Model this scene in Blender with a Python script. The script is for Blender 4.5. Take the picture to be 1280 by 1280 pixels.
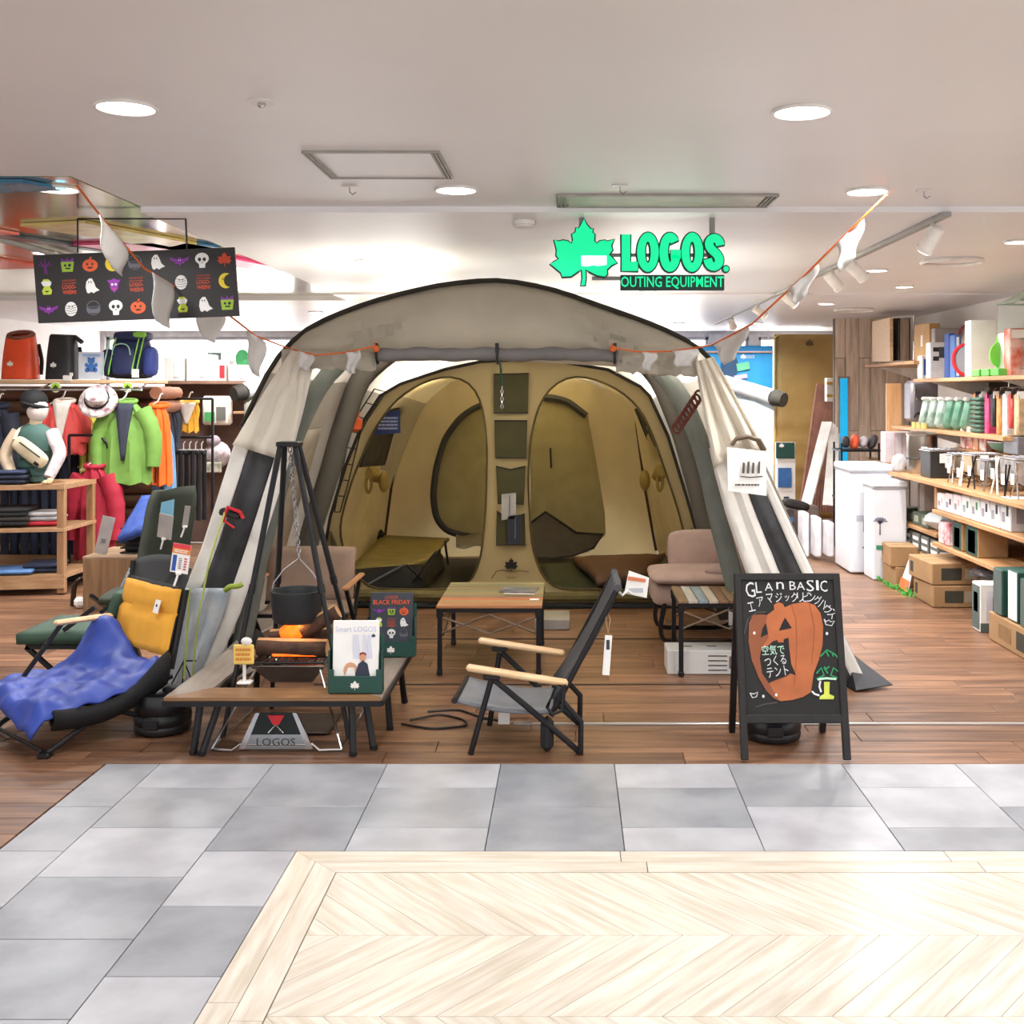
import bpy, bmesh, math, random
from mathutils import Vector, Matrix, Euler
random.seed(7)
for o in list(bpy.data.objects): bpy.data.objects.remove(o)
SC = bpy.context.scene
COL = SC.collection
# ---------------------------------------------------------------- camera (level, view-camera shift: horizon at pixel row 490)
F, VX, HY, CH = 1400.0, 712.0, 490.0, 1.5
cam = bpy.data.cameras.new('camera'); co = bpy.data.objects.new('camera', cam); COL.objects.link(co)
co.location = (0, 0, CH); co.rotation_euler = (math.pi/2, 0, 0)
cam.sensor_width = 36; cam.sensor_fit = 'HORIZONTAL'; cam.lens = F/1280*36
cam.shift_x = -(VX-640)/1280; cam.shift_y = -(640-HY)/1280; cam.clip_start = .05
SC.camera = co
# ---------------------------------------------------------------- world, exposure, ceiling lights
W = bpy.data.worlds.new('world'); SC.world = W; W.use_nodes = True
W.node_tree.nodes['Background'].inputs[0].default_value = (1, 1, 1, 1)
W.node_tree.nodes['Background'].inputs[1].default_value = .95
vs = SC.view_settings; vs.view_transform = 'Standard'; vs.look = 'None'; vs.gamma = 1; vs.use_curve_mapping = False
vs.exposure = .72
CEIL, CEIL2 = 2.3, 2.275
def lamp(kind, loc, power, color=(1, .995, .99), size=.15, target=None, angle=50, blend=.5):
    l = bpy.data.lights.new('lamp_light', kind); l.energy = power; l.color = color
    if kind == 'AREA': l.shape = 'DISK'; l.size = size; l.spread = math.radians(150)
    if kind == 'SPOT': l.spot_size = math.radians(angle); l.spot_blend = blend; l.shadow_soft_size = size
    o = bpy.data.objects.new('lamp_light', l); COL.objects.link(o); o.location = loc
    if target is not None: o.rotation_euler = (Vector(target)-Vector(loc)).to_track_quat('-Z', 'Y').to_euler()
    return o
FRONT_LIGHTS = [(-1.24, 3.13), (.66, 3.18), (-.447, 4.41), (-2.01, 4.39), (1.18, 4.44)]
BACK_LIGHTS = [(-2.9, .9), (-1.24, .9), (.66, .9), (2.5, .9), (2.6, 3.15), (-1.24, -1.3), (.66, -1.3)]
SHOP_LIGHTS = [(2.3, 5.75), (1.95, 7.1), (2.45, 8.2), (2.2, 9.6), (2.05, 12.3), (1.2, 12.3), (-3.0, 6.4), (-3.6, 8.0), (-2.75, 8.6), (-2.4, 10.6), (-3.35, 10.3), (-4.3, 7.0), (-1.2, 6.6), (.6, 6.6), (-1.2, 8.6), (.6, 8.6), (-.3, 9.8)]  # lamps over the tent and by the left cartons are unseen, added for brightness
for x, y in FRONT_LIGHTS: lamp('AREA', (x, y, CEIL-.012), 7)
for x, y in BACK_LIGHTS: lamp('AREA', (x, y, CEIL-.012), 7)
for x, y in SHOP_LIGHTS: lamp('AREA', (x, y, CEIL2-.03), 38 if -1.4 < x < .8 else 12)  # added lamps over the tent run stronger to brighten its interior
# ---------------------------------------------------------------- helpers
def P(x, y, Y): return Vector(((x-VX)*Y/F, Y, CH-(y-HY)*Y/F))      # pixel + depth -> point
def G(x, y, z=0): return P(x, y, (CH-z)*F/(y-HY))                    # pixel on a level surface at height z
def lin(h):
    h = h.lstrip('#'); c = [int(h[i:i+2], 16)/255 for i in (0, 2, 4)]
    return tuple((v/12.92 if v <= .04045 else ((v+.055)/1.055)**2.4) for v in c)+(1,)
MATS = {}
def mat(name, hexc, rough=.6, metal=0, var=.12, sc=8, bump=0, bsc=120, trans=0, emis=0, alpha=1, rnd=0, spec=.5, stretch=None, hex2=None, rotz=0):
    if name in MATS: return MATS[name]
    m = bpy.data.materials.new(name); m.use_nodes = True; nt = m.node_tree; N = nt.nodes; L = nt.links
    b = N['Principled BSDF']; out = N['Material Output']
    c = lin(hexc)
    b.inputs['Roughness'].default_value = rough; b.inputs['Metallic'].default_value = metal
    b.inputs['Specular IOR Level'].default_value = spec
    tc = N.new('ShaderNodeTexCoord'); mp = N.new('ShaderNodeMapping'); L.new(tc.outputs['Object'], mp.inputs[0])
    if stretch: mp.inputs['Scale'].default_value = stretch
    if rotz: mp.vector_type = 'TEXTURE'; mp.inputs['Rotation'].default_value = (0, 0, math.radians(rotz)); mp.inputs['Scale'].default_value = tuple(1/v for v in stretch)
    nz = N.new('ShaderNodeTexNoise'); nz.inputs['Scale'].default_value = sc; nz.inputs['Detail'].default_value = 5
    L.new(mp.outputs[0], nz.inputs[0])
    mx = N.new('ShaderNodeMix'); mx.data_type = 'RGBA'
    c2 = lin(hex2) if hex2 else tuple(min(1, v*(1+var)) for v in c[:3])+(1,)
    c1 = c if hex2 else tuple(v*(1-var) for v in c[:3])+(1,)
    rp = N.new('ShaderNodeValToRGB'); rp.color_ramp.elements[0].position = .35; rp.color_ramp.elements[1].position = .65
    rp.color_ramp.elements[0].color = c1; rp.color_ramp.elements[1].color = c2
    L.new(nz.outputs['Fac'], rp.inputs[0]); col = rp.outputs[0]
    if rnd:
        oi = N.new('ShaderNodeObjectInfo'); hv = N.new('ShaderNodeHueSaturation'); mr = N.new('ShaderNodeMapRange')
        mr.inputs[3].default_value = 1-rnd; mr.inputs[4].default_value = 1+rnd
        L.new(oi.outputs['Random'], mr.inputs[0]); L.new(mr.outputs[0], hv.inputs['Value']); L.new(col, hv.inputs['Color']); col = hv.outputs[0]
        ad = N.new('ShaderNodeVectorMath'); ad.operation = 'ADD'; L.new(tc.outputs['Object'], ad.inputs[0])
        sc3 = N.new('ShaderNodeMath'); sc3.operation = 'MULTIPLY'; sc3.inputs[1].default_value = 37; L.new(oi.outputs['Random'], sc3.inputs[0])
        L.new(sc3.outputs[0], ad.inputs[1]); L.new(ad.outputs[0], mp.inputs[0])
    L.new(col, b.inputs['Base Color'])
    if bump:
        n2 = N.new('ShaderNodeTexNoise'); n2.inputs['Scale'].default_value = bsc; n2.inputs['Detail'].default_value = 3
        L.new(mp.outputs[0], n2.inputs[0]); bp = N.new('ShaderNodeBump'); bp.inputs['Strength'].default_value = bump; bp.inputs['Distance'].default_value = .01
        L.new(n2.outputs['Fac'], bp.inputs['Height']); L.new(bp.outputs[0], b.inputs['Normal'])
    if emis:
        L.new(col, b.inputs['Emission Color']); b.inputs['Emission Strength'].default_value = emis
    sh = b.outputs[0]
    if trans:
        t = N.new('ShaderNodeBsdfTranslucent'); L.new(col, t.inputs[0]); ms = N.new('ShaderNodeMixShader'); ms.inputs[0].default_value = trans
        L.new(sh, ms.inputs[1]); L.new(t.outputs[0], ms.inputs[2]); sh = ms.outputs[0]
    if alpha < 1:
        t = N.new('ShaderNodeBsdfTransparent'); ms = N.new('ShaderNodeMixShader'); ms.inputs[0].default_value = alpha
        L.new(t.outputs[0], ms.inputs[1]); L.new(sh, ms.inputs[2]); sh = ms.outputs[0]
    L.new(sh, out.inputs[0])
    MATS[name] = m; return m
def wood(name, h1, h2, axis=0, rough=.5, rnd=0, sc=3):
    st = [14, 14, 14]; st[axis] = 1.2
    return mat(name, h1, rough, hex2=h2, sc=sc, stretch=tuple(st), rnd=rnd, bump=.08, bsc=6)
def ease(a, b, t): return a+(b-a)*t
class MB:
    def __init__(s): s.v = []; s.f = []; s.m = []; s.mi = 0
    def add(s, vs, fs):
        n = len(s.v); s.v += [Vector(v) for v in vs]; s.f += [[i+n for i in f] for f in fs]; s.m += [s.mi]*len(fs); return s
    def slot(s, i): s.mi = i; return s
    def xf(s, M): s.v = [M @ v for v in s.v]; return s
    def box(s, c, d, b=0, R=None):                                  # centre, size, chamfer
        c = Vector(c); hx, hy, hz = d[0]/2, d[1]/2, d[2]/2
        h = (hx, hy, hz); b = min(b, hx*.95, hy*.95, hz*.95)
        R = R or Matrix.Identity(3)
        cs = [(x, y, z) for x in (-1, 1) for y in (-1, 1) for z in (-1, 1)]
        if b <= 0:
            return s.add([c+R@Vector((a*hx, e*hy, g*hz)) for a, e, g in cs], [[0, 1, 3, 2], [4, 6, 7, 5], [0, 4, 5, 1], [2, 3, 7, 6], [0, 2, 6, 4], [1, 5, 7, 3]])
        vs = []; idx = {}
        for ci, cc in enumerate(cs):
            for ax in range(3):
                p = [cc[k]*(h[k] if k == ax else h[k]-b) for k in range(3)]
                idx[(cc, ax)] = len(vs); vs.append(c+R@Vector(p))
        fs = []
        for ax in range(3):
            o1, o2 = [k for k in range(3) if k != ax]
            for sg in (-1, 1):
                q = []
                for (e, g) in ((-1, -1), (1, -1), (1, 1), (-1, 1)):
                    t = [0, 0, 0]; t[ax] = sg; t[o1] = e; t[o2] = g; q.append(idx[(tuple(t), ax)])
                fs.append(q)
            for e in (-1, 1):
                for g in (-1, 1):
                    a = [0, 0, 0]; a[ax] = -1; a[o1] = e; a[o2] = g; d2 = list(a); d2[ax] = 1
                    a = tuple(a); d2 = tuple(d2)
                    fs.append([idx[(a, o1)], idx[(d2, o1)], idx[(d2, o2)], idx[(a, o2)]])
        for cc in cs: fs.append([idx[(cc, 0)], idx[(cc, 1)], idx[(cc, 2)]])
        return s.add(vs, fs)
    def tube(s, pts, r, n=8, closed=False, flat=1.0):
        pts = [Vector(p) for p in pts]; k = len(pts); rs = r if isinstance(r, (list, tuple)) else [r]*k
        vs = []; fs = []; up = None
        for i, p in enumerate(pts):
            a = pts[i-1] if (i > 0 or closed) else p; b = pts[(i+1) % k] if (i < k-1 or closed) else p
            t = (b-a).normalized()
            if up is None:
                up = Vector((0, 0, 1)) if abs(t.z) < .9 else Vector((0, 1, 0))
            u = (up-t*up.dot(t)); u = u.normalized() if u.length > 1e-6 else t.orthogonal().normalized(); up = u
            w = t.cross(u)
            for j in range(n):
                an = 2*math.pi*(j+.5)/n; vs.append(p+(u*math.cos(an)*flat+w*math.sin(an))*rs[i])
        for i in range(k if closed else k-1):
            for j in range(n):
                a = i*n+j; b = i*n+(j+1) % n; c = ((i+1) % k)*n+(j+1) % n; d = ((i+1) % k)*n+j
                fs.append([a, b, c, d])
        if not closed: fs += [list(range(n))[::-1], list(range((k-1)*n, k*n))]
        return s.add(vs, fs)
    def bar(s, a, b, w, h=None): return s.tube([a, b], (w/2)*1.414, 4) if h is None else s.tube([a, b], (w/2)*1.414, 4, flat=h/w)
    def lathe(s, prof, c=(0, 0, 0), n=20, R=None):
        c = Vector(c); R = R or Matrix.Identity(3); vs = []; fs = []
        for r, z in prof:
            for j in range(n):
                a = 2*math.pi*j/n; vs.append(c+R@Vector((r*math.cos(a), r*math.sin(a), z)))
        for i in range(len(prof)-1):
            for j in range(n): fs.append([i*n+j, i*n+(j+1) % n, (i+1)*n+(j+1) % n, (i+1)*n+j])
        fs += [list(range(n))[::-1], list(range((len(prof)-1)*n, len(prof)*n))]
        return s.add(vs, fs)
    def prism(s, poly, M, t=.002):                                   # outline in local xy, extruded along local z from 0 to t
        n = len(poly); a = [M @ Vector((x, y, 0)) for x, y in poly]; b = [M @ Vector((x, y, t)) for x, y in poly]
        return s.add(a+b, [list(range(n))[::-1], list(range(n, 2*n))]+[[i, (i+1) % n, n+(i+1) % n, n+i] for i in range(n)])
    def grid(s, rows, close=False):
        m = len(rows[0]); vs = [p for r in rows for p in r]; fs = []
        for i in range(len(rows)-1):
            for j in range(m if close else m-1): fs.append([i*m+j, i*m+(j+1) % m, (i+1)*m+(j+1) % m, (i+1)*m+j])
        return s.add(vs, fs)
    def ball(s, c, r, n=10, k=7, R=None):
        c = Vector(c); r = (r, r, r) if not isinstance(r, (tuple, list)) else r; rows = []
        R = R or Matrix.Identity(3)
        for i in range(k+1):
            t = math.pi*(i/k)*.98+.03; rows.append([c+R@Vector((r[0]*math.sin(t)*math.cos(2*math.pi*j/n), r[1]*math.sin(t)*math.sin(2*math.pi*j/n), r[2]*math.cos(t))) for j in range(n)])
        s.grid(rows, True); b0 = len(s.v)-(k+1)*n
        s.f += [list(range(b0, b0+n)), list(range(len(s.v)-n, len(s.v)))]; s.m += [s.mi]*2
        return s
WORG = {}
def wloc(o): return WORG.get(o.name, Vector((0, 0, 0)))
def tag(o, label=None, cat=None, group=None, kind=None):
    if label: o['label'] = label
    if cat: o['category'] = cat
    if group: o['group'] = group
    if kind: o['kind'] = kind
    return o
def thing(name, label, cat, loc=(0, 0, 0), group=None, kind=None):
    o = bpy.data.objects.new(name, None); COL.objects.link(o); o.location = loc; o.empty_display_size = .05
    WORG[o.name] = Vector(loc); return tag(o, label, cat, group, kind)
def build(mb, name, mats, parent=None, label=None, cat=None, group=None, kind=None, smooth=False, solid=0, sub=0):
    if not isinstance(mats, (list, tuple)): mats = [mats]
    if parent is not None: org = wloc(parent)
    else:
        xs = [v.x for v in mb.v]; ys = [v.y for v in mb.v]; zs = [v.z for v in mb.v]
        org = Vector(((min(xs)+max(xs))/2, (min(ys)+max(ys))/2, min(zs)))
    me = bpy.data.meshes.new(name); me.from_pydata([v-org for v in mb.v], [], mb.f)
    for m in mats: me.materials.append(m)
    bm = bmesh.new(); bm.from_mesh(me); bm.faces.ensure_lookup_table()
    for i, f in enumerate(bm.faces):
        f.material_index = mb.m[i] if len(mats) > 1 else 0; f.smooth = smooth
    bmesh.ops.recalc_face_normals(bm, faces=bm.faces); bm.to_mesh(me); bm.free()
    if smooth: me.set_sharp_from_angle(angle=math.radians(42))
    o = bpy.data.objects.new(name, me); COL.objects.link(o)
    if parent is not None: o.parent = parent; WORG[o.name] = org
    else: o.location = org; WORG[o.name] = org
    if solid: md = o.modifiers.new('thickness', 'SOLIDIFY'); md.thickness = solid; md.offset = 0
    if sub: md = o.modifiers.new('smooth', 'SUBSURF'); md.levels = sub; md.render_levels = sub
    return tag(o, label, cat, group, kind)
def copy_tree(o, delta, parent=None, label=None, group=None, rotz=None):
    c = o.copy(); COL.objects.link(c)
    if parent is None:
        c.location = Vector(o.location)+Vector(delta); WORG[c.name] = Vector(c.location)
        if rotz is not None: c.rotation_euler.z = rotz
        if label: c['label'] = label
        if group: c['group'] = group
    else: c.parent = parent
    for ch in [x for x in bpy.data.objects if x.parent == o]: copy_tree(ch, delta, c)
    return c
def frame(o, ux, uy):                                                # 4x4 with origin o, local x along ux, local y along uy
    ux = Vector(ux).normalized(); uz = ux.cross(Vector(uy)).normalized(); uy = uz.cross(ux)
    M = Matrix.Identity(4)
    for i in range(3): M[i][0] = ux[i]; M[i][1] = uy[i]; M[i][2] = uz[i]; M[i][3] = Vector(o)[i]
    return M
FRONT = lambda o: frame(o, (1, 0, 0), (0, 0, 1))                     # faces the camera side (-Y)
def RZ(a): return Matrix.Rotation(math.radians(a), 3, 'Z')
def R3(x, y, z): return Euler((math.radians(x), math.radians(y), math.radians(z))).to_matrix()
def text(body, M, w, h, mt, parent, name='lettering', t=.0015, bold=0.0):   # flat print, fitted in a w x h field centred on M
    cu = bpy.data.curves.new('txt', 'FONT'); cu.body = body; cu.resolution_u = 2; cu.offset = bold; cu.align_x = 'CENTER'
    ob = bpy.data.objects.new('txt', cu); me = bpy.data.meshes.new_from_object(ob)
    mb = MB()
    if len(me.vertices):
        xs = [v.co.x for v in me.vertices]; ys = [v.co.y for v in me.vertices]
        sx = w/max(1e-6, max(xs)-min(xs)); sy = h/max(1e-6, max(ys)-min(ys)); cx = (max(xs)+min(xs))/2; cy = (max(ys)+min(ys))/2
        mb.add([M @ Vector(((v.co.x-cx)*sx, (v.co.y-cy)*sy, t)) for v in me.vertices], [list(p.vertices) for p in me.polygons])
    bpy.data.objects.remove(ob); bpy.data.curves.remove(cu); bpy.data.meshes.remove(me)
    return build(mb, name, mt, parent) if mb.v else None
def scribble(M, w, h, n, mt, parent, name='fine_print', seed=1, lv=.001):   # rows of dashes: print too small to read
    rr = random.Random(seed); mb = MB(); rh = h/n
    for i in range(n):
        x = -w/2; y = h/2-rh*(i+.5)
        while x < w/2-.004:
            l = min(w*rr.uniform(.06, .2), w/2-x)
            mb.add([M @ Vector((a, b, lv)) for a, b in ((x, y-rh*.28), (x+l*.85, y-rh*.28), (x+l*.85, y+rh*.28), (x, y+rh*.28))], [[0, 1, 2, 3]]); x += l
    return build(mb, name, mt, parent, kind='stuff')
def ribbon(pts, w):                                                  # polyline -> outline polygon of a stroke
    n = len(pts); L = []; R = []
    for i in range(n):
        a = pts[max(i-1, 0)]; b = pts[min(i+1, n-1)]; dx, dy = b[0]-a[0], b[1]-a[1]; l = math.hypot(dx, dy) or 1
        L.append((pts[i][0]-dy/l*w/2, pts[i][1]+dx/l*w/2)); R.append((pts[i][0]+dy/l*w/2, pts[i][1]-dx/l*w/2))
    return L+R[::-1]
def ell(cx, cy, rx, ry, n=16, a0=0, a1=360):
    k = n if abs(a1-a0) >= 360 else n+1
    return [(cx+rx*math.cos(math.radians(a0+(a1-a0)*i/n)), cy+ry*math.sin(math.radians(a0+(a1-a0)*i/n))) for i in range(k)]
def resample(pts, n):
    pts = [Vector(p) for p in pts]; d = [0]
    for a, b in zip(pts, pts[1:]): d.append(d[-1]+(b-a).length)
    out = []
    for i in range(n):
        t = d[-1]*i/(n-1); k = 0
        while k < len(d)-2 and d[k+1] < t: k += 1
        out.append(pts[k].lerp(pts[k+1], (t-d[k])/max(1e-9, d[k+1]-d[k])))
    return out
def smoothline(pts, n, it=2):
    q = resample(pts, n)
    for _ in range(it): q = [q[0]]+[(q[i-1]+q[i]*2+q[i+1])/4 for i in range(1, n-1)]+[q[-1]]
    return q
def wob(x, y, z=0): return math.sin(x*7.1+y*3.3)*.5+math.sin(x*13.7-y*9.1+z)*.3+math.sin(x*3.1+y*17.3)*.2
LEAF = [(0, 1), (.1, .78), (.2, .68), (.24, .74), (.34, .62), (.3, .42), (.42, .34), (.5, .42), (.64, .38), (.74, .42), (.9, .42), (.84, .3), (.8, .1), (.72, -.02), (.86, -.1), (1, -.24), (.84, -.3), (.7, -.42), (.66, -.62), (.3, -.55), (.08, -.46), (.05, -.5), (.05, -.95)]
LEAF = LEAF+[(-x, y) for x, y in LEAF[1:][::-1]]
# common materials
white = mat('white_paint', 'f2efea', .5); white_paper = mat('white_paper', 'f4f2ee', .7, var=.03); black = mat('black_coat', '100f12', .45, var=.2)
dark_metal = mat('dark_metal', '1a191d', .4, metal=.3, var=.15); chrome = mat('steel', 'c9c9cc', .25, metal=1, var=.05)
beech = wood('beech_wood', 'd9b183', 'e6c69c', 0, .45); oak = wood('oak_wood', '9a7350', 'b58d66', 0, .5); oakz = wood('oak_wood_upright', '98714e', 'b38a63', 2, .5)
shelf_wood = wood('shelf_wood', 'a3764d', 'c19466', 1, .5); kraft = mat('kraft_card', 'a27f58', .8, var=.06); kraft2 = mat('kraft_print', '3a3a30', .8)
green_dk = mat('dark_green_print', '1f4a41', .6, var=.05); grey_print = mat('grey_print', '77787c', .7); clear = mat('clear_film', 'e8eef2', .08, alpha=.3, var=.02)
orange_cord = mat('orange_cord', 'd8692c', .7); red_print = mat('red_print', 'd0252e', .6, var=.05); blue_print = mat('blue_print', '2f55a8', .6, var=.05)
# ================================================================= STRUCTURE
def struct(mb, name, m, **k): return build(mb, name, m, kind='structure', **k)
ground = MB().box((-.5, 5.5, -.06), (12, 19, .1)).box((-.5, 11.9, -.0055), (9.2, 5.8, .011))
plank_far = mat('plank_floor_far', '6f5040', .42, hex2='957359', sc=2, stretch=(.6, 9, 1))
floor = struct(ground, 'floor', plank_far)
woodp = mat('floor_plank_wood', '634432', .36, hex2='926b50', sc=2.2, stretch=(1, 12, 1), rnd=.24, bump=.05, bsc=9)
y = 4.49-18*.1434
while y < 9.0:
    x0, x1 = (-5.0, 3.5) if y >= 4.48 else (-4.4, -1.862)
    x = x0-random.random()*1.1
    while x < x1:
        a, b = max(x, x0), min(x+1.22, x1)
        if b-a > .05: build(MB().box(((a+b)/2, y+.0715, -.004), (b-a-.003, .1405, .028), .0015), 'plank', woodp, floor)
        x += 1.22
    y += .1434
tiles = [mat('tile_pale', 'a5a6ac', .34, hex2='bbbcc2', sc=5, rnd=.05), mat('tile_mid', '94969c', .34, hex2='abadb2', sc=5, rnd=.05), mat('tile_dark', '84878e', .34, hex2='9c9fa5', sc=5, rnd=.05)]
xb = [-1.857, -1.641, -1.186, -.731, -.276, .179, .634, 1.089, 1.544, 1.999, 2.454, 2.909, 3.4]
tone = {0: [1, 1, 0, 1, 1, 2], 1: [0, 1, 0, 2, 2, 1, 0], 2: [1, 2, 0, 2, 0, 1], 3: [0, 1, 0, 0], 4: [2, 2, 2], 5: [0, 2, 0], 6: [1, 0], 7: [0, 0, 1], 8: [0, 2, 1], 9: [1, 0, 2], 10: [0, 1], 11: [1, 2, 0]}
for c in range(12):
    ys = [4.488]+([4.22, 3.83, 3.44, 3.05, 2.66, 2.27, 1.9] if c % 2 == 1 else [4.025, 3.635, 3.245, 2.855, 2.465, 2.0])
    for i in range(len(ys)-1):
        a, b, y0, y1 = xb[c], xb[c+1], ys[i+1], ys[i]
        cells = [(a, b, max(y0, 3.637), y1)] if c >= 3 else [(a, b, y0, y1)] if c < 2 else [(a, b, max(y0, 3.637), y1), (a, min(b, -.887), y0, min(y1, 3.637))]
        for (p, q, r, s) in cells:
            if q-p > .02 and s-r > .02:
                t = tone[c][i % len(tone[c])]
                build(MB().box(((p+q)/2, (r+s)/2, -.004), (q-p-.003, s-r-.003, .028), .0012), 'floor_tile', tiles[t], floor)
creams = {s: mat('pale_plank_%d' % s, 'cabfae', .3, hex2='e3dbcf', sc=2.5, stretch=(1.5, 16, 1), rnd=.06, rotz=-48*s) for s in (1, -1)}
creamx = mat('pale_plank_border', 'cabfae', .3, hex2='e0d8cc', sc=2.5, stretch=(1.5, 14, 1), rnd=.05); creamy = mat('pale_plank_border_side', 'c8bdac', .3, hex2='e2dace', sc=2.5, stretch=(14, 1.5, 1), rnd=.05)
def quadplank(q, m):
    mb = MB(); n = len(q); mb.add([(x, y, .0095) for x, y in q]+[(x, y, -.01) for x, y in q], [list(range(n)), list(range(n, 2*n))]+[[i, (i+1) % n, n+(i+1) % n, n+i] for i in range(n)])
    build(mb, 'plank', m, floor)
for r in range(2):
    yy = 3.634-.08*r; x = -.885+.08*r
    for k in range(4): quadplank([(x+k*1.05+(0 if k else 0), yy), (x+k*1.05+1.047, yy), (x+k*1.05+1.047, yy-.078), (x+k*1.05+(.078 if k == 0 else 0), yy-.078)], creamx)
    for k in range(3):
        ya = yy-k*.9-(.001 if k else .002); quadplank([(x, ya), (x+.078, ya-(.078 if k == 0 else 0)), (x+.078, ya-.897), (x, ya-.897)], creamy)
X0, X1, rd, pw = -.723, 3.3, .40, .135
for r in range(5):
    ya = 3.472-r*rd; yb = ya-rd+.0015; s = 1 if r % 2 == 0 else -1
    for k in range(-4, 36):
        xa = X0+k*pw; xa2 = xa+pw-.0018; sh = s*rd*.9
        if s > 0: q = [(xa, ya), (xa2, ya), (xa2+sh, yb), (xa+sh, yb)]
        else: q = [(xa-sh, ya), (xa2-sh, ya), (xa2, yb), (xa, yb)]
        # clip to X0..X1 by simple polygon clipping
        def clip(poly, xc, keep):
            out = []
            for i in range(len(poly)):
                a, b = poly[i], poly[(i+1) % len(poly)]; ia, ib = (a[0]-xc)*keep >= 0, (b[0]-xc)*keep >= 0
                if ia: out.append(a)
                if ia != ib: t = (xc-a[0])/(b[0]-a[0]); out.append((xc, a[1]+(b[1]-a[1])*t))
            return out
        q = clip(q, X0, 1)
        if len(q) >= 3: q = clip(q, X1, -1)
        if len(q) >= 3: quadplank(q, creams[s])
rail = mat('threshold_metal', 'd8d8d6', .3, metal=.7, var=.03); groove = mat('floor_groove', '2c211a', .6)
struct(MB().box((1.6, 5.02, .014), (3.7, .018, .008), .002), 'trim_1', rail)
struct(MB().box((-.1, 6.75, .012), (2.7, .02, .004), .001), 'trim_2', groove)
struct(MB().box((-.05, 5.70, .012), (2.5, .016, .004), .001), 'trim_3', groove)
# ceiling with its two small steps
ceil_m = mat('ceiling_white', 'e9e8ea', .4, var=.02, sc=1.5)
mb = MB()
mb.box((.9, .7, CEIL+.03), (5.5, 8.26, .06)).box((-4, .5, CEIL+.03), (4.3, 7.3, .06)).box((.85, 6.79, CEIL2+.045), (5.4, 3.92, .09)).box((.85, 11.7, CEIL2+.03), (5.4, 5.9, .09))
mb.box((-4, 11.9, CEIL2+.03), (4.3, 5.2, .09))
ceil = struct(mb, 'ceiling', ceil_m)
# reflective ceiling of the bay at the left, with coloured panels
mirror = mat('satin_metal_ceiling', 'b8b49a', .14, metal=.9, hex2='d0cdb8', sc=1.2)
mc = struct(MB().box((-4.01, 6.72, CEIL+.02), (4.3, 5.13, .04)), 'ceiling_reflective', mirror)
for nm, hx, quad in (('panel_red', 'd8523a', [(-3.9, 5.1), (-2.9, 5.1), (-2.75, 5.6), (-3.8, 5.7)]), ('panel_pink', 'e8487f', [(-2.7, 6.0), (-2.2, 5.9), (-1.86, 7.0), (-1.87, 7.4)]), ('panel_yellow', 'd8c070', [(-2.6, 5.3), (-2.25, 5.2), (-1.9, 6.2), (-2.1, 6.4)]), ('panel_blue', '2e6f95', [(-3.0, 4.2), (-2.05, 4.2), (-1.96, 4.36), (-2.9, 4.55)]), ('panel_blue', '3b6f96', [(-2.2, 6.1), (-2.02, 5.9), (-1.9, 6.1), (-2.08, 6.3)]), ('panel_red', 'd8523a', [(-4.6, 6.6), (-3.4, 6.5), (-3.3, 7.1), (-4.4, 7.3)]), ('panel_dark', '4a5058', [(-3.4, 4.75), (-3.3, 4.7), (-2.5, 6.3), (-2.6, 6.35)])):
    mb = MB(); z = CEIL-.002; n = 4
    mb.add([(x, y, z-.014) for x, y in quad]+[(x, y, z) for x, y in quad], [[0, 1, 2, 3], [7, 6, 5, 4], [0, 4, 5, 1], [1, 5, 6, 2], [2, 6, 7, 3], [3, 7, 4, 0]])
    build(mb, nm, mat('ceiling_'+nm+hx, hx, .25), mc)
# walls
wallm = mat('wall_white', 'ece6e2', .7, var=.03, sc=2); walldk = mat('wall_brown', '6d5344', .7)
struct(MB().box((3.57, 8.6, 1.15), (.1, 9.0, 2.3)), 'wall_right', wallm)
struct(MB().box((-5.9, 9.2, 1.15), (.1, 11, 2.3)), 'wall_left', wallm)
# back wall: piers, sill and lintel around the windows
mb = MB().box((-.9, 14.05, .35), (10.2, .12, .7)).box((-.9, 14.05, 2.24), (10.2, .12, .1))
pier = [(-6.0, .4), (-3.35, .16), (-2.6, .12), (-1.35, .2), (.4, .3), (1.85, .22), (2.3, .12), (3.7, 1.0)]
for x, w in pier: mb.box((x, 14.04, 1.45), (w, .14, 1.55))
wb = struct(mb, 'wall_back', mat('wall_back_grey', 'b9b6b8', .6))
winm = mat('window_daylight', 'ffffff', .2, var=.01, emis=3.2); sash = mat('window_sash', 'a8a9ad', .4, metal=.3)
n = 0
for i in range(len(pier)-1):
    a = pier[i][0]+pier[i][1]/2; b = pier[i+1][0]-pier[i+1][1]/2
    if b-a < .15: continue
    n += 1
    w = struct(MB().box(((a+b)/2, 14.08, 1.45), (b-a, .01, 1.5)), 'window_%d' % n, winm)
    k = MB()
    for xx in (a+.02, b-.02): k.box((xx, 14.05, 1.45), (.04, .05, 1.5), .004)
    k.box(((a+b)/2, 14.05, 2.17), (b-a, .05, .04), .004).box(((a+b)/2, 14.05, .73), (b-a, .05, .04), .004)
    build(k, 'window_frame', sash, w)
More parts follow.
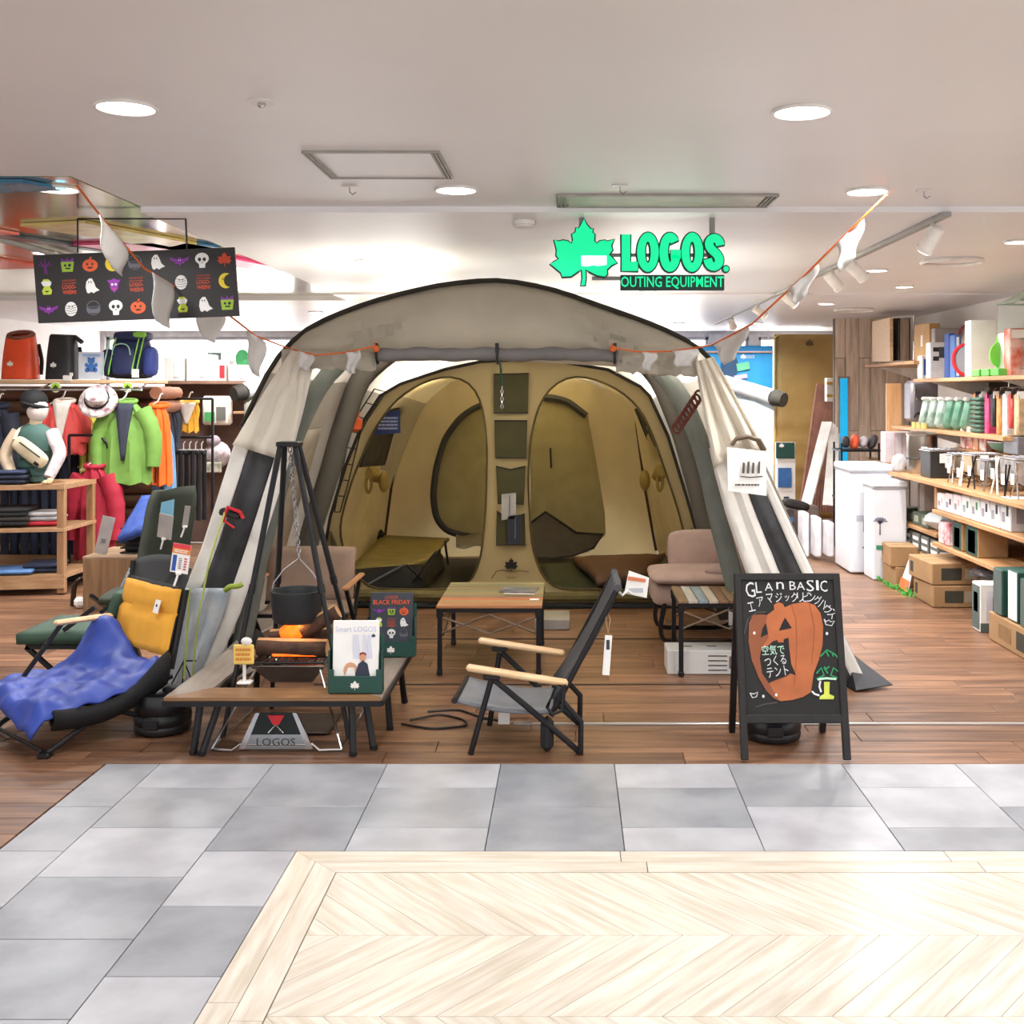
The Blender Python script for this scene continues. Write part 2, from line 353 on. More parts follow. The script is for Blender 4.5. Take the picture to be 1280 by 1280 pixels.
# plank-clad partition at the end of the right-hand wall
part = struct(MB().box((3.15, 11.62, 1.14), (.82, .08, 2.275)), 'wall_partition', mat('partition_core', '6b5a4d', .8))
cl = wood('cladding_wood', 'bfab9a', 'e2d0be', 2, .7, rnd=.12, sc=2.2); x = 2.745
k = 0
while x < 3.5:
    w = [.1, .14, .12, .16][k % 4]; z = 0
    for h in ([1.1, 1.2] if k % 2 else [.6, 1.25, .45]):
        h = min(h, 2.272-z); build(MB().box((x+w/2, 11.567, z+h/2), (w-.004, .022, h-.004), .003), 'plank', cl, part); z += h
    x += w; k += 1
fr = struct(MB().box((2.775, 11.545, 1.21), (.02, .03, .9), .003).box((2.875, 11.545, 1.21), (.02, .03, .9), .003).box((2.825, 11.545, 1.65), (.12, .03, .02), .003).box((2.825, 11.545, .77), (.12, .03, .02), .003), 'window_8', mat('grey_frame', 'a8a29b', .6))
build(MB().box((2.825, 11.55, 1.21), (.09, .006, .87)), 'pane', mat('blue_pane', '18a3d8', .25, emis=.5, var=.05), fr)
# ================================================================= THE TENT
tent = thing('dome_tent', 'large beige walk-in dome tent with rolled-up front door and yellow inner tent', 'tent', (-.3, 7.8, .01))
canvas = mat('tent_beige_canvas', 'd3cdbf', .75, var=.05, sc=4, trans=.45, bump=.05, bsc=40)
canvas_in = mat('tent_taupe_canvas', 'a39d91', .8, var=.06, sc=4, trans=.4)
cream_c = mat('tent_cream_canvas', 'f0e9da', .75, var=.04, sc=5, trans=.2)
ivory = mat('tent_ivory_canvas', 'f4f1ea', .7, var=.05, sc=9, trans=.15)
sage = mat('tent_sage_fabric', '6b706a', .75); taupe = mat('tent_taupe_beam', '57524a', .75, var=.08); greyroll = mat('tent_grey_roll', '75716f', .7)
mesh_dk = mat('tent_dark_mesh', '2b2b2c', .7, alpha=.88, bump=.1, bsc=300, hex2='46464a', sc=6); pvc = mat('tent_clear_skirt', 'b9cbdc', .2, alpha=.72, hex2='e6edf3', sc=7)
yellow = mat('inner_yellow_fabric', 'dccb9a', .8, var=.06, sc=3, trans=.5); yellow_p = mat('inner_yellow_panel', 'cfbd8c', .8, var=.05, sc=3, trans=.3)
olive = mat('inner_olive_mesh', 'a9a07a', .85, var=.08, sc=5, trans=.15); pocket_m = mat('pocket_mesh', '4a4528', .85, var=.08); seam = mat('seam_dark', '2f2a22', .8); zipm = mat('zip_grey', '35363a', .7)
yel2 = mat('inner_yellow_deep', 'ad9450', .8, var=.05, trans=.25)
A0p = [(203, 862), (222, 760), (254, 679), (293, 554), (345, 447), (384, 410), (427, 391), (471, 375), (550, 356), (624, 349), (690, 361), (760, 386), (821, 407), (872, 432), (893, 452), (935, 532), (975, 620), (1010, 700), (1085, 855)]
A1p = [(348, 782), (362, 715), (376, 657), (395, 595), (411, 536), (436, 464), (480, 425), (540, 400), (640, 385), (740, 398), (800, 425), (838, 464), (868, 536), (888, 610), (905, 690), (925, 782)]
A0 = smoothline([P(x, y, 5.72) for x, y in A0p], 61, 1); A1 = smoothline([P(x, y, 7.2) for x, y in A1p], 61, 1)
A2 = smoothline([(-1.75, 10.75, 0), (-1.55, 10.75, .8), (-1.3, 10.7, 1.4), (-.8, 10.65, 1.72), (-.3, 10.65, 1.8), (.2, 10.65, 1.72), (.7, 10.7, 1.4), (.95, 10.75, .8), (1.15, 10.75, 0)], 61, 2)
for c in (A0, A1, A2): c[0].z = c[-1].z = .016
def loft(i0, i1, inset=0, n=12):
    rows = []
    for k in range(n+1):
        s = k/n*2; a, b, t = (A0, A1, s) if s <= 1 else (A1, A2, s-1)
        row = []
        for i in range(i0, i1+1):
            p = a[i].lerp(b[i], t); c = Vector((-.35, p.y, .9)); p = p+(c-p).normalized()*inset
            if 0 < k < n and p.z > .1: p = p+Vector((0, 0, .02*wob(p.x, p.y)))
            row.append(p)
        rows.append(row)
    return rows
build(MB().grid(loft(17, 43)), 'roof_fly', canvas, tent, smooth=True)
build(MB().grid(loft(0, 17)), 'side_wall', canvas_in, tent, smooth=True)
build(MB().grid(loft(43, 60)), 'side_wall', canvas_in, tent, smooth=True)
# pale window covers on the inside of the side walls
for (i0, i1) in ((4, 14), (46, 56)):
    rows = loft(i0, i1, .025, 12)[2:6]
    build(MB().grid(rows), 'window_cover', mat('window_cover_fabric', 'bdb3a4', .8, trans=.2), tent, smooth=True, solid=.006)
build(MB().grid([[A2[i].lerp(Vector((-.3, 10.7, .9)), k/5) for i in range(61)] for k in range(6)]), 'rear_wall', canvas_in, tent, smooth=True)
# air beams
build(MB().tube([p+(Vector((-.33, p.y, .8))-p).normalized()*.08 for p in A1[0:61]], .068, 10), 'air_beam', taupe, tent, smooth=True)
build(MB().tube(smoothline([P(424, 455, 6.35), P(404, 470, 6.3), P(366, 550, 6.1), P(325, 690, 5.95), Vector((-1.75, 5.88, .03))], 20), .05, 10), 'air_beam', sage, tent, smooth=True)
build(MB().tube(smoothline([P(815, 455, 6.5), P(850, 490, 6.4), P(880, 565, 6.3), P(905, 680, 6.2), Vector((1.02, 6.1, .03))], 20), .055, 10), 'air_beam', sage, tent, smooth=True)
build(MB().tube([p+Vector((0, -.015, 0)) for p in A0[14:48]], .013, 8), 'arch_piping', seam, tent, smooth=True)
# front gable above the door
topx = [(350, 445), (384, 411), (427, 392), (471, 376), (550, 357), (624, 350), (690, 362), (760, 387), (821, 408), (872, 433)]
def yat(line, x):
    for (a, b) in zip(line, line[1:]):
        if a[0] <= x <= b[0]: return a[1]+(b[1]-a[1])*(x-a[0])/(b[0]-a[0])
    return line[-1][1] if x > line[-1][0] else line[0][1]
botx = [(350, 452), (395, 456), (430, 457), (470, 452), (620, 450), (770, 458), (820, 470), (872, 466)]
rows = []
for r in range(11):
    t = r/10; row = []
    for c in range(53):
        x = 352+c*10; yt, yb = yat(topx, x)+1, yat(botx, x); y = yt+(yb-yt)*t
        d = math.exp(-((x-768)/60)**2)+math.exp(-((x-470)/60)**2)
        Y = 5.71-.06*math.sin(math.pi*min(1, t*1.0))*min(1, (yb-yt)/40)+.03*d*math.sin(math.atan2(y-436, abs(x-768 if x > 620 else x-470)+3)*11)*(1-abs(2*t-1))+.004*wob(x*.03, y*.05)
        row.append(P(x, y, Y))
    rows.append(row)
build(MB().grid(rows), 'front_gable', canvas, tent, smooth=True, solid=.004)
# rolled-up door with its straps
roll = [P(x, 443+(0 if x < 740 else (x-740)*.12)+.8*math.sin(x*.08), 5.60) for x in range(472, 776, 6)]
build(MB().tube(roll, [.033+.003*math.sin(i*.9) for i in range(len(roll))], 12), 'rolled_door', greyroll, tent, smooth=True)
for x in (472, 622, 768):
    k = MB(); c = P(x, 443, 5.6); k.tube([c+Vector((0, .046*math.cos(a), .046*math.sin(a))) for a in [i*math.pi/6 for i in range(12)]], .006, 5, closed=True)
    k.box(c+Vector((0, -.045, .03)), (.018, .008, .05), .002)
    build(k, 'strap', mat('strap_black', '1c1c1e', .6), tent)
# --- front panels beside the doorway
def between(OL, IL, u0, u1, y0, y1, Y0=5.66, nu=8, nv=18, fold=.0, ph=0, yo=0.0):
    rows = []
    for r in range(nv+1):
        t = r/nv; y = y0+(y1-y0)*t; row = []
        xo = yat([(b, a) for a, b in OL], y); xi = yat([(b, a) for a, b in IL], y)
        for c in range(nu+1):
            u = u0+(u1-u0)*c/nu; x = xo+(xi-xo)*u
            row.append(P(x, y, Y0+yo*t-fold*math.sin(u*22+t*2+ph)-.006*wob(u*2, t*3, ph)))
        rows.append(row)
    return rows
OL = [(364, 439), (330, 490), (293, 554), (254, 679), (222, 760), (203, 858)]; IL = [(395, 439), (383, 500), (367, 560), (335, 660), (301, 765), (260, 858)]
OR = [(893, 450), (915, 495), (938, 545), (965, 606), (1008, 698), (1086, 858)]; IR = [(868, 450), (880, 530), (893, 590), (908, 645), (932, 715), (985, 858)]
lp = build(MB().grid(between(OL, IL, 0, .26, 500, 740)), 'front_panel', ivory, tent, smooth=True, solid=.004)
build(MB().grid(between(OL, IL, .74, 1.0, 446, 858, nu=4)), 'front_panel', ivory, tent, smooth=True, solid=.004)
build(MB().grid(between(OL, IL, .26, .74, 520, 752, fold=.008)), 'mesh_window', mesh_dk, tent, smooth=True, solid=.002)
build(MB().grid(between(OL, IL, 0, .74, 735, 860, Y0=5.64, fold=.01)), 'clear_skirt', pvc, tent, smooth=True, solid=.002)
DL = [(364, 439), (330, 490), (291, 556)]; DR = [(384, 439), (379, 500), (362, 577)]
rows = []
for r in range(15):
    t = r/14; row = []
    for c in range(23):
        u = c/22; yl = 438+(556-438)*t; yr = 440+(578-440)*t; xo = yat([(b, a) for a, b in DL], yl); xi = yat([(b, a) for a, b in DR], yr)
        x = xo+(xi-xo)*u; y = yl+(yr-yl)*u
        row.append(P(x, y, 5.60-.02*math.sin(u*13)*t-.01*wob(u*3, t)))
    rows.append(row)
build(MB().grid(rows), 'door_drape', cream_c, tent, smooth=True, solid=.006)
build(MB().grid(between(OR, IR, .0, .17, 560, 858, nu=3)), 'front_panel', ivory, tent, smooth=True, solid=.004)
build(MB().grid(between(OR, IR, .17, .5, 590, 858, fold=.006)), 'mesh_window', mesh_dk, tent, smooth=True, solid=.002)
build(MB().grid(between(OR, IR, .5, 1.0, 560, 858, fold=.012)), 'front_panel', ivory, tent, smooth=True, solid=.004)
rows = []
for r in range(17):
    t = r/16; row = []
    for c in range(31):
        u = c/30; yl = 452+(586-452)*t; yr = 446+(566-446)*t; x = ease(869+24*t, 892+66*t, u); y = ease(yl, yr, u)+(-14*math.sin(u*math.pi)*t)
        row.append(P(x, y, 5.60-.028*math.sin(u*19)*min(1, t*2+.2)-.01*wob(u*3, t)))
    rows.append(row)
build(MB().grid(rows), 'door_drape', cream_c, tent, smooth=True, solid=.006)
# valance pieces under the gable corners
for (a, b) in (((352, 450), (470, 455)), ((770, 456), (872, 462))):
    rows = []
    for r in range(6):
        rows.append([P(ease(a[0], b[0], c/24), ease(a[1], b[1], c/24)-14+r*4.6+2.5*wob(c*.35,r*.1)*r/5, 5.615-.012*wob(c*.4,r*.3)) for c in range(25)])
    build(MB().grid(rows), 'gathered_valance', canvas, tent, smooth=True, solid=.004)
# side awning rolls behind both flanks
for (a, b, e, l0, l1, dn) in (((905, 478), (968, 497), (980, 500), 7.4, 6.9, 1), ((345, 470), (304, 490), (292, 493), 7.0, 6.7, 1)):
    pa, pb, pe = P(*a, l0), P(*b, l1), P(*e, l1-.05)
    build(MB().tube([pa, pb], .05, 12), 'awning_roll', mat('awning_grey', '9a9a9e', .6), tent, smooth=True)
    build(MB().tube([pb, pe], [.054, .045], 12), 'roll_end', seam, tent, smooth=True)
    rows = [[pa.lerp(pb, c/8)+Vector((0, .02*math.sin(c), -.05-(.55 if a[0] > 600 else .35)*r/6)) for c in range(9)] for r in range(7)]
    build(MB().grid(rows), 'awning_flap', mat('awning_pale', 'cfd9e2', .6, trans=.3) if a[0] > 600 else canvas_in, tent, smooth=True, solid=.004)
# guy rope and fittings at the left panel
lime = mat('guy_rope_lime', 'b8c46a', .7)
build(MB().tube([P(281, 640, 5.55), P(262, 700, 5.5), P(248, 770, 5.47), P(240, 850, 5.46)], .005, 6), 'guy_rope', lime, tent)
build(MB().tube([P(237, 735, 5.58), P(233, 800, 5.56), P(230, 848, 5.55)], .006, 6), 'guy_rope', lime, tent)
build(MB().tube(smoothline([P(282, 738, 5.55), P(288, 732, 5.53), P(298, 734, 5.53), P(303, 730, 5.54)], 8), .014, 8), 'lime_tie', mat('lime_band', 'a3b84a', .7), tent)
k = MB().box(P(289, 642, 5.58), (.11, .06, .035), .008, R3(0, 15, 0)); build(k, 'valve_buckle', black, tent)
build(MB().tube([P(278, 652, 5.56), P(285, 634, 5.55), P(300, 640, 5.55), P(304, 648, 5.55)], .01, 6).tube([P(279, 650, 5.56), P(293, 660, 5.55)], .006, 6), 'red_strap', red_print, tent)
k = MB()
for (a, b) in (((230, 826), (214, 856)), ((230, 826), (228, 858)), ((230, 826), (242, 856)), ((230, 826), (245, 826))): k.tube([P(*a, 5.6), P(*b, 5.6)], .004, 5)
build(k, 'peg_loops', black, tent)
build(MB().add([P(238, 862, 5.6), P(262, 830, 5.62), P(296, 800, 5.68), P(318, 838, 5.7), P(270, 862, 5.6)], [[0, 1, 2, 3, 4]]), 'ground_flap', mat('flap_grey', '9a958c', .8), tent, solid=.006)
build(MB().add([Vector((1.38, 5.75, .02)), Vector((1.44, 5.8, .16)), Vector((1.62, 5.62, .03)), Vector((1.42, 5.55, .02))], [[0, 1, 3], [1, 2, 3], [0, 1, 2]]), 'skirt_corner', mat('skirt_black', '24252a', .55), tent, solid=.006)
# --- inner tent
def fill(outer, holes, Y, name, m, solid=.01, yof=None):
    bm = bmesh.new(); es = []
    for loop in [outer]+holes:
        vs2 = [bm.verts.new(P(x, y, Y)) for x, y in loop]
        for i in range(len(vs2)): es.append(bm.edges.new((vs2[i], vs2[(i+1) % len(vs2)])))
    bmesh.ops.triangle_fill(bm, edges=es, use_beauty=True, use_dissolve=False)
    bm.verts.index_update(); mb = MB(); mb.add([v.co.copy() for v in bm.verts], [[v.index for v in f.verts] for f in bm.faces]); bm.free()
    return build(mb, name, m, tent, solid=solid)
def sm2(pts, n, closed=True):
    q = [Vector((x, y, 0)) for x, y in pts]
    q = resample(q+[q[0]] if closed else q, n+1 if closed else n)
    q = q[:-1] if closed else q
    m = len(q)
    for _ in range(2):
        q = [(q[i-1]+2*q[i]+q[(i+1) % m])/4 for i in range(m)] if closed else [q[0]]+[(q[i-1]+2*q[i]+q[i+1])/4 for i in range(1, m-1)]+[q[-1]]
    return [(p.x, p.y) for p in q]
OUT = [(426, 752), (408, 715), (405, 690), (413, 645), (432, 582), (455, 525), (475, 495), (500, 480), (555, 462), (600, 452), (650, 449), (700, 452), (760, 462), (800, 483), (812, 495), (835, 545), (858, 620), (878, 690), (887, 752)]
HL = [(460, 736), (440, 712), (426, 680), (424, 655), (440, 600), (468, 535), (497, 497), (535, 474), (568, 469), (592, 480), (604, 510), (609, 560), (607, 640), (601, 700), (588, 732), (570, 737)]
HR = [(690, 736), (674, 715), (664, 680), (660, 600), (663, 545), (675, 500), (698, 475), (722, 468), (762, 480), (795, 503), (812, 533), (832, 590), (850, 645), (862, 700), (850, 728), (825, 738)]
HL = sm2(HL, 60); HR = sm2(HR, 60)
face = fill(OUT, [HL, HR], 7.8, 'inner_front', yellow_p, .012)
for H in (HL, HR): build(MB().tube([P(x, y, 7.785) for x, y in H], .008, 6, closed=True), 'door_zip', mat('zip_olive', '5b4c25', .7), tent)
build(MB().tube([P(x, y, 7.785) for x, y in OUT[1:-1]], .011, 6), 'edge_binding', seam, tent)
BK = [(478, 698), (479, 690), (480, 680), (483, 660), (488, 620), (495, 560), (500, 520), (508, 500), (560, 478), (600, 468), (650, 464), (700, 468), (745, 478), (780, 496), (790, 510), (800, 570), (810, 625), (818, 665), (823, 698)]
def wallpt(i, t):
    a = P(*OUT[i], 7.81); b = P(*BK[i], 10.2); p = a.lerp(b, t); return p
def inner(i0, i1, name, m):
    rows = []
    for k in range(9):
        t = k/8; row = []
        n = (i1-i0)*3
        for j in range(n+1):
            f = i0+(i1-i0)*j/n; i = min(int(f), i1-1); p = wallpt(i, t).lerp(wallpt(i+1, t), f-i)
            p.x += .022*math.sin(t*math.pi)*wob(f*.7, t*2); p.z = max(p.z, .03); row.append(p)
        rows.append(row)
    return build(MB().grid(rows), name, m, tent, smooth=True)
inner(0, 6, 'inner_side', yellow); inner(12, 18, 'inner_side', yellow); inner(6, 12, 'inner_roof', yellow)
rows = []
for r in range(9):
    t = r/8; row = []
    for c in range(25):
        u = c/24; xl = yat([(y, x) for x, y in BK[:9]][::-1], 690-190*t) if False else ease(478, 503, t)
        xr = ease(823, 790, t); x = ease(xl, xr, u); yb = 697; yt = 498-36*math.sin(math.pi*u)
        row.append(P(x, ease(yb, yt, t), 10.22-.05*math.sin(u*31+1.5*t)*(.3+.7*t)*(1-t*.6)))
    rows.append(row)
build(MB().grid(rows), 'inner_back', yellow, tent, smooth=True)
build(MB().tube([P(479, 688, 10.1), P(489, 610, 10.1), P(499, 535, 10.1), P(504, 500, 10.1)], .012, 6), 'wall_seam', mat('seam_brown', '4a2f1c', .7), tent)
build(MB().tube([P(820, 688, 10.1), P(806, 610, 10.1), P(796, 535, 10.1), P(792, 500, 10.1)], .012, 6), 'wall_seam', mat('seam_brown', '4a2f1c', .7), tent)
# groundsheet with raised edge
build(MB().add([P(440, 757, 7.75), P(893, 757, 7.75), P(823, 697, 10.2), P(478, 697, 10.2)], [[0, 1, 2, 3]]), 'groundsheet', mat('groundsheet_black', '26241f', .6), tent, solid=.014)
build(MB().tube([P(428, 742, 7.76), P(560, 744, 7.74), P(700, 746, 7.74), P(888, 744, 7.76)], .032, 8), 'door_sill', mat('sill_olive', '6b6136', .75), tent, smooth=True)
build(MB().tube([P(432, 755, 7.74), P(600, 757, 7.72), P(890, 757, 7.74)], .034, 8, flat=.6), 'groundsheet_edge', mat('sill_black', '1b1c1f', .55), tent, smooth=True)
# back doors of the inner tent
DLb = [(612, 504), (596, 508), (575, 522), (556, 548), (545, 585), (541, 620), (545, 648), (558, 664), (585, 671), (613, 672)]
b1 = fill(DLb, [], 10.12, 'back_door', olive, .006)
build(MB().tube([P(x, y, 10.06) for x, y in sm2(DLb, 40, False)], .032, 6), 'door_zip', zipm, b1)
DRb = [(662, 545), (668, 510), (688, 498), (708, 499), (735, 520), (746, 580), (756, 640), (757, 668), (735, 690), (700, 697), (664, 692)]
b2 = fill(DRb, [], 10.12, 'back_door', olive, .006)
build(MB().tube([P(x, y, 10.09) for x, y in sm2([(672, 497), (690, 497), (710, 502), (733, 520)], 16, False)], .036, 6), 'door_zip', zipm, b2)
b3 = fill([(661, 655), (682, 640), (700, 652), (720, 666), (754, 668), (742, 685), (715, 695), (690, 698), (664, 696)], [], 10.08, 'mesh_opening', mat('mesh_grey', '6b655c', .8, var=.1), .004)
build(MB().tube([P(x, y, 10.06) for x, y in [(661, 655), (682, 640), (700, 652), (720, 666), (754, 668), (742, 685), (715, 695), (690, 698), (664, 696)]], .010, 6, closed=True), 'door_zip', zipm, b3)
build(MB().tube([P(688, 560, 10.08), P(689, 585, 10.07)], .008, 5), 'zip_pull', zipm, b2)
# floor apron of the left door (dark mesh hanging)
build(MB().grid([[P(570+c*5.5, 668+r*4+2*math.sin(c), 9.9-.3*r) for c in range(9)] for r in range(5)]), 'mesh_opening', mat('mesh_grey', '6b655c', .8, var=.1), tent, smooth=True, solid=.004)
# side windows with tied-up curtains
for (quad, tie, sg) in (([(470, 520), (502, 508), (480, 580), (450, 582)], (460, 592), -1), ([(795, 512), (805, 512), (834, 572), (822, 578)], (824, 590), 1)):
    Ys = (8.25, 9.4, 9.4, 8.25) if sg < 0 else (9.4, 8.4, 8.25, 9.2)
    w = build(MB().add([P(x, y, Y) for (x, y), Y in zip(quad, Ys)], [[0, 1, 2, 3]]), 'side_window', mesh_dk, tent, solid=.01)
    k = MB(); k.tube([P(x, y, Y) for (x, y), Y in zip(quad, Ys)], .014, 6, closed=True); build(k, 'window_binding', seam, w)
    k = MB(); a = P(tie[0], tie[1], 8.3); d = Vector((.22 if sg < 0 else .12, .5, .03))
    k.ball(a+d*.1, (.05, .12, .05)).tube([a+d*.1+Vector((.02*math.sin(i), -.12+.06*i, -.01*i)) for i in range(8)], .035, 8)
    k.tube(smoothline([a, a+Vector((-.02, 0, -.08)), a+Vector((0, 0, -.16)), a+Vector((.03, 0, -.1)), a+Vector((.02, 0, -.02))], 14), .012, 6)
    k.ball(a+Vector((.1*-sg, .1, -.07)), (.04, .06, .08))
    build(k, 'curtain_tie', yel2, w, smooth=True)
# centre pillar: pockets, flared foot, emblem
pk = [((617, 468), (661, 467), (660, 516), (617, 516)), ((618, 526), (659, 526), (658, 572), (619, 572)), ((620, 583), (638, 587), (657, 583), (655, 630), (622, 629)), ((621, 639), (636, 650), (656, 642), (657, 681), (620, 681))]
for q in pk:
    pc = build(MB().add([P(x, y, 7.775) for x, y in q], [list(range(len(q)))]), 'pocket', pocket_m, tent, solid=.012)
    build(MB().tube([P(x, y, 7.765) for x, y in (q[:2] if len(q) == 4 else q[:3])], .006, 6), 'pocket_hem', seam, pc)
    build(MB().tube([P(x, y, 7.765) for x, y in q[-2:]], .005, 6), 'pocket_hem', seam, pc)
build(MB().prism([(x*.047, y*.05) for x, y in LEAF], FRONT(P(639, 706, 7.775)), .004), 'leaf_emblem', mat('emblem_black', '1f1d18', .7), tent)
build(MB().prism(ribbon([(-.13, -.03), (-.1, .02), (-.06, .03), (0, .02), (.06, .025), (.13, .02)], .006), FRONT(P(638, 718, 7.775)), .003), 'script_print', mat('script_brown', '6b5a32', .7), tent)
text('BASIC', FRONT(P(640, 722, 7.772)), .07, .016, mat('script_brown', '6b5a32'), tent)
# door flap folded to the right and the one at the left
build(MB().add([P(858, 664, 7.72), P(866, 660, 7.72), P(870, 676, 7.7), P(822, 732, 7.66), P(806, 728, 7.68)], [[0, 1, 2, 3, 4]]), 'folded_door', mat('folded_olive', '4b4526', .8), tent, solid=.03)
build(MB().add([P(413, 664, 7.76), P(424, 690, 7.74), P(446, 738, 7.72), P(428, 728, 7.74), P(416, 700, 7.75)], [[0, 1, 2, 3, 4]]), 'folded_door', mat('folded_olive', '4b4526', .8), tent, solid=.03)
# frame mesh ladders between fly and inner tent
for (pts, Y) in ((([(468, 486), (440, 530), (425, 600), (418, 640)], [(482, 490), (452, 535), (436, 600), (425, 640)]), 7.5), (([(828, 500), (850, 545), (868, 610), (878, 660)], [(838, 498), (862, 540), (880, 600), (892, 655)]), 7.5)):
    k = MB(); L1, L2 = [resample([P(x, y, Y) for x, y in l], 9) for l in pts]
    k.tube(L1, .005, 5).tube(L2, .005, 5)
    for a, b in zip(L1, L2): k.tube([a, b], .004, 5)
    build(k, 'lacing', seam, tent)
pf = MB(); v = [P(868, 700, 7.55), P(872, 672, 7.55), P(890, 660, 7.5), P(906, 690, 7.5), P(898, 710, 7.55), P(876, 706, 7.55)]
build(pf.add(v, [[0, 1, 2, 3, 4, 5]]), 'vent_pocket', mat('vent_clear', '6f6c52', .4, alpha=.9), tent, solid=.01)
# ------------------------------------------------ things in and on the tent
cot = thing('camp_cot', 'khaki camp cot with drooping black side cloth inside the tent', 'cot', (-1.35, 9.1, .03))
T = [P(436, 712, 8.22), P(530, 705, 8.45), P(562, 674, 9.9), P(478, 670, 10.0)]
rows = []
for r in range(9):
    t = r/8; a = T[0].lerp(T[3], t); b = T[1].lerp(T[2], t)
    rows.append([a.lerp(b, c/10)+Vector((0, 0, -.03*math.sin(math.pi*c/10)*math.sin(math.pi*t))) for c in range(11)])
build(MB().grid(rows), 'cot_bed', mat('cot_khaki', '857848', .8), cot, smooth=True, solid=.02)
rows = []
edge = resample([T[0], T[1], T[1].lerp(T[2], .6)], 25)
for r in range(6):
    rows.append([Vector((p.x+.01*wob(i, r)+.05*r/5*(i/24), p.y-.03*math.sin(i*.9)*r/5-.02*r, p.z+(.036-p.z)*(r/5))) for i, p in enumerate(edge)])
build(MB().grid(rows), 'side_cloth', mat('cot_black', '17171a', .75), cot, smooth=True, solid=.008)
k = MB()
for (a, b) in (((455, 733), (505, 706)), ((508, 706), (528, 725)), ((545, 690), (512, 738)), ((556, 676), (560, 705))):
    pa = P(*a, 8.15); pb = P(*b, 8.35); pa.z = max(pa.z, .045); pb.z = max(pb.z, .045); k.tube([pa, pb], .009, 6)
build(k, 'leg_rods', mat('rod_grey', '55555a', .4, metal=.6), cot)
build(MB().ball(P(468, 668, 9.9), (.09, .1, .06)).tube([P(446, 682, 9.3), P(456, 672, 9.6), P(470, 668, 9.9)], .035, 7), 'bolster', mat('cot_black', '17171a'), cot, smooth=True)
gm = G(675, 708, .05); rows = []
mat_thing = MB(); q = [G(688, 735, .07), G(766, 736, .07), G(738, 704, .07), G(674, 706, .07)]
rows = [[q[0].lerp(q[3], r/6).lerp(q[1].lerp(q[2], r/6), c/8)+Vector((0, 0, -.02 if (r in (0, 6) or c in (0, 8)) else .004*wob(r, c))) for c in range(9)] for r in range(7)]
build(mat_thing.grid(rows), 'sleeping_mat', mat('mat_green', '2e3620', .8), None, 'flat dark green sleeping mat on the tent floor', 'sleeping mat', smooth=True, solid=.06)
q = [G(748, 737, .1), G(800, 733, .1), G(832, 703, .1), G(716, 707, .12)]
rows = [[q[0].lerp(q[3], r/8).lerp(q[1].lerp(q[2], r/8), c/10)+Vector((0, 0, .05+.05*math.sin(math.pi*c/10)*math.sin(math.pi*r/8)+.012*wob(r, c))) for c in range(11)] for r in range(9)]
build(MB().grid(rows), 'quilt', mat('quilt_brown', '5e4133', .85, var=.12), None, 'puffy brown quilt spread over the green mat in the tent', 'quilt', smooth=True, solid=.05)
bs = build(MB().prism([(-.095, -.09), (.09, -.075), (.085, .085), (-.1, .08)], FRONT(P(485, 528, 8.0)), .006), 'blue_tag', mat('tag_navy', '273b78', .6), None, 'navy blue information card pinned inside the yellow tent', 'card')
scribble(FRONT(P(485, 529, 7.993)), .14, .1, 4, mat('tag_print', 'aab6dd', .6), bs)
lz = thing('lantern', 'small orange lantern hanging at the side of the inner tent', 'lantern', P(443, 540, 7.4))
build(MB().lathe([(.02, 0), (.05, .02), (.055, .08), (.03, .1), (.04, .13), (.01, .16)], P(443, 540, 7.4), 14), 'body', mat('lantern_orange', 'd8581f', .5), lz, smooth=True)
build(MB().tube([P(443, 510, 7.4), P(443, 495, 7.4)], .004, 5), 'hook', black, lz)
ch = thing('hanging_chain', 'green cord and steel chain hanging in the tent doorway', 'chain', P(628, 505, 5.9))
build(MB().tube([P(624, 449, 5.62), P(626, 460, 5.8), P(627, 482, 5.9)], .006, 6), 'cord', mat('cord_green', '2f5a45', .7), ch)
k = MB()
for i in range(6):
    c = P(627.5, 485+i*4.6, 5.9); r = .0115
    k.tube([c+(Vector((math.cos(a)*r*.6, 0, math.sin(a)*r)) if i % 2 else Vector((0, math.cos(a)*r*.6, math.sin(a)*r))) for a in [j*math.pi/4 for j in range(8)]], .003, 5, closed=True)
build(k, 'chain', chrome, ch)
for (x, y, w, h, hx, lb) in ((636, 633, 18, 34, 'b9b7b4', 'pale grey folded leaflet in the tent pillar pocket'), (643, 662, 16, 38, '2b2f3d', 'dark catalogue in the lowest tent pillar pocket')):
    s = 7.74/F
    lf = build(MB().prism([(-w*s/2, -h*s/2), (w*s/2, -h*s/2+.01), (w*s/2, h*s/2), (-w*s/2, h*s/2-.01)], FRONT(P(x, y, 7.745)), .008), 'leaflet', mat('leaflet'+hx, hx, .6), None, lb, 'leaflet')
    build(MB().box(P(x+1, y-2, 7.735), (.006, .003, h*s*.7)), 'print', grey_print, lf)
ps = build(MB().prism([(-.095, -.1), (.095, -.125), (.09, .095), (-.1, .115)], FRONT(P(934, 588, 5.5)), .004), 'notice_sheet', white_paper, None, 'white notice sheet clipped to the right tent panel', 'notice')
k = MB()
for i, x in enumerate((-.035, -.012, .012, .04)): k.prism([(x-.006, -.03), (x+.006, -.03), (x+.008, .02+.01*(i % 2)), (x-.002, .025)], FRONT(P(938, 584, 5.488)), .002)
k.prism(ribbon([(-.05, -.045), (0, -.05), (.06, -.045)], .006), FRONT(P(938, 584, 5.488)), .002); build(k, 'picture_print', mat('print_dark', '55504c', .7), ps)
scribble(FRONT(P(934, 606, 5.49)), .12, .016, 1, mat('print_dark', '55504c', .7), ps)
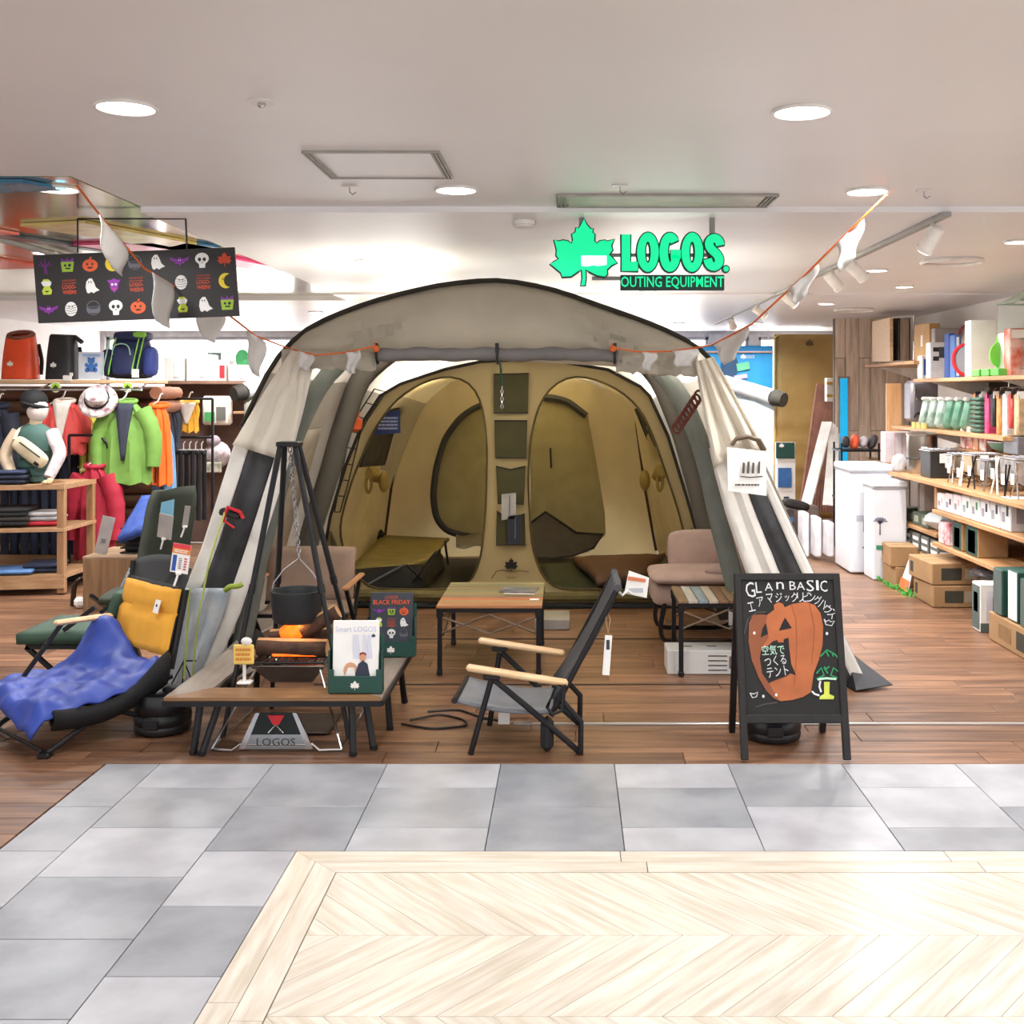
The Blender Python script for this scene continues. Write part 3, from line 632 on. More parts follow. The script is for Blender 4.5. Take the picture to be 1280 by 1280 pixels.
ap = build(MB().tube([P(915, 556, 5.56), P(920, 549, 5.55), P(935, 546, 5.55), P(948, 550, 5.55), P(955, 563, 5.56)], .02, 8, flat=.5), 'clip_ring', mat('ring_brown', '7b6a55', .35), None, 'clear brown clip ring above the white notice sheet', 'clip', smooth=True)
# ================================================================= FRONT FURNITURE
# ---- square hearth table of four boards around the fire pit
ht = thing('hearth_table', 'low square brown-topped hearth table around the fire pit', 'table', (-1.215, 5.015, .011))
hx0, hx1, hy0, hy1, hz = -1.66, -.77, 4.58, 5.45, .25; bw = .155
hw = wood('hearth_board', '7d5a3d', '94704c', 0, .4); hw2 = wood('hearth_board_side_lit', '8a7d70', '9c9084', 1, .4)  # side boards coloured greyer to stand for light falling on them differently
def board(q, m):
    zt, zb = hz, hz-.014
    b = build(MB().add([(x, y, zt) for x, y in q]+[(x, y, zb) for x, y in q], [[0, 1, 2, 3], [7, 6, 5, 4], [0, 4, 5, 1], [1, 5, 6, 2], [2, 6, 7, 3], [3, 7, 4, 0]]), 'board', m, ht)
    k = MB(); pts = [(x, y, zb-.011) for x, y in q]
    for a, c in zip(pts, pts[1:]+pts[:1]): k.bar(a, c, .016, .02)
    build(k, 'edge_frame', dark_metal, b)
g = .002
board([(hx0, hy0), (hx1, hy0), (hx1-bw-g, hy0+bw), (hx0+bw+g, hy0+bw)], hw)
board([(hx0, hy1), (hx1, hy1), (hx1-bw-g, hy1-bw), (hx0+bw+g, hy1-bw)], hw)
board([(hx0, hy0+g), (hx0, hy1-g), (hx0+bw, hy1-bw-g), (hx0+bw, hy0+bw+g)], hw2)
board([(hx1, hy0+g), (hx1, hy1-g), (hx1-bw, hy1-bw-g), (hx1-bw, hy0+bw+g)], hw2)
for (a, b) in (((-1.52, 4.62), (-1.545, 4.60)), ((-1.45, 4.66), (-1.505, 4.585)), ((-.90, 4.62), (-.885, 4.58)), ((-.86, 4.70), (-.815, 4.66)), ((-1.62, 5.3), (-1.63, 5.38)), ((-1.5, 5.38), (-1.52, 5.43)), ((-.80, 5.28), (-.79, 5.36)), ((-.81, 4.95), (-.79, 4.93))):
    build(MB().tube([(a[0], a[1], hz-.02), (b[0], b[1], .016)], .0145, 8).tube([(b[0], b[1], .014), (b[0], b[1], .03)], .0165, 8), 'leg', dark_metal, ht, smooth=True)
# ---- four-legged pot stand with chain and pot
ts = thing('pot_hanger_stand', 'black four-legged pot hanger stand over the fire pit', 'pot stand', (-1.26, 5.05, .011))
top = P(362, 555, 5.08)
build(MB().box(top, (.1, .1, .022), .003).tube([top+Vector((-.035, -.052, -.004)), top+Vector((-.035, -.058, -.004))], .007, 6), 'top_plate', dark_metal, ts)
for d, ft in (((-.035, -.03), (-1.487, 4.80)), ((-.03, .03), (-1.40, 5.26)), ((.03, -.02), (-.945, 4.80)), ((.035, .03), (-.945, 5.24))):
    a = top+Vector((d[0], d[1], -.01)); b = Vector((ft[0], ft[1], .014)); m = a.lerp(b, .5)
    lg = build(MB().tube([a, m], .013, 8).tube([m, b], .0105, 8), 'leg', dark_metal, ts, smooth=True)
    build(MB().tube([m+(a-b).normalized()*.02, m-(a-b).normalized()*.02], .016, 8), 'joint_collar', dark_metal, lg)
pc = P(371, 755, 5.03); pz = .605
ct = thing('hanging_pot', 'black cast-iron pot hanging on a chain under the stand', 'pot', (pc.x, pc.y, .47))
build(MB().lathe([(.085, .47), (.098, .472), (.106, .485), (.114, .59), (.118, .605), (.118, .612), (.108, .612), (.1, .595), (.09, .5), (.05, .482)], (pc.x, pc.y, 0), 28), 'pot_body', mat('cast_iron', '26282b', .6, bump=.05), ct, smooth=True)
ca = Vector((pc.x+.01, pc.y, .755))
build(MB().tube([Vector((pc.x-.112, pc.y, .59)), Vector((pc.x-.105, pc.y, .64)), Vector((pc.x-.06, pc.y, .7)), ca, Vector((pc.x+.07, pc.y, .69)), Vector((pc.x+.108, pc.y, .63)), Vector((pc.x+.113, pc.y, .59))], .0035, 6), 'bail_handle', chrome, ct)
k = MB(); n = 26; tz = top.z-.02
for i in range(n):
    c = ca.lerp(Vector((top.x, top.y, tz)), i/n)+Vector((0, 0, .012)); r = .0145
    k.tube([c+(Vector((math.cos(a)*r*.55, 0, math.sin(a)*r)) if i % 2 else Vector((0, math.cos(a)*r*.55, math.sin(a)*r))) for a in [j*math.pi/4 for j in range(8)]], .0028, 5, closed=True)
build(k, 'chain', chrome, ct)
# ---- pyramid fire pit with rods, plate, logs
fp = thing('fire_pit', 'folding stainless fire pit with rod frame standing inside the hearth table', 'fire pit', (-1.22, 5.0, .011)); fx, fy = -1.215, 4.98
rod = .006
k = MB()
for s in (-1, 1):
    k.tube([(fx-s*.27, fy-.34, .02), (fx-s*.26, fy+.2, .02), (fx-s*.14, fy+.17, .3), (fx-s*.14, fy-.15, .3), (fx-s*.27, fy-.34, .02)], rod, 6)
k.tube([(fx-.27, fy-.34, .019), (fx-.18, fy-.35, .019), (fx-.15, fy-.34, .04), (fx+.15, fy-.34, .04), (fx+.18, fy-.35, .019), (fx+.27, fy-.34, .019)], rod, 6)
build(k, 'rod_frame', chrome, fp, smooth=True)
bowl = MB(); r0, r1 = .16, .09
bowl.grid([[(fx+sx*r0, fy+sy*r0, .32) for sx, sy in ((-1, -1), (1, -1), (1, 1), (-1, 1))], [(fx+sx*r1, fy+sy*r1, .235) for sx, sy in ((-1, -1), (1, -1), (1, 1), (-1, 1))]], True)
build(bowl, 'fire_bowl', mat('bowl_dark', '8a8580', .35, metal=.9), fp, solid=.004)
k = MB()
k.prism([(-.155, .0), (.155, .0), (.085, .15), (-.085, .15)], FRONT((fx, fy-.335, .022)), .006); pl = build(k, 'front_plate', mat('plate_dark', '1e2424', .3, metal=.4), fp)
for s in (-1, 1): build(MB().prism([(s*.155, 0), (s*.128, 0), (s*.068, .15), (s*.085, .15)], FRONT((fx, fy-.342, .022)), .005), 'plate_edge', chrome, pl)
build(MB().prism([(-.15, .0), (.15, .0), (.118, .06), (-.118, .06)], FRONT((fx, fy-.3415, .022)), .003), 'name_band', mat('band_steel', '9fa4a8', .3, metal=.8), pl)
text('LOGOS', FRONT((fx, fy-.345, .052)), .16, .03, mat('band_letter', '34393c', .4), pl)
build(MB().prism([(-.035, .14), (.035, .14), (.012, .1), (-.012, .1)], FRONT((fx, fy-.342, .022)), .004), 'red_badge', red_print, pl)
build(MB().tube([(fx-.03, fy-.348, .09), (fx, fy-.352, .125), (fx+.03, fy-.348, .09)], .004, 6), 'wire_loop', chrome, pl)
k = MB()
for i in range(9): k.tube([(fx-.15+i*.0375, fy-.17, .335), (fx-.15+i*.0375, fy+.17, .335)], .004, 6)
for s in (-1, 1): k.tube([(fx-.16, fy+s*.165, .335), (fx+.16, fy+s*.165, .335)], .005, 6)
build(k, 'grate', dark_metal, fp, kind='stuff')
build(MB().box((fx, fy+.02, .022), (.34, .3, .006), .002), 'ash_tray', mat('tray_dark', '4b423b', .35, metal=.5), fp)
bark = mat('log_bark', '4f372a', .9, var=.25, sc=20, bump=.6, bsc=40); heart = mat('log_split', 'c99766', .8, var=.1, sc=9)
ember = mat('led_ember', 'ff5a14', .5, emis=1.5, var=.3, sc=14)
for i, (a, b, r, lb) in enumerate((((fx-.16, fy-.03, .375), (fx+.15, fy-.05, .372), .04, 'horizontal front log with dark bark glowing underneath'), ((fx-.14, fy+.09, .385), (fx+.12, fy+.12, .39), .042, 'split log lying behind the ember glow'), ((fx+.02, fy+.02, .43), (fx+.18, fy+.03, .52), .034, 'split log leaning up to the right of the fire'))):
    a, b = Vector(a), Vector(b); d = (b-a).normalized(); u = Vector((0, 0, 1)); u = (u-d*u.dot(d)).normalized(); w = d.cross(u)
    lg = thing('fire_log', lb, 'log', a); n = 9
    out = MB(); rows = []
    for t in range(7):
        p = a.lerp(b, t/6); rows.append([p+(u*math.cos(an)+w*math.sin(an))*r*(1+.08*wob(t, an)) for an in [math.pi*(.2+1.6*j/n) for j in range(n+1)]])
    out.grid(rows); build(out, 'bark', bark, lg, smooth=True, solid=.004)
    sp = MB(); rows = []
    for t in range(7):
        e0, e1 = a.lerp(b, t/6)+(u*math.cos(math.pi*.2)+w*math.sin(math.pi*.2))*r, a.lerp(b, t/6)+(u*math.cos(math.pi*1.8)+w*math.sin(math.pi*1.8))*r
        rows.append([e0, (e0+e1)/2+u*r*.2, e1])
    sp.grid(rows)
    for p in (a, b): sp.add([p+(u*math.cos(an)+w*math.sin(an))*r*.98 for an in [math.pi*(.2+1.6*j/n) for j in range(n+1)]]+[p+u*r*.9], [list(range(n+2))])
    build(sp, 'split_face', heart, lg)
em = thing('ember_light', 'orange glowing ember light between the logs', 'fire light', (fx, fy, .34))
build(MB().ball((fx-.03, fy+.03, .425), (.055, .03, .04), 10, 6), 'flame', ember, em, smooth=True)
build(MB().box((fx+.01, fy-.06, .347), (.2, .03, .012), .004), 'glow_strip', ember, em)
lamp('POINT', (fx, fy-.02, .47), 1.6, (1, .42, .13), .04)
yc = thing('yellow_tag_clip', 'rounded yellow price card on a white clip beside the fire', 'price card', (-1.39, 4.79, .255)); yo = Vector((-1.385, 4.76, 0))
build(MB().box(yo+Vector((0, 0, .385)), (.088, .012, .085), .005), 'card', mat('card_yellow', 'f5cf6c', .6), yc)
scribble(FRONT(yo+Vector((0, -.0065, .386))), .066, .06, 3, mat('card_orange', 'd98a3c'), yc)
build(MB().ball(yo+Vector((.012, 0, .44)), (.024, .012, .018)), 'clip_knob', white, yc, smooth=True)
build(MB().box(yo+Vector((0, .01, .312)), (.014, .01, .09), .003).box(yo+Vector((0, .02, .262)), (.06, .05, .01), .003), 'clip_stand', white, yc)
# ---- brochure stands
ICON = {}
def icon(kind, M, s, parent):
    """small halloween print, s = half height"""
    c = {'tree': ['6b2a7a'], 'cake': ['9ec23f', '7a3b93', '2c2c2c'], 'pumpkin': ['e8653a', '2c2c2c'], 'moon': ['f0d83c', '2c2c2c'], 'pot': ['6a6c74', '3c3d44'], 'ghost': ['f2f2f0', '2c2c2c'], 'bat': ['86339c', 'f2f2f0'], 'skull': ['f2f2f0', '2c2c2c'], 'leaf': ['cf4a2c'], 'vase': ['c9de4a', 'f2f2f0', '2c2c2c'], 'face': ['9a3cb0', 'f2f2f0', 'd84a6a'], 'mummy': ['ecece8', '2c2c2c'], 'word': ['d9583a']}[kind]
    mats = [mat('print_'+x, x, .6, var=.03) for x in c]; mb = MB()
    def pr(pts, lvl, slot): mb.slot(slot); mb.prism([(x*s, y*s) for x, y in pts], M @ Matrix.Translation((0, 0, .0008*lvl)), .0007)
    if kind == 'tree':
        pr([(-.12, -1), (.3, -1), (.15, -.2), (.6, .5), (.45, .55), (.1, .1), (.05, .9), (-.08, .9), (-.1, .1), (-.6, .7), (-.7, .6), (-.2, -.2)], 0, 0); pr([(.3, .1), (.9, .25), (.9, .15), (.3, -.05)], 0, 0); pr([(-.3, .1), (-.9, .3), (-.95, .2), (-.3, -.05)], 0, 0)
    elif kind == 'cake':
        pr([(-.7, -.8), (.6, -.8), (.8, .4), (.4, .6), (-.4, .6), (-.85, .4)], 0, 0); pr([(-.8, .45), (.8, .45), (.7, .95), (.2, .6), (0, 1), (-.25, .6), (-.75, .9)], 1, 1); pr(ell(.25, 0, .2, .2, 8), 1, 2); pr(ell(-.3, 0, .16, .16, 8), 1, 2); pr([(-.3, -.45), (.35, -.5), (.3, -.3), (-.3, -.28)], 1, 2)
    elif kind == 'pumpkin':
        pr(ell(0, -.1, .95, .78, 18), 0, 0); pr([(-.1, .5), (.12, .5), (.22, .95), (0, .95)], 0, 0); pr(ell(-.35, .05, .12, .16, 8), 1, 1); pr(ell(.3, .05, .12, .16, 8), 1, 1); pr([(-.4, -.3), (.4, -.3), (.2, -.5), (-.2, -.5)], 1, 1)
    elif kind == 'moon':
        pr(ell(0, 0, .9, .95, 16, 60, 300)+ell(.35, 0, .6, .75, 12, 250, 110)[::1], 0, 0); pr(ell(-.35, .2, .08, .12, 8), 1, 1)
    elif kind == 'pot':
        pr(ell(0, -.15, .85, .7, 16, 170, 370)+ell(0, .05, .85, .2, 8, 0, 180), 0, 0); pr(ribbon(ell(0, .1, .8, .8, 12, 0, 180), .09), 1, 0); pr(ell(0, .05, .65, .16, 12), 1, 1); pr([(-.5, -.6), (.5, -.6), (.4, -.75), (-.4, -.75)], 1, 1)
    elif kind == 'ghost':
        pr([(-.6, -.85), (-.75, -.2), (-.65, .5), (-.3, .9), (.05, .9), (.3, .4), (.5, -.2), (.95, -.6), (.5, -.75), (.2, -.95), (-.1, -.75), (-.35, -.95)], 0, 0); pr(ell(-.35, .45, .07, .11, 8), 1, 1); pr(ell(-.05, .45, .07, .11, 8), 1, 1)
    elif kind == 'bat':
        pr([(-.2, -.3), (0, -.6), (.2, -.3), (.5, -.35), (.6, -.1), (1.1, .1), (1.2, .5), (.6, .3), (.2, .25), (.18, .55), (0, .35), (-.18, .55), (-.2, .25), (-.6, .3), (-1.2, .5), (-1.1, .1), (-.6, -.1), (-.5, -.35)], 0, 0); pr(ell(-.1, .1, .06, .06, 6), 1, 1); pr(ell(.1, .1, .06, .06, 6), 1, 1)
    elif kind == 'skull':
        pr(ell(0, .2, .85, .72, 16, -35, 215)+[(-.4, -.45), (-.35, -.95), (.35, -.95), (.4, -.45)], 0, 0); pr(ell(-.3, .1, .2, .24, 10), 1, 1); pr(ell(.3, .1, .2, .24, 10), 1, 1); pr([(-.08, -.35), (.08, -.35), (0, -.15)], 1, 1)
    elif kind == 'leaf': pr([(x*.9, y*.9) for x, y in LEAF], 0, 0)
    elif kind == 'vase':
        pr([(-.5, -.9), (.5, -.9), (.62, -.4), (.3, .15), (-.3, .15), (-.62, -.4)], 0, 0); pr([(-.45, .15), (.45, .15), (.6, .6), (.2, .9), (-.3, .95), (-.7, .6)], 1, 1); pr([(-.5, .75), (.5, .75), (.2, 1), (-.4, 1)], 2, 0); pr([(-.3, -.45), (.3, -.45), (.1, -.62), (-.1, -.62)], 1, 2)
    elif kind == 'face':
        pr([(0, -.95), (.45, -.5), (.55, .2), (.85, .6), (.4, .6), (0, .8), (-.4, .6), (-.85, .6), (-.55, .2), (-.45, -.5)], 0, 0); pr(ell(-.22, .05, .15, .15, 8), 1, 1); pr(ell(.22, .05, .15, .15, 8), 1, 1); pr(ell(0, -.5, .2, .12, 8), 1, 2)
    elif kind == 'mummy':
        pr(ell(0, 0, .75, .9, 16), 0, 0)
        for i in range(4): pr(ribbon([(-.65, .45-.3*i), (0, .3-.3*i), (.65, .5-.3*i)], .05), 1, 1)
        pr(ell(-.2, .3, .08, .1, 8), 2, 1); pr(ell(.2, .3, .08, .1, 8), 2, 1)
    if kind == 'word':
        T2 = Matrix.Translation
        text('LOGOS SHOP', M @ T2((0, s*.75, 0)), s*1.7, s*.22, mats[0], parent, 'print_word', .001); text('HALLOWEEN', M @ T2((0, s*.4, 0)), s*1.7, s*.2, mats[0], parent, 'print_word', .001)
        text('LOGO-', M @ T2((0, -.05*s, 0)), s*1.7, s*.5, mats[0], parent, 'print_word', .001, .02); text('WEEN!', M @ T2((0, -.7*s, 0)), s*1.7, s*.5, mats[0], parent, 'print_word', .001, .02)
        return
    key = {'tree': 'bare_tree', 'vase': 'green_figure', 'face': 'purple_mask', 'moon': 'crescent_moon', 'pot': 'black_pot'}.get(kind, kind)
    build(mb, key+'_print', mats, parent)
def stand(name, lbl, c, w, h, lean=.05):
    t = thing(name, lbl, 'brochure stand', c); c = Vector(c)
    build(MB().box(c+Vector((0, .045, h*.42)), (w, .006, h*.84), .001, R3(-4, 0, 0)), 'back_card', green_dk, t)
    build(MB().box(c+Vector((0, -.008, .0375)), (w, .005, .07), .001).box(c+Vector((-w/2+.012, -.009, .085)), (.024, .005, .03), .001).box(c+Vector((w/2-.012, -.009, .085)), (.024, .005, .03), .001).box(c+Vector((0, .02, .004)), (w, .06, .005), .001), 'front_pocket', green_dk, t)
    for s in (-1, 1): build(MB().box(c+Vector((s*(w/2-.002), .02, h*.32)), (.004, .055, h*.62), .001), 'side_wall', green_dk, t)
    build(MB().prism([(x*.02, y*.02) for x, y in LEAF], FRONT(c+Vector((0, -.0115, .035))), .001), 'leaf_emblem', white_paper, t)
    return t
c1 = G(443, 868, hz+.003); c1.y += .02
s1 = stand('brochure_stand', 'green brochure stand of white catalogues on the hearth table corner', c1, .222, .28)
BRO = Matrix.Rotation(math.radians(-4), 4, 'X')
br = build(MB().box(c1+Vector((0, .018, .153)), (.19, .018, .285), .001, R3(-4, 0, 0)), 'catalogue', white_paper, None, 'white catalogue with a family photo in the green stand', 'catalogue')
FM = lambda dx, dz: FRONT(c1+Vector((dx, .0075-(.153-dz)*.07, dz)))
text('Smart LOGOS', FM(0, .262), .17, .022, mat('pale_violet_print', 'c5c6df', .6), br)
for (dx, w2) in ((.0, .02), (.035, .012), (.055, .01)): build(MB().prism([(-w2/2, -.07), (w2/2+.015, -.07), (w2/2, .07), (-w2/2, .07)], FM(dx, .17), .0006), 'pale_column_print', mat('pale_col', 'dcdcec', .6, var=.02), br)
k = MB(); k.prism(ell(-.02, .0, .03, .035, 12), FM(0, .092), .001); build(k, 'figure_print', mat('print_skin', 'd9a17c', .7), br)
build(MB().prism([(-.005, -.03), (.06, -.03), (.05, .02), (.03, .035), (.012, .02)], FM(0, .1), .0016), 'figure_print', mat('print_navy', '33374a', .7), br)
build(MB().prism(ell(.03, .0, .014, .016, 10), FM(0, .145), .0016), 'figure_print', mat('print_skin', 'd9a17c', .7), br); build(MB().prism(ell(.03, .0, .015, .01, 8), FM(0, .158), .002), 'figure_print', mat('print_redhat', '8c2c2c', .7), br)
build(MB().prism([(-.045, -.02), (.0, -.02), (-.005, .02), (-.03, .02)], FM(0, .085), .002), 'figure_print', white, br); build(MB().prism([(x*.009, y*.009) for x, y in LEAF], FM(.073, .235), .001), 'leaf_emblem', mat('print_navy', '33374a'), br)
c2 = G(489, 821, hz+.003)
s2 = stand('brochure_stand', 'green brochure stand of dark event leaflets behind the white catalogue', c2, .226, .29)
b2_ = build(MB().box(c2+Vector((0, .018, .155)), (.2, .016, .285), .001, R3(-4, 0, 0)), 'event_leaflet', mat('leaflet_dark', '3c424c', .6, var=.04), None, 'dark event leaflet with halloween pictures in the green stand', 'leaflet')
FM2 = lambda dx, dz: FRONT(c2+Vector((dx, .0085-(.155-dz)*.07, dz)))
text('LOGOS', FM2(0, .278), .06, .015, mat('print_e8653a', 'e8653a'), b2_); text('BLACK FRIDAY', FM2(0, .255), .175, .022, mat('print_e8653a', 'e8653a'), b2_, bold=.02)
for i, kk in enumerate(('bat', 'cake', 'pumpkin', 'vase', 'word', 'ghost', None, 'skull', 'pot')):
    if kk: icon(kk, FM2(-.058+.058*(i % 3), .213-.052*(i//3)), .023, b2_)
# ---- charcoal low chair with wooden arms (faces left)
def P2(x, y, Y): return P(x, y, Y)
chg = mat('charcoal_cloth', '46474b', .8, var=.08); seatg = mat('grey_seat_cloth', '77787c', .75, var=.06)
c = thing('camp_chair', 'charcoal low folding camp chair with pale wooden armrests', 'chair', (-.15, 4.8, .011))
yn, yf = 4.60, 5.0
for (pts, Y) in (([(583, 834), (630, 841), (680, 849), (710, 854)], yn), ([(598, 800), (640, 806), (680, 812), (706, 817)], yf)):
    k = MB(); a, b = P(*pts[0], Y), P(*pts[-1], Y); d = (b-a); k.box((a+b)/2, (d.length, .042, .026), .009, Matrix.Rotation(-math.atan2(d.z, d.x), 3, 'Y'))
    arm = build(k, 'armrest', beech, c, smooth=False)
    build(MB().box(a.lerp(b, .25)+Vector((0, 0, -.022)), (.07, .03, .022), .004), 'arm_bracket', dark_metal, arm)
for Y, dx, dy in ((yn, 0, 0), (yf, 17, -34)):
    f0 = P(614+dx*.6, 850+dy, Y); foot1 = Vector((-.407+(.05 if dy else 0), Y, .012)); foot2 = Vector((.045, Y, .014)); hip = P(683, 905, yn); hip = Vector((hip.x, Y, hip.z))
    for (q, nm) in (([f0, foot1], 'front_leg'), ([f0+Vector((.01, 0, 0)), hip, foot2], 'rear_leg'), ([foot2, Vector((.047, Y, .145)), hip+Vector((.06, 0, .10))], 'rear_brace')):
        build(MB().tube([p+Vector((0, .012 if nm == 'rear_leg' else 0, 0)) for p in q], .0125, 8), nm, dark_metal, c, smooth=True)
rows = []
for r in range(7):
    t = r/6; a = P(568, 876, 4.62).lerp(P(585, 847, 5.0), t); b = P(690, 891, 4.62); b = b.lerp(Vector((b.x+.005, 5.0, b.z)), t)
    rows.append([a.lerp(b, u/10)+Vector((0, 0, -.018*math.sin(math.pi*u/10))) for u in range(11)])
build(MB().grid(rows), 'seat', seatg, c, smooth=True, solid=.012)
build(MB().tube([P(568, 876, 4.605), P(585, 847, 5.015)], .013, 8), 'seat_rail', dark_metal, c, smooth=True)
bt0, bt1 = P(692, 880, 4.64), P(772, 733, 4.64); bt0.z += .02
rows = []
for r in range(9):
    t = r/8; p = bt0.lerp(bt1, t)+Vector((.02*math.sin(math.pi*t), 0, 0)); rows.append([Vector((p.x+.012*math.sin(math.pi*u/6), ease(4.63, 4.99, u/6), p.z)) for u in range(7)])
build(MB().grid(rows), 'backrest', chg, c, smooth=True, solid=.02)
for Y in (4.615, 5.0): build(MB().tube([Vector((bt0.x-.01, Y, bt0.z-.06)), Vector((bt1.x, Y, bt1.z))], .0125, 8), 'back_post', dark_metal, c, smooth=True)
build(MB().tube([Vector((bt1.x, 4.6, bt1.z)), Vector((bt1.x, 5.01, bt1.z))], .016, 8), 'top_rail', chg, c, smooth=True)
build(MB().box(P(684, 917, 4.66), (.055, .12, .13), .025), 'storage_pouch', mat('pouch_black', '1f1f22', .7), c, smooth=False)
k = MB(); q = [P(695, 858, 4.575), P(706, 856, 4.575), P(703, 888, 4.575), P(690, 893, 4.575), P(684, 884, 4.575)]
build(k.tube(q, .008, 6, closed=True), 'lock_handle', dark_metal, c, smooth=True)
pt = build(MB().prism([(-.05, -.035), (.045, -.055), (.055, .03), (-.03, .06)], FRONT(P(795, 731, 4.72)), .003), 'price_tag', white_paper, None, 'white price tag clipped on top of the charcoal chair back', 'price tag')
k = MB(); build(MB().prism([(-.035, .02), (.04, .01), (.042, .024), (-.032, .036)], FRONT(P(795, 731, 4.715)), .002), 'red_band', mat('tag_orange', 'd87a56', .6), pt); build(MB().box(P(795, 738, 4.714), (.06, .001, .018)), 'grey_band', mat('tag_grey', 'b9bcc6', .6), pt)
build(MB().tube([P(772, 738, 4.7), P(778, 744, 4.68), P(784, 738, 4.7), P(790, 742, 4.715)], .006, 6), 'tag_clip', white, pt, smooth=True)
ht_ = build(MB().box(P(759, 819, 4.62), (.03, .004, .165), .001, R3(0, 4, 0)), 'hang_tag', white_paper, None, 'narrow white hang tag on a string at the charcoal chair', 'hang tag')
build(MB().box(P(760, 806, 4.617), (.014, .001, .04)), 'tag_print', mat('print_dark2', '3c3c40', .7), ht_); build(MB().tube([P(760, 791, 4.62), P(757, 772, 4.62), P(760, 764, 4.635), P(763, 775, 4.62), P(760, 791, 4.62)], .002, 5), 'string', mat('string_tan', 'b09a78', .8), ht_)
wl = build(MB().box(P(630, 898, 4.8)+Vector((0, 0, 0)), (.05, .004, .05), .001), 'white_label', white_paper, None, 'small white cloth label hanging under the grey seat', 'label')
# ---- slatted roll-top table
def slat_table(nm, lbl, x0, x1, y0, y1, z, cols, along='x', nslat=9):
    t = thing(nm, lbl, 'table', ((x0+x1)/2, (y0+y1)/2, .011))
    for i in range(nslat):
        m = cols[i % len(cols)]
        if along == 'x': w = (y1-y0)/nslat; build(MB().box(((x0+x1)/2, y0+w*(i+.5), z-.008), (x1-x0, w-.004, .016), .003), 'slat', m, t)
        else: w = (x1-x0)/nslat; build(MB().box((x0+w*(i+.5), (y0+y1)/2, z-.008), (w-.004, y1-y0, .016), .003), 'slat', m, t)
    for x in (x0+.018, x1-.018):
        for y in (y0+.018, y1-.018):
            lg = build(MB().box((x, y, (z-.03+.011)/2+.003), (.024, .024, z-.03-.011), .003), 'leg', dark_metal, t)
            build(MB().box((x, y, .027), (.03, .03, .026), .004), 'foot', black, lg); build(MB().box((x, y, z-.04), (.034, .034, .05), .004), 'leg_cap', dark_metal, lg)
    for y in (y0+.018, y1-.018): build(MB().bar((x0, y, z-.028), (x1, y, z-.028), .02), 'rail', dark_metal, t)
    for x in (x0+.018, x1-.018): build(MB().bar((x, y0, z-.028), (x, y1, z-.028), .02), 'rail', dark_metal, t)
    rm = mat('brace_bronze', '6a5a4c', .4, metal=.6); hm = (x0+x1)/2
    for y in (y0+.012, y1-.012):
        for (a, b) in (((x0+.02, z-.06), (hm, z-.15)), ((hm, z-.15), (x1-.02, z-.06)), ((x0+.02, z-.15), (hm, z-.05)), ((hm, z-.05), (x1-.02, z-.15))):
            build(MB().tube([(a[0], y, a[1]), (b[0], y+.004, b[1])], .006, 6), 'brace', rm, t)
    for x in (x0+.03, x1-.03):
        build(MB().tube([(x, y0+.03, z-.06), (x, y1-.03, z-.16)], .006, 6), 'brace', rm, t); build(MB().tube([(x+.004, y0+.03, z-.16), (x+.004, y1-.03, z-.06)], .006, 6), 'brace', rm, t)
    return t
cols = [wood('slat_%d' % i, a, b, 0, .4) for i, (a, b) in enumerate((('a9714c', 'c08a60'), ('a8825a', 'b8956c'), ('b5623a', 'c87a50'), ('7a6a52', '93826a'), ('8b7a50', 'a08f63'), ('7d7a58', '929070'), ('8a7050', 'a48862'), ('6f6b4e', '85815f'), ('8c8158', 'a0976e')))]
slat_table('roll_top_table', 'low roll-top table with multicoloured wooden slats before the tent pillar', -.70, -.145, 5.87, 6.60, .38, cols)
mg = build(MB().box(G(649, 738, .383)+Vector((0, 0, .002)), (.2, .16, .006), .001, RZ(-8)), 'magazine', mat('magazine_cover', '4c4c52', .3, hex2='8a8a90', sc=12), None, 'glossy dark magazine lying on the slatted table', 'magazine')
build(MB().box(G(649, 742, .39)+Vector((0, -.01, .0015)), (.17, .02, .001), 0, RZ(-8)), 'white_strip', white_paper, mg)
build(MB().box(G(668, 750, .383)+Vector((0, 0, .003)), (.05, .035, .004), .001), 'small_card', white_paper, None, 'tiny white card on the slatted table edge', 'card')
cols2 = [wood('rslat_%d' % i, a, b, 1, .4) for i, (a, b) in enumerate((('7d6446', '8f7756'), ('b3ada0', 'c4beb2'), ('7e8f96', '93a2a8'), ('b5aa98', 'c8bead'), ('7a5c42', '8d6e52')))]
slat_table('slat_side_table', 'black-legged side table with white, grey and brown striped slats', .565, 1.10, 5.84, 6.28, .412, cols2, 'y', 10)
bx = thing('white_carton', 'long white carton with a printed folding table under the striped table', 'box', (.8, 6.04, .011))
build(MB().box((.805, 6.0, .075), (.58, .2, .126), .004), 'carton', mat('carton_white', 'd9d8d6', .6, var=.02), bx)
k = MB()
for i in range(4): k.box((.78, 5.898, .035+.025*i), (.1, .002, .005))
build(k, 'picture_print', mat('print_dark3', '4a3f3a', .7), bx, kind='stuff'); build(MB().prism([(0, 0), (.045, -.02), (.045, .08), (0, .06)], FRONT((.84, 5.8985, .045)), .001), 'picture_print', mat('print_brown', '7b6a62', .7), bx)
for xx in (.63, .76, .92): build(MB().box((xx, 6.0, .1385), (.05, .016, .001)), 'hand_hole', kraft2, bx)
build(MB().box((.98, 5.898, .06), (.03, .002, .07)), 'text_block', mat('print_lilac', 'a9a9b8'), bx)
pb = MB().box((-.11, 7.15, .045), (.22, .3, .065), .004); build(pb, 'silver_case', mat('case_silver', 'a9a6a0', .4, metal=.3), None, 'flat silver case on the floor behind the slatted table', 'case')
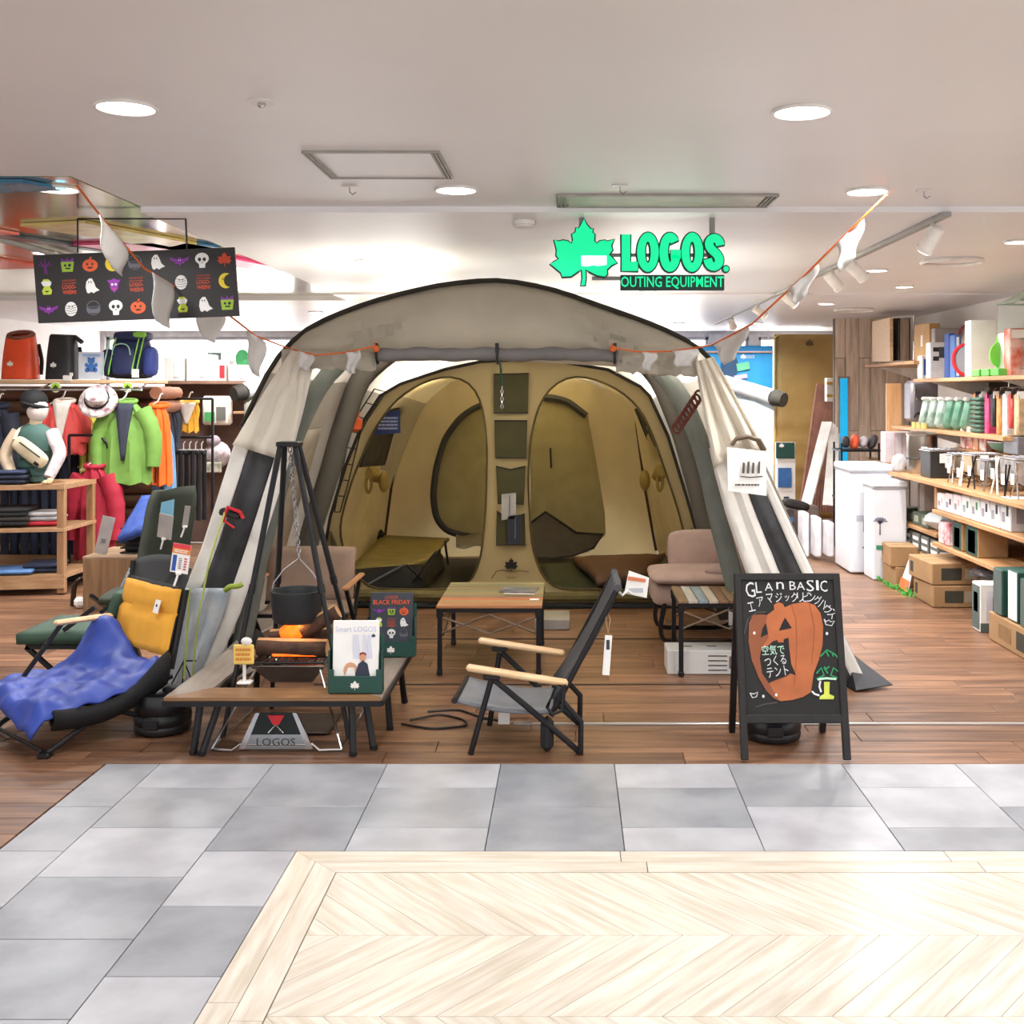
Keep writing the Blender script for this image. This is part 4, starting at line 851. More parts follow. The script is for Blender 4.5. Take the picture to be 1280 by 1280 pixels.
# ---- dusty pink lounge sofa at the right
pk_ = mat('dusty_pink_cloth', 'b0978d', .9, var=.08, bump=.15, bsc=200)
so = thing('lounge_sofa', 'dusty pink upholstered lounge sofa with black sled legs', 'sofa', (1.0, 6.8, .011))
def cushion(c, d, m, nm, par, R=None, b=.04):
    return build(MB().box(c, d, b, R), nm, m, par, smooth=True, sub=2)
cushion((.76, 6.80, .30), (.56, .5, .16), pk_, 'seat_base', so); cushion((.77, 6.75, .405), (.6, .54, .09), pk_, 'seat_cushion', so)
cushion((.86, 7.05, .50), (.5, .14, .28), pk_, 'arm', so, R3(-10, 0, 0)); cushion((1.02, 6.82, .53), (.14, .5, .42), pk_, 'backrest', so, R3(0, 12, 0)); cushion((.94, 6.58, .45), (.3, .1, .1), pk_, 'arm', so)
for y in (6.58, 7.0): build(MB().tube(smoothline([(.56, y, .26), (.53, y, .12), (.54, y, .03), (.62, y, .028), (.95, y, .028), (1.04, y, .06), (1.02, y, .26)], 26), .014, 8), 'sled_leg', dark_metal, so, smooth=True)
build(MB().box((.98, 6.55, .2), (.1, .004, .13)), 'white_card', white_paper, so)
# ---- brown canvas chair at the left behind the pot
bc = thing('canvas_chair', 'brown canvas armchair behind the hanging pot', 'chair', (-1.55, 6.3, .011)); brn = mat('brown_canvas', '9c8576', .9, var=.1)
rows = [[Vector((ease(-1.78, -1.27, u/8), 6.55+.1*r/6+.03*math.sin(math.pi*u/8), .26+.32*r/6)) for u in range(9)] for r in range(7)]
build(MB().grid(rows), 'backrest', brn, bc, smooth=True, solid=.02)
rows = [[Vector((ease(-1.74, -1.25, u/8), ease(6.15, 6.55, r/6), .28-.03*math.sin(math.pi*r/6)-.01*math.sin(math.pi*u/8))) for u in range(9)] for r in range(7)]
build(MB().grid(rows), 'seat', brn, bc, smooth=True, solid=.025)
for x in (-1.78, -1.22):
    build(MB().box((x, 6.33, .43), (.035, .5, .02), .006), 'armrest', wood('armrest_wood', 'b07a52', 'c48f66', 1), bc)
    build(MB().bar((x, 6.12, .42), (x+.01, 6.5, .016), .02), 'leg', dark_metal, bc); build(MB().bar((x, 6.5, .42), (x+.01, 6.12, .016), .02), 'leg', dark_metal, bc)
for y in (6.15, 6.55): build(MB().bar((-1.78, y, .27), (-1.22, y, .27), .02), 'rail', dark_metal, bc)
blk = MB(); blk.ball((-1.72, 5.98, .13), (.11, .09, .115), 12, 8); build(blk, 'duffel_bag', mat('duffel_black', '15161a', .8), None, 'black crumpled duffel bag on the floor beside the brown canvas chair', 'bag', smooth=True)
# ---- A-frame chalkboard
ab = thing('chalkboard', 'black wooden A-frame chalkboard with a painted pumpkin', 'sign board', (.91, 4.7, .0))
aw = wood('board_frame', '100e0e', '1b1716', 2, .5); f0, f1 = Vector((.0, 4.50, .0)), Vector((.0, 4.70, .735))
lean = (f1-f0).normalized(); AM = lambda x, s: Vector((x, 0, 0))+f0.lerp(f1, s)
AR = Matrix.Rotation(-math.atan2(.2, .735), 3, 'X'); L_ = (f1-f0).length
for x, b in ((.704, 'l'), (1.116, 'r')):
    build(MB().box(Vector((x, 4.6, .373)), (.03, .024, L_-.03), .003, AR), 'stile', aw, ab)
build(MB().box(AM(.91, .985), (.442, .025, .03), .003, AR), 'top_rail', aw, ab); build(MB().box(AM(.91, .235), (.40, .025, .035), .003, AR), 'bottom_rail', aw, ab)
bp = build(MB().box(AM(.91, .61), (.386, .01, L_*.73), .001, AR), 'board_panel', mat('chalk_black', '141211', .65, hex2='1c1a19', sc=6), ab)
for x in (.71, 1.105): build(MB().bar((x, 4.735, .70), (x, 4.90, .016), .026), 'rear_leg', aw, ab)
build(MB().bar((.71, 4.83, .3), (1.105, 4.83, .3), .018), 'rear_rail', aw, ab)
def BM_(px, py):   # pixel on the leaning board face
    n = Vector((0, -lean.z, lean.y)); p0 = AM(.91, .61)+n*.0075
    d = P(px, py, 1.0)-Vector((0, 0, CH)); t = (p0-Vector((0, 0, CH))).dot(n)/d.dot(n); return Vector((0, 0, CH))+d*t
def bpoly(pts, m, nm='chalk_print', lv=0):
    n = Vector((0, -lean.z, lean.y)); mb = MB(); a = [BM_(x, y)+n*(.0006*lv) for x, y in pts]; k = len(a)
    mb.add(a+[p+n*.0006 for p in a], [list(range(k, 2*k))]+[[i, (i+1) % k, k+(i+1) % k, k+i] for i in range(k)]); return build(mb, nm, m, bp)
Z = lambda pts: [(880+x/4.267, 680+y/4.267) for x, y in pts]
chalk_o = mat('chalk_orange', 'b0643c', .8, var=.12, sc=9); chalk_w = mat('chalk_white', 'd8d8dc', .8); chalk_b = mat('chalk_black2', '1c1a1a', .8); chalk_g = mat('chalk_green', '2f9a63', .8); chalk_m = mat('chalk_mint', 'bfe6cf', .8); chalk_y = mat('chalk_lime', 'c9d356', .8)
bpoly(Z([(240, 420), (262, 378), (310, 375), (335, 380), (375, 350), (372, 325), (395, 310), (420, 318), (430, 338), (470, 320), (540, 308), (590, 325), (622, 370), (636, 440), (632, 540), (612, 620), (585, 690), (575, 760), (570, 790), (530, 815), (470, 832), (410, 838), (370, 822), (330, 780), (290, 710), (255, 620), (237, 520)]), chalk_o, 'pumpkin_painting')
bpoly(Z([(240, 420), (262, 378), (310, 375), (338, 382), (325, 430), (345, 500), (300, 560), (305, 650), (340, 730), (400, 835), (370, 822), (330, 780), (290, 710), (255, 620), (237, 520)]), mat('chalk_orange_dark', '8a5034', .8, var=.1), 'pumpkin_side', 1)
bpoly(Z([(330, 420), (342, 480), (302, 498), (312, 450)]), chalk_b, 'pumpkin_eye', 2); bpoly(Z([(432, 392), (468, 448), (400, 462), (415, 425)]), chalk_b, 'pumpkin_eye', 2)
bpoly(Z([(345, 540), (365, 520), (390, 512), (395, 525), (425, 525), (425, 508), (450, 500), (455, 560), (465, 640), (490, 700), (460, 690), (440, 705), (375, 728), (345, 742), (310, 690), (298, 610), (305, 560)]), chalk_b, 'pumpkin_mouth', 2)
for (pts) in ([(465, 322), (490, 400), (495, 560), (480, 760)], [(560, 312), (590, 450), (575, 640)]): bpoly(Z(ribbon(pts, 5)), mat('chalk_orange_line', '96542f', .8), 'pumpkin_rib', 1)
def bstroke(lines, m, w, nm='chalk_lettering', lv=3):
    n = Vector((0, -lean.z, lean.y)); mb = MB()
    for l in lines:
        a = [BM_(x, y)+n*(.0006*lv) for x, y in Z(ribbon(l, w))]; k = len(a); mb.add(a, [[i, i+1, k-2-i, k-1-i] for i in range(k//2-1)])
    return build(mb, nm, m, bp)
def btext(body, cx, cy, w, h, m, rot=0, nm='chalk_lettering', bold=0):
    c = BM_(880+cx/4.267, 680+cy/4.267); s = 4.62/F/4.267; M = frame(c+Vector((0, -lean.z, lean.y))*.0015, (1, 0, 0), lean) @ Matrix.Rotation(math.radians(rot), 4, 'Z')
    return text(body, M, w*s, h*s, m, bp, nm, .0012, bold)
for ch_, cx, cy, w_, h, rt in (('G', 246, 245, 50, 82, 8), ('L', 290, 232, 30, 58, 4), ('A', 345, 228, 44, 42, 0), ('n', 405, 222, 40, 38, 0), ('B', 472, 222, 34, 46, 0), ('A', 515, 224, 44, 42, 0), ('S', 566, 222, 40, 62, 0), ('I', 604, 220, 14, 54, 0), ('C', 638, 225, 38, 60, 0)): btext(ch_, cx, cy, w_, h, chalk_w, rt)
for i, ch_ in enumerate('エアマジックリビングハウス'): 
    cx, cy, rt = [(252, 335, 12), (300, 308, 10), (350, 290, 5), (398, 285, 0), (442, 290, 0), (482, 284, 0), (513, 284, 0), (543, 283, 0), (575, 285, -6), (606, 300, -16), (632, 322, -28), (660, 348, -38), (683, 372, -45)][i]
    btext(ch_, cx, cy, 36 if i != 4 else 24, 50 if i != 4 else 30, chalk_w, rt)
for i, (row, cy, w) in enumerate((('空気で', 565, 120), ('つくる', 622, 115), ('テント', 680, 115))): btext(row, 368+i*12, cy, w, 52, chalk_m if i == 0 else chalk_w, 8 if i else 3)
bstroke([[(640, 400), (650, 430), (680, 436), (696, 410), (675, 415), (665, 405), (652, 415), (640, 400)]], chalk_w, 5, 'chalk_bat'); bstroke([[(245, 795), (258, 820), (280, 815), (286, 790), (265, 800), (245, 795)]], chalk_w, 5, 'chalk_bat')
for (x, y) in ((655, 478), (316, 812), (385, 805), (268, 475)): bpoly(Z(ell(x, y, 7, 9, 8)), chalk_w, 'chalk_dot', 3)
bstroke([[(620, 600), (640, 580), (655, 565), (675, 575), (700, 590), (715, 610)], [(650, 570), (665, 600)], [(680, 575), (690, 600)]], chalk_g, 7, 'chalk_palm'); bstroke([[(600, 690), (625, 660), (640, 700), (600, 720)], [(715, 680), (690, 660), (675, 700), (712, 715)], [(640, 655), (655, 665), (668, 652)], [(640, 660), (660, 690)]], chalk_g, 8, 'chalk_palm')
bstroke([[(605, 722), (650, 716), (705, 720)]], chalk_m, 12, 'chalk_palm'); bpoly(Z([(640, 735), (670, 735), (668, 800), (695, 812), (690, 828), (615, 828), (618, 812), (640, 800)]), chalk_y, 'chalk_cactus', 2)
bstroke([[(575, 785), (590, 800), (615, 808)], [(620, 730), (615, 760), (625, 790)]], chalk_w, 10, 'chalk_dash')
bstroke([[(275, 870), (320, 855), (390, 845)], [(215, 480), (235, 400), (280, 365), (330, 362)]], mat('chalk_smear', '4c4744', .9), 7, 'chalk_smear', 1)
# ---- round black water weights, cord
def weight(c, lbl):
    t = thing('water_weight', lbl, 'weight', (c[0], c[1], .011))
    build(MB().lathe([(.10, .012), (.118, .02), (.122, .04), (.118, .05), (.122, .06), (.122, .09), (.117, .1), (.122, .11), (.122, .16), (.112, .185), (.07, .19), (.05, .182)], (c[0], c[1], 0), 28), 'tank', mat('weight_black', '121215', .35), t, smooth=True)
    build(MB().lathe([(.03, .186), (.03, .2), (.012, .205)], (c[0]+.03, c[1], 0), 12), 'filler_cap', black, t, smooth=True); build(MB().box((c[0]-.01, c[1]-.118, .07), (.07, .02, .05), .006), 'grip', mat('grip_black', '1b1b1f', .25), t)
weight((-1.79, 4.93), 'round black water weight beside the hearth table leg'); weight((.875, 4.83), 'round black water weight behind the chalkboard')
build(MB().tube(smoothline([(-.72, 5.05, .02), (-.6, 5.16, .016), (-.48, 5.08, .016), (-.45, 4.98, .016), (-.6, 4.93, .016), (-.75, 5.0, .018)], 30), .005, 6).tube(smoothline([(-.66, 5.2, .016), (-.52, 5.24, .016), (-.4, 5.1, .016), (-.3, 5.05, .016)], 16), .005, 6), 'power_cord', black, None, 'thin black power cord looped on the wooden floor', 'cord', smooth=True)
# ================================================================= LEFT SIDE: CHAIRS
navy_f = mat('blue_nylon', '2d46a0', .5, var=.12, sc=10); yel_f = mat('mustard_cloth', 'e2a233', .8, var=.06); blk_f = mat('black_cloth', '0e0e10', .8); grn_f = mat('green_cloth', '3d5546', .8, var=.06)
u_ = Vector((.735, -.68, 0)).normalized(); f_ = Vector((-.68, -.735, 0)).normalized()
yc_ = thing('lounge_chair', 'low black folding lounge chair with mustard yellow back pad', 'chair', (-2.1, 4.9, .011))
Jn = Vector((-1.80, 4.96, .33)); Jf = Jn-u_*.5; TOPn = Vector((-1.764, 5.04, .607)); TOPf = TOPn-u_*.5
rows = []
for r in range(11):
    t = r/10; a = Jf.lerp(TOPf, t); b = Jn.lerp(TOPn, t)
    rows.append([a.lerp(b, c/10)+f_*(.02*math.sin(math.pi*c/10)-.02-.012*(1 if r == 6 else 0))+Vector((0, 0, .006*wob(c*.4, r*.5))) for c in range(11)])
build(MB().grid(rows), 'back_pad', yel_f, yc_, smooth=True, solid=.035)
rows = []
for r in range(7):
    t = r/6; a = Jf.lerp(TOPf, t)-f_*.03; b = Jn.lerp(TOPn, t)-f_*.03; a.z += .01; b.z += .01
    rows.append([a.lerp(b, c/6) for c in range(7)])
build(MB().grid(rows), 'back_sling', blk_f, yc_, smooth=True, solid=.014)
for s_, b0, b1 in ((1, Jn, TOPn), (0, Jf, TOPf)):
    o = u_*(.015 if s_ else -.015); build(MB().tube([b0+o-Vector((0, 0, .06))-f_*.03, b1+o-f_*.035], .013, 8), 'back_post', dark_metal, yc_, smooth=True)
Fn = Jn+f_*.5; Ff = Jf+f_*.5; Fn.z = Ff.z = .235
rows = [[(Ff.lerp(Jf, r/8)).lerp(Fn.lerp(Jn, r/8), c/8)+Vector((0, 0, -.05*math.sin(math.pi*r/8)-.015*math.sin(math.pi*c/8)-.035)) for c in range(9)] for r in range(9)]
build(MB().grid(rows), 'seat_sling', blk_f, yc_, smooth=True, solid=.016)
for s_ in (0, 1):
    o = u_*(.02 if s_ else -.02); fr = (Fn if s_ else Ff)+o; bk = (Jn if s_ else Jf)+o; gz = Vector((0, 0, 1))
    nf = Vector((fr.x, fr.y, .02))+f_*.02; nb = Vector((bk.x, bk.y, .02))-f_*.06
    for q, nm in (([nf, bk.lerp(fr, .5)+gz*-.12, bk-f_*.03+gz*-.09], 'leg'), ([nb, fr.lerp(bk, .5)+gz*-.13, fr+gz*-.09], 'leg'), ([fr+gz*-.09, bk+gz*-.09], 'seat_rail')):
        build(MB().tube(q, .0115, 8), nm, dark_metal, yc_, smooth=True)
    for p in (nf, nb): build(MB().box(p, (.05, .05, .024), .006), 'foot', black, yc_)
build(MB().tube([Vector((Fn.x, Fn.y, .03))+f_*.02, Vector((Ff.x, Ff.y, .03))+f_*.02], .009, 8), 'front_stretcher', dark_metal, yc_)
a, b = P(68, 773, 5.10), P(140, 775, 5.28); d = b-a
build(MB().box((a+b)/2, (d.length, .045, .022), .009, Matrix.Rotation(math.atan2(d.y, d.x), 3, 'Z')), 'armrest', beech, yc_)
build(MB().tube([a.lerp(b, .15)-Vector((0, 0, .012)), Vector((Ff.x+.05, Ff.y+.06, .2))], .011, 8), 'arm_post', dark_metal, yc_, smooth=True); build(MB().tube([a.lerp(b, .8)-Vector((0, 0, .012)), Jf+Vector((0, 0, -.02))+f_*.06], .011, 8), 'arm_post', dark_metal, yc_, smooth=True)
rows = [[Fn.lerp(Jn, t/10)+u_*(.045+.02*math.sin(r))+Vector((0, 0, (-.035-.05*math.sin(math.pi*t/10))+(.07*math.exp(-((t/10-1)/.25)**2))*(1-r/4)-.08*r/4)) for t in range(11)] for r in range(5)]
build(MB().grid(rows), 'side_flap', blk_f, yc_, smooth=True, solid=.014)
lm_ = frame(Jf.lerp(TOPf, .72).lerp(Jn.lerp(TOPn, .72), .8)+f_*.026, u_, TOPn-Jn); build(MB().prism([(-.022, -.03), (.022, -.03), (.022, .03), (-.022, .03)], lm_, .004), 'cloth_label', white_paper, yc_); build(MB().prism([(x*.008, y*.008) for x, y in LEAF], lm_ @ Matrix.Translation((0, .004, .0045)), .001), 'leaf_emblem', black, yc_)
# blanket thrown over the seat
rows = []
for r in range(33):
    t = r/32; row = []
    for c in range(29):
        w = c/28; a = (Ff+f_*.09).lerp(Jf+f_*.02, t); b = (Fn+f_*.09).lerp(Jn+f_*.02, t); p = a.lerp(b, w)+u_*((w-.5)*.1)
        lift = .16*math.exp(-((t-.93)/.16)**2-((w-.18)/.22)**2)
        fold = .009*math.sin(w*13+t*17+2*math.sin(t*5))+.007*math.sin(t*31-w*11)+.006*math.sin(w*29+t*7)
        row.append(p+Vector((0, 0, -.02+lift+fold-.03*math.sin(math.pi*t)-(.09*(1-t/.1) if t < .1 else 0)*(.3+.7*w)-.03*max(0, w-.9)*10)))
    rows.append(row)
build(MB().grid(rows), 'blanket', navy_f, None, 'royal blue quilted blanket thrown over the lounge chair seat', 'blanket', smooth=True, solid=.012)
def price(nm, lbl, c, w, h, kind, yaw=0):
    t = thing(nm, lbl, 'price card', c); c = Vector(c); R = RZ(yaw)
    M = Matrix.Translation(c) @ R.to_4x4() @ Matrix.Rotation(math.radians(90), 4, 'X') @ Matrix.Rotation(math.radians(-8), 4, 'Z')
    build(MB().prism([(-w/2, -h/2), (w/2, -h/2), (w/2, h/2), (-w/2, h/2)], M, .003), 'card', white_paper if kind else mat('card_grey', 'a9a29e', .5), t)
    if kind:
        T_ = Matrix.Translation
        build(MB().prism([(-w/2, h*.34), (w/2, h*.34), (w/2, h/2), (-w/2, h/2)], M @ T_((0, 0, .003)), .001), 'red_band', mat('band_red', 'e2414a', .6), t); build(MB().prism([(-w/2, h*.16), (w/2, h*.16), (w/2, h*.34), (-w/2, h*.34)], M @ T_((0, 0, .003)), .001), 'orange_band', mat('band_orange', 'f08a30', .6), t)
        build(MB().prism([(-w*.42, -h*.45), (-w*.2, -h*.45), (-w*.2, h*.1), (-w*.42, h*.1)], M @ T_((0, 0, .003)), .001), 'blue_band', blue_print, t)
        scribble(M @ T_((w*.32, -h*.17, .003)), w*.2, h*.45, 5, red_print, t); scribble(M @ T_((w*.03, -h*.17, .003)), w*.2, h*.4, 6, grey_print, t); scribble(M @ T_((0, h*.25, .0035)), w*.8, h*.12, 2, white_paper, t)
    build(MB().tube([M @ Vector((0, -h/2+.005, .004)), M @ Vector((-.004, -h/2-.025, .006)), M @ Vector((-.012, -h/2-.06, .006))], .005, 6).box(M @ Vector((0, -h/2-.002, .003)), (.024, .012, .014), .003), 'clip', white, t)
price('price_card', 'red, orange and white price card clipped above the yellow back pad', P(226, 698, 4.99), .085, .13, 1, -8)
price('price_card', 'plain grey price card seen from behind on the black sling chair', P(207, 658, 5.98), .1, .13, 0, -25)
price('price_card', 'narrow grey price card turned edge-on behind the black sling chair', P(233, 645, 6.0), .03, .11, 0, 20)
# black sling chair behind it
bs_ = thing('sling_chair', 'black sling chair tucked behind the yellow lounge chair', 'chair', (-2.2, 5.98, .011))
rows = [[P(168+c*8.4-r*1.2*0, 694-(c-4)**2*-.4-0+r*9, 6.0-.03*r+.06*math.sin(math.pi*c/8)) for c in range(9)] for r in range(9)]
build(MB().grid(rows), 'backrest', blk_f, bs_, smooth=True, solid=.02)
rows = [[Vector((ease(-2.2, -1.78, c/6), ease(5.42, 5.1+.4, r/6)-.0, .3-.03*math.sin(math.pi*c/6))) for c in range(7)] for r in range(7)]
for x in (-2.33, -2.08): build(MB().bar((x, 5.98, .6), (x, 5.85, .018), .02), 'leg', dark_metal, bs_); build(MB().bar((x, 5.86, .34), (x, 6.1, .018), .02), 'leg', dark_metal, bs_)
build(MB().grid([[Vector((ease(-2.33, -2.08, c/4), ease(5.85, 6.0, r/4), .33-.02*r)) for c in range(5)] for r in range(5)]), 'seat', blk_f, bs_, smooth=True, solid=.02)
# green padded chair
gc = thing('padded_chair', 'dark green padded camp chair with flat wide seat', 'chair', (-2.45, 5.6, .011))
rows = [[Vector((ease(-2.64, -2.24, c/8), ease(5.34, 5.8, r/6), .32+.02*math.sin(math.pi*c/8)*math.sin(math.pi*r/6))) for c in range(9)] for r in range(7)]
build(MB().grid(rows), 'seat_pad', grn_f, gc, smooth=True, solid=.05)
rows = [[Vector((-2.23+.07*r/6, ease(5.36, 5.62, c/6), .33+.2*r/6)) for c in range(7)] for r in range(7)]
build(MB().grid(rows), 'back_pad', grn_f, gc, smooth=True, solid=.05)
for y in (5.36, 5.78):
    build(MB().bar((-2.6, y, .28), (-2.24, y, .28), .02), 'seat_rail', dark_metal, gc); build(MB().bar((-2.6, y, .28), (-2.3, y, .016), .02), 'leg', dark_metal, gc); build(MB().bar((-2.24, y, .28), (-2.56, y, .016), .02), 'leg', dark_metal, gc)
    build(MB().bar((-2.42, y, .36), (-2.27, y, .47), .02), 'arm_strut', dark_metal, gc)
# high-back green recliner
hb = thing('recliner_chair', 'tall dark green high-back recliner behind the oak crate', 'chair', (-2.65, 7.1, .011)); ol_d = mat('olive_pad', '30372a', .85)
bk0, bk1 = P(197, 735, 7.0), P(218, 612, 7.25)
rows = []
for r in range(11):
    t = r/10; cc = bk0.lerp(bk1, t); hw_ = .115 if r < 9 else (.105 if r == 9 else .08)
    rows.append([cc+Vector((hw_*(c/4-1)*.85, (c/4-1)*.12, .01*(1-abs(c/4-1)))) for c in range(9)])
build(MB().grid(rows), 'backrest', ol_d, hb, smooth=True, solid=.09)
build(MB().box((-2.62, 6.78, .27), (.38, .42, .07), .02, RZ(8)), 'seat', ol_d, hb, smooth=True, sub=1)
for x in (-2.82, -2.44): build(MB().bar((x, 6.6, .3), (x, 7.15, .018), .02), 'leg', dark_metal, hb); build(MB().bar((x, 7.2, .36), (x, 6.65, .018), .02), 'leg', dark_metal, hb)
build(MB().prism([(-.05, -.08), (.04, -.06), (.05, .09), (-.03, .07)], FRONT(P(208, 642, 6.9)), .003), 'blue_card', mat('card_blue', '7fc0df', .5), None, 'light blue card on the tall green recliner', 'card')
# oak crate with quilt, basket and paper
ok = thing('oak_crate', 'oak display crate holding a blue quilt', 'crate', (-3.1, 7.8, .011))
X0_, X1_, Y0_, Y1_, Zt = -3.32, -2.86, 7.64, 8.15, .36
oz = wood('oak_face', '7d5f42', 'a07d5a', 2, .55, sc=2)
build(MB().box(((X0_+X1_)/2, Y0_+.01, Zt/2+.005), (X1_-X0_, .02, Zt-.01), .002), 'front_panel', oz, ok); build(MB().box(((X0_+X1_)/2, Y1_-.01, Zt/2+.005), (X1_-X0_, .02, Zt-.01), .002), 'back_panel', oz, ok)
for x in (X0_+.01, X1_-.01): build(MB().box((x, (Y0_+Y1_)/2, Zt/2+.005), (.02, Y1_-Y0_-.04, Zt-.01), .002), 'side_panel', oz, ok)
build(MB().box(((X0_+X1_)/2, (Y0_+Y1_)/2, Zt+.008), (X1_-X0_+.01, Y1_-Y0_, .016), .002), 'top_board', wood('oak_top', '8d7258', 'a98e72', 0, .5), ok)
build(MB().tube(smoothline([(X0_-.08, 7.8, .2), (X0_-.12, 7.78, .17), (X0_-.13, 7.78, .05), (X0_-.13, 7.78, .016)], 12), .018, 8).tube(smoothline([(X0_-.08, 7.8, .2), (X0_-.03, 7.85, .2), (X0_-.02, 7.95, .19)], 6), .016, 8), 'bent_pipe_leg', mat('pipe_brown', '3a2a24', .3, metal=.5), None, 'dark bent pipe leg at the side of the oak crate', 'pipe', smooth=True)
build(MB().ball((X0_-.055, 7.72, .05), (.045, .04, .04), 8, 5), 'crumpled_paper', white_paper, None, 'crumpled white paper on the floor by the oak crate', 'paper')
pp = build(MB().box(P(131, 669, 7.75), (.085, .004, .27), .001, R3(8, 14, 10)), 'paper_card', mat('paper_grey', 'a8a4a2', .5), None, 'tall grey paper card standing on the oak crate', 'card')
build(MB().box(P(129, 676, 7.742), (.03, .002, .03), 0, R3(8, 14, 10)), 'print', grey_print, pp)
bk_ = thing('wire_basket', 'black wire basket on the oak crate under the blue quilt', 'basket', (-2.99, 7.95, Zt+.016))
for i in range(6):
    z = Zt+.022+.034*i; build(MB().tube([(-3.12, 7.78, z), (-2.84, 7.78, z), (-2.84, 8.1, z), (-3.12, 8.1, z)], .005, 5, closed=True), 'wire', black, bk_)
build(MB().box((-2.98, 7.94, Zt+.11), (.25, .28, .18), .02), 'cloth_stack', mat('stack_black', '15161a', .8), bk_)
k = MB(); a, b, c3, d3 = P(148, 676, 7.70), P(184, 664, 7.72), P(194, 622, 8.05), P(180, 622, 8.1)
rows = [[a.lerp(d3, r/8).lerp(b.lerp(c3, r/8), c/6)+Vector((0, -.02*math.sin(math.pi*c/6), .012*wob(r, c))) for c in range(7)] for r in range(9)]
build(MB().grid(rows), 'quilt', mat('quilt_blue', '24408c', .75, hex2='33529e', sc=22), None, 'folded deep blue quilt leaning on the wire basket', 'quilt', smooth=True, solid=.05)
# ================================================================= LEFT SIDE: CLOTHING
hang_w = mat('hanger_white', 'e9e6e2', .5)
def jacket(lbl, x0, x1, yt, yb, Y, m, collar=None, inner=None, group=None, dep=.09, arms=1.0, quilted=False, nm='jacket', cat='jacket'):
    c = P((x0+x1)/2, yb, Y); W_ = (x1-x0)*Y/F; H_ = (yb-yt)*Y/F; tw = W_*(.74 if arms else .9)
    t = thing(nm, lbl, cat, c, group)
    prof = [(0, 1.0), (.08, 1.0), (.35, .97), (.6, .9), (.78, .8), (.88, .64), (.95, .4), (1.0, .22)]
    rows = []; n = 28; K = 22
    for k in range(K+1):
        v = k/K; wv = yat(prof, v)*tw/2
        if quilted: wv *= 1+.03*math.sin(v*70)
        rows.append([c+Vector((wv*math.copysign(abs(math.cos(a))**.8, math.cos(a)), dep*(.55+.45*(1-v))*math.sin(a)*(1+.2*math.sin(a*9+v*3)), v*H_+.012*math.cos(a*7)*(1-v))) for a in [2*math.pi*j/n for j in range(n)]])
    build(MB().grid(rows, True), 'body', m, t, smooth=True)
    if arms:
        for s in (-1, 1):
            sh = c+Vector((s*tw*.30, 0, H_*.87)); el = c+Vector((s*(W_/2-.045), -.01, H_*.5)); wr = c+Vector((s*(W_/2-.05), -.03, H_*(.5-.4*arms)))
            pts = smoothline([sh, sh.lerp(el, .5)+Vector((s*.012, 0, .02)), el, wr], 14)
            build(MB().tube(pts, [.082*(H_/.72)*(1-.32*i/13)*(1+.05*math.sin(i*2.1+s)) for i in range(14)], 12), 'sleeve', m, t, smooth=True)
    if collar: build(MB().tube([c+Vector((.075*math.cos(a), .05*math.sin(a), H_*.985+.012*math.sin(a))) for a in [i*math.pi/7 for i in range(14)]], .017, 8, closed=True), 'collar', collar, t, smooth=True)
    if inner: build(MB().grid([[c+Vector((x*(.012+.06*r/8), -dep*.95+.004*r, H_*(.28+.68*r/8))) for x in (-1, -.4, .4, 1)] for r in range(9)]), 'inner_shirt', inner, t, smooth=True, solid=.02)
    else: build(MB().bar(c+Vector((0, -dep*1.02, .02)), c+Vector((0, -dep*.62, H_*.9)), .008), 'front_zip', mat('zip_dark', '2a2a2e', .5), t)
    build(MB().tube(smoothline([c+Vector((-.12, 0, H_*.93)), c+Vector((0, 0, H_+.03)), c+Vector((0, 0, H_+.07)), c+Vector((.02, 0, H_+.1)), c+Vector((.03, 0, H_+.08))], 12), .006, 6), 'hanger', hang_w, t)
    return t
def pants(lbl, x0, x1, yt, yb, Y, m, group=None):
    c = P((x0+x1)/2, yb, Y); W_ = (x1-x0)*Y/F; H_ = (yb-yt)*Y/F; t = thing('trousers', lbl, 'trousers', c, group)
    for s in (-1, 1): build(MB().tube([c+Vector((s*W_*.24, .03*s, H_*i/8)) for i in range(9)], [W_*.31*(1+.08*math.sin(i*1.7+s)) for i in range(9)], 10), 'trouser_leg', m, t, smooth=True)
    build(MB().box(c+Vector((0, 0, H_*.97)), (W_*.95, .07, H_*.06), .01), 'waistband', m, t)
    build(MB().tube([c+Vector((-W_*.35, 0, H_+.005)), c+Vector((W_*.35, 0, H_+.005))], .007, 6).tube([c+Vector((0, 0, H_)), c+Vector((0, 0, H_+.06)), c+Vector((.015, 0, H_+.08))], .005, 6), 'clip_hanger', hang_w, t)
    return t
navy = mat('navy_cloth', '23283a', .75); coral = mat('coral_cloth', 'e0534f', .7, var=.06); lime = mat('lime_cloth', '6b9440', .7, var=.07); org = mat('orange_cloth', 'f26a1b', .7); dkn = mat('dark_navy_knit', '2d3040', .8); crim = mat('crimson_cloth', 'a81c36', .7, var=.08); offw = mat('cream_cloth', 'f0e6dc', .8); yelj = mat('yellow_jacket', 'e6a92e', .7); dn = mat('down_navy', '3a4050', .6)
jacket('lime green zip jacket over a dark shirt on the log fixture', 116, 201, 500, 604, 9.0, lime, lime, dkn, arms=.75)
jacket('coral red jacket with cream fleece lining under a round badge', 46, 116, 500, 568, 9.15, coral, offw, offw, arms=.7)
jacket('bright orange jacket hanging behind the lime green one', 182, 217, 505, 606, 9.25, org, org, arms=0)
jacket('pale blue shirt edge hanging behind the orange jacket', 190, 222, 530, 640, 9.42, mat('sky_cloth', '6f9fc9', .8), None, arms=0, nm='shirt', cat='shirt')
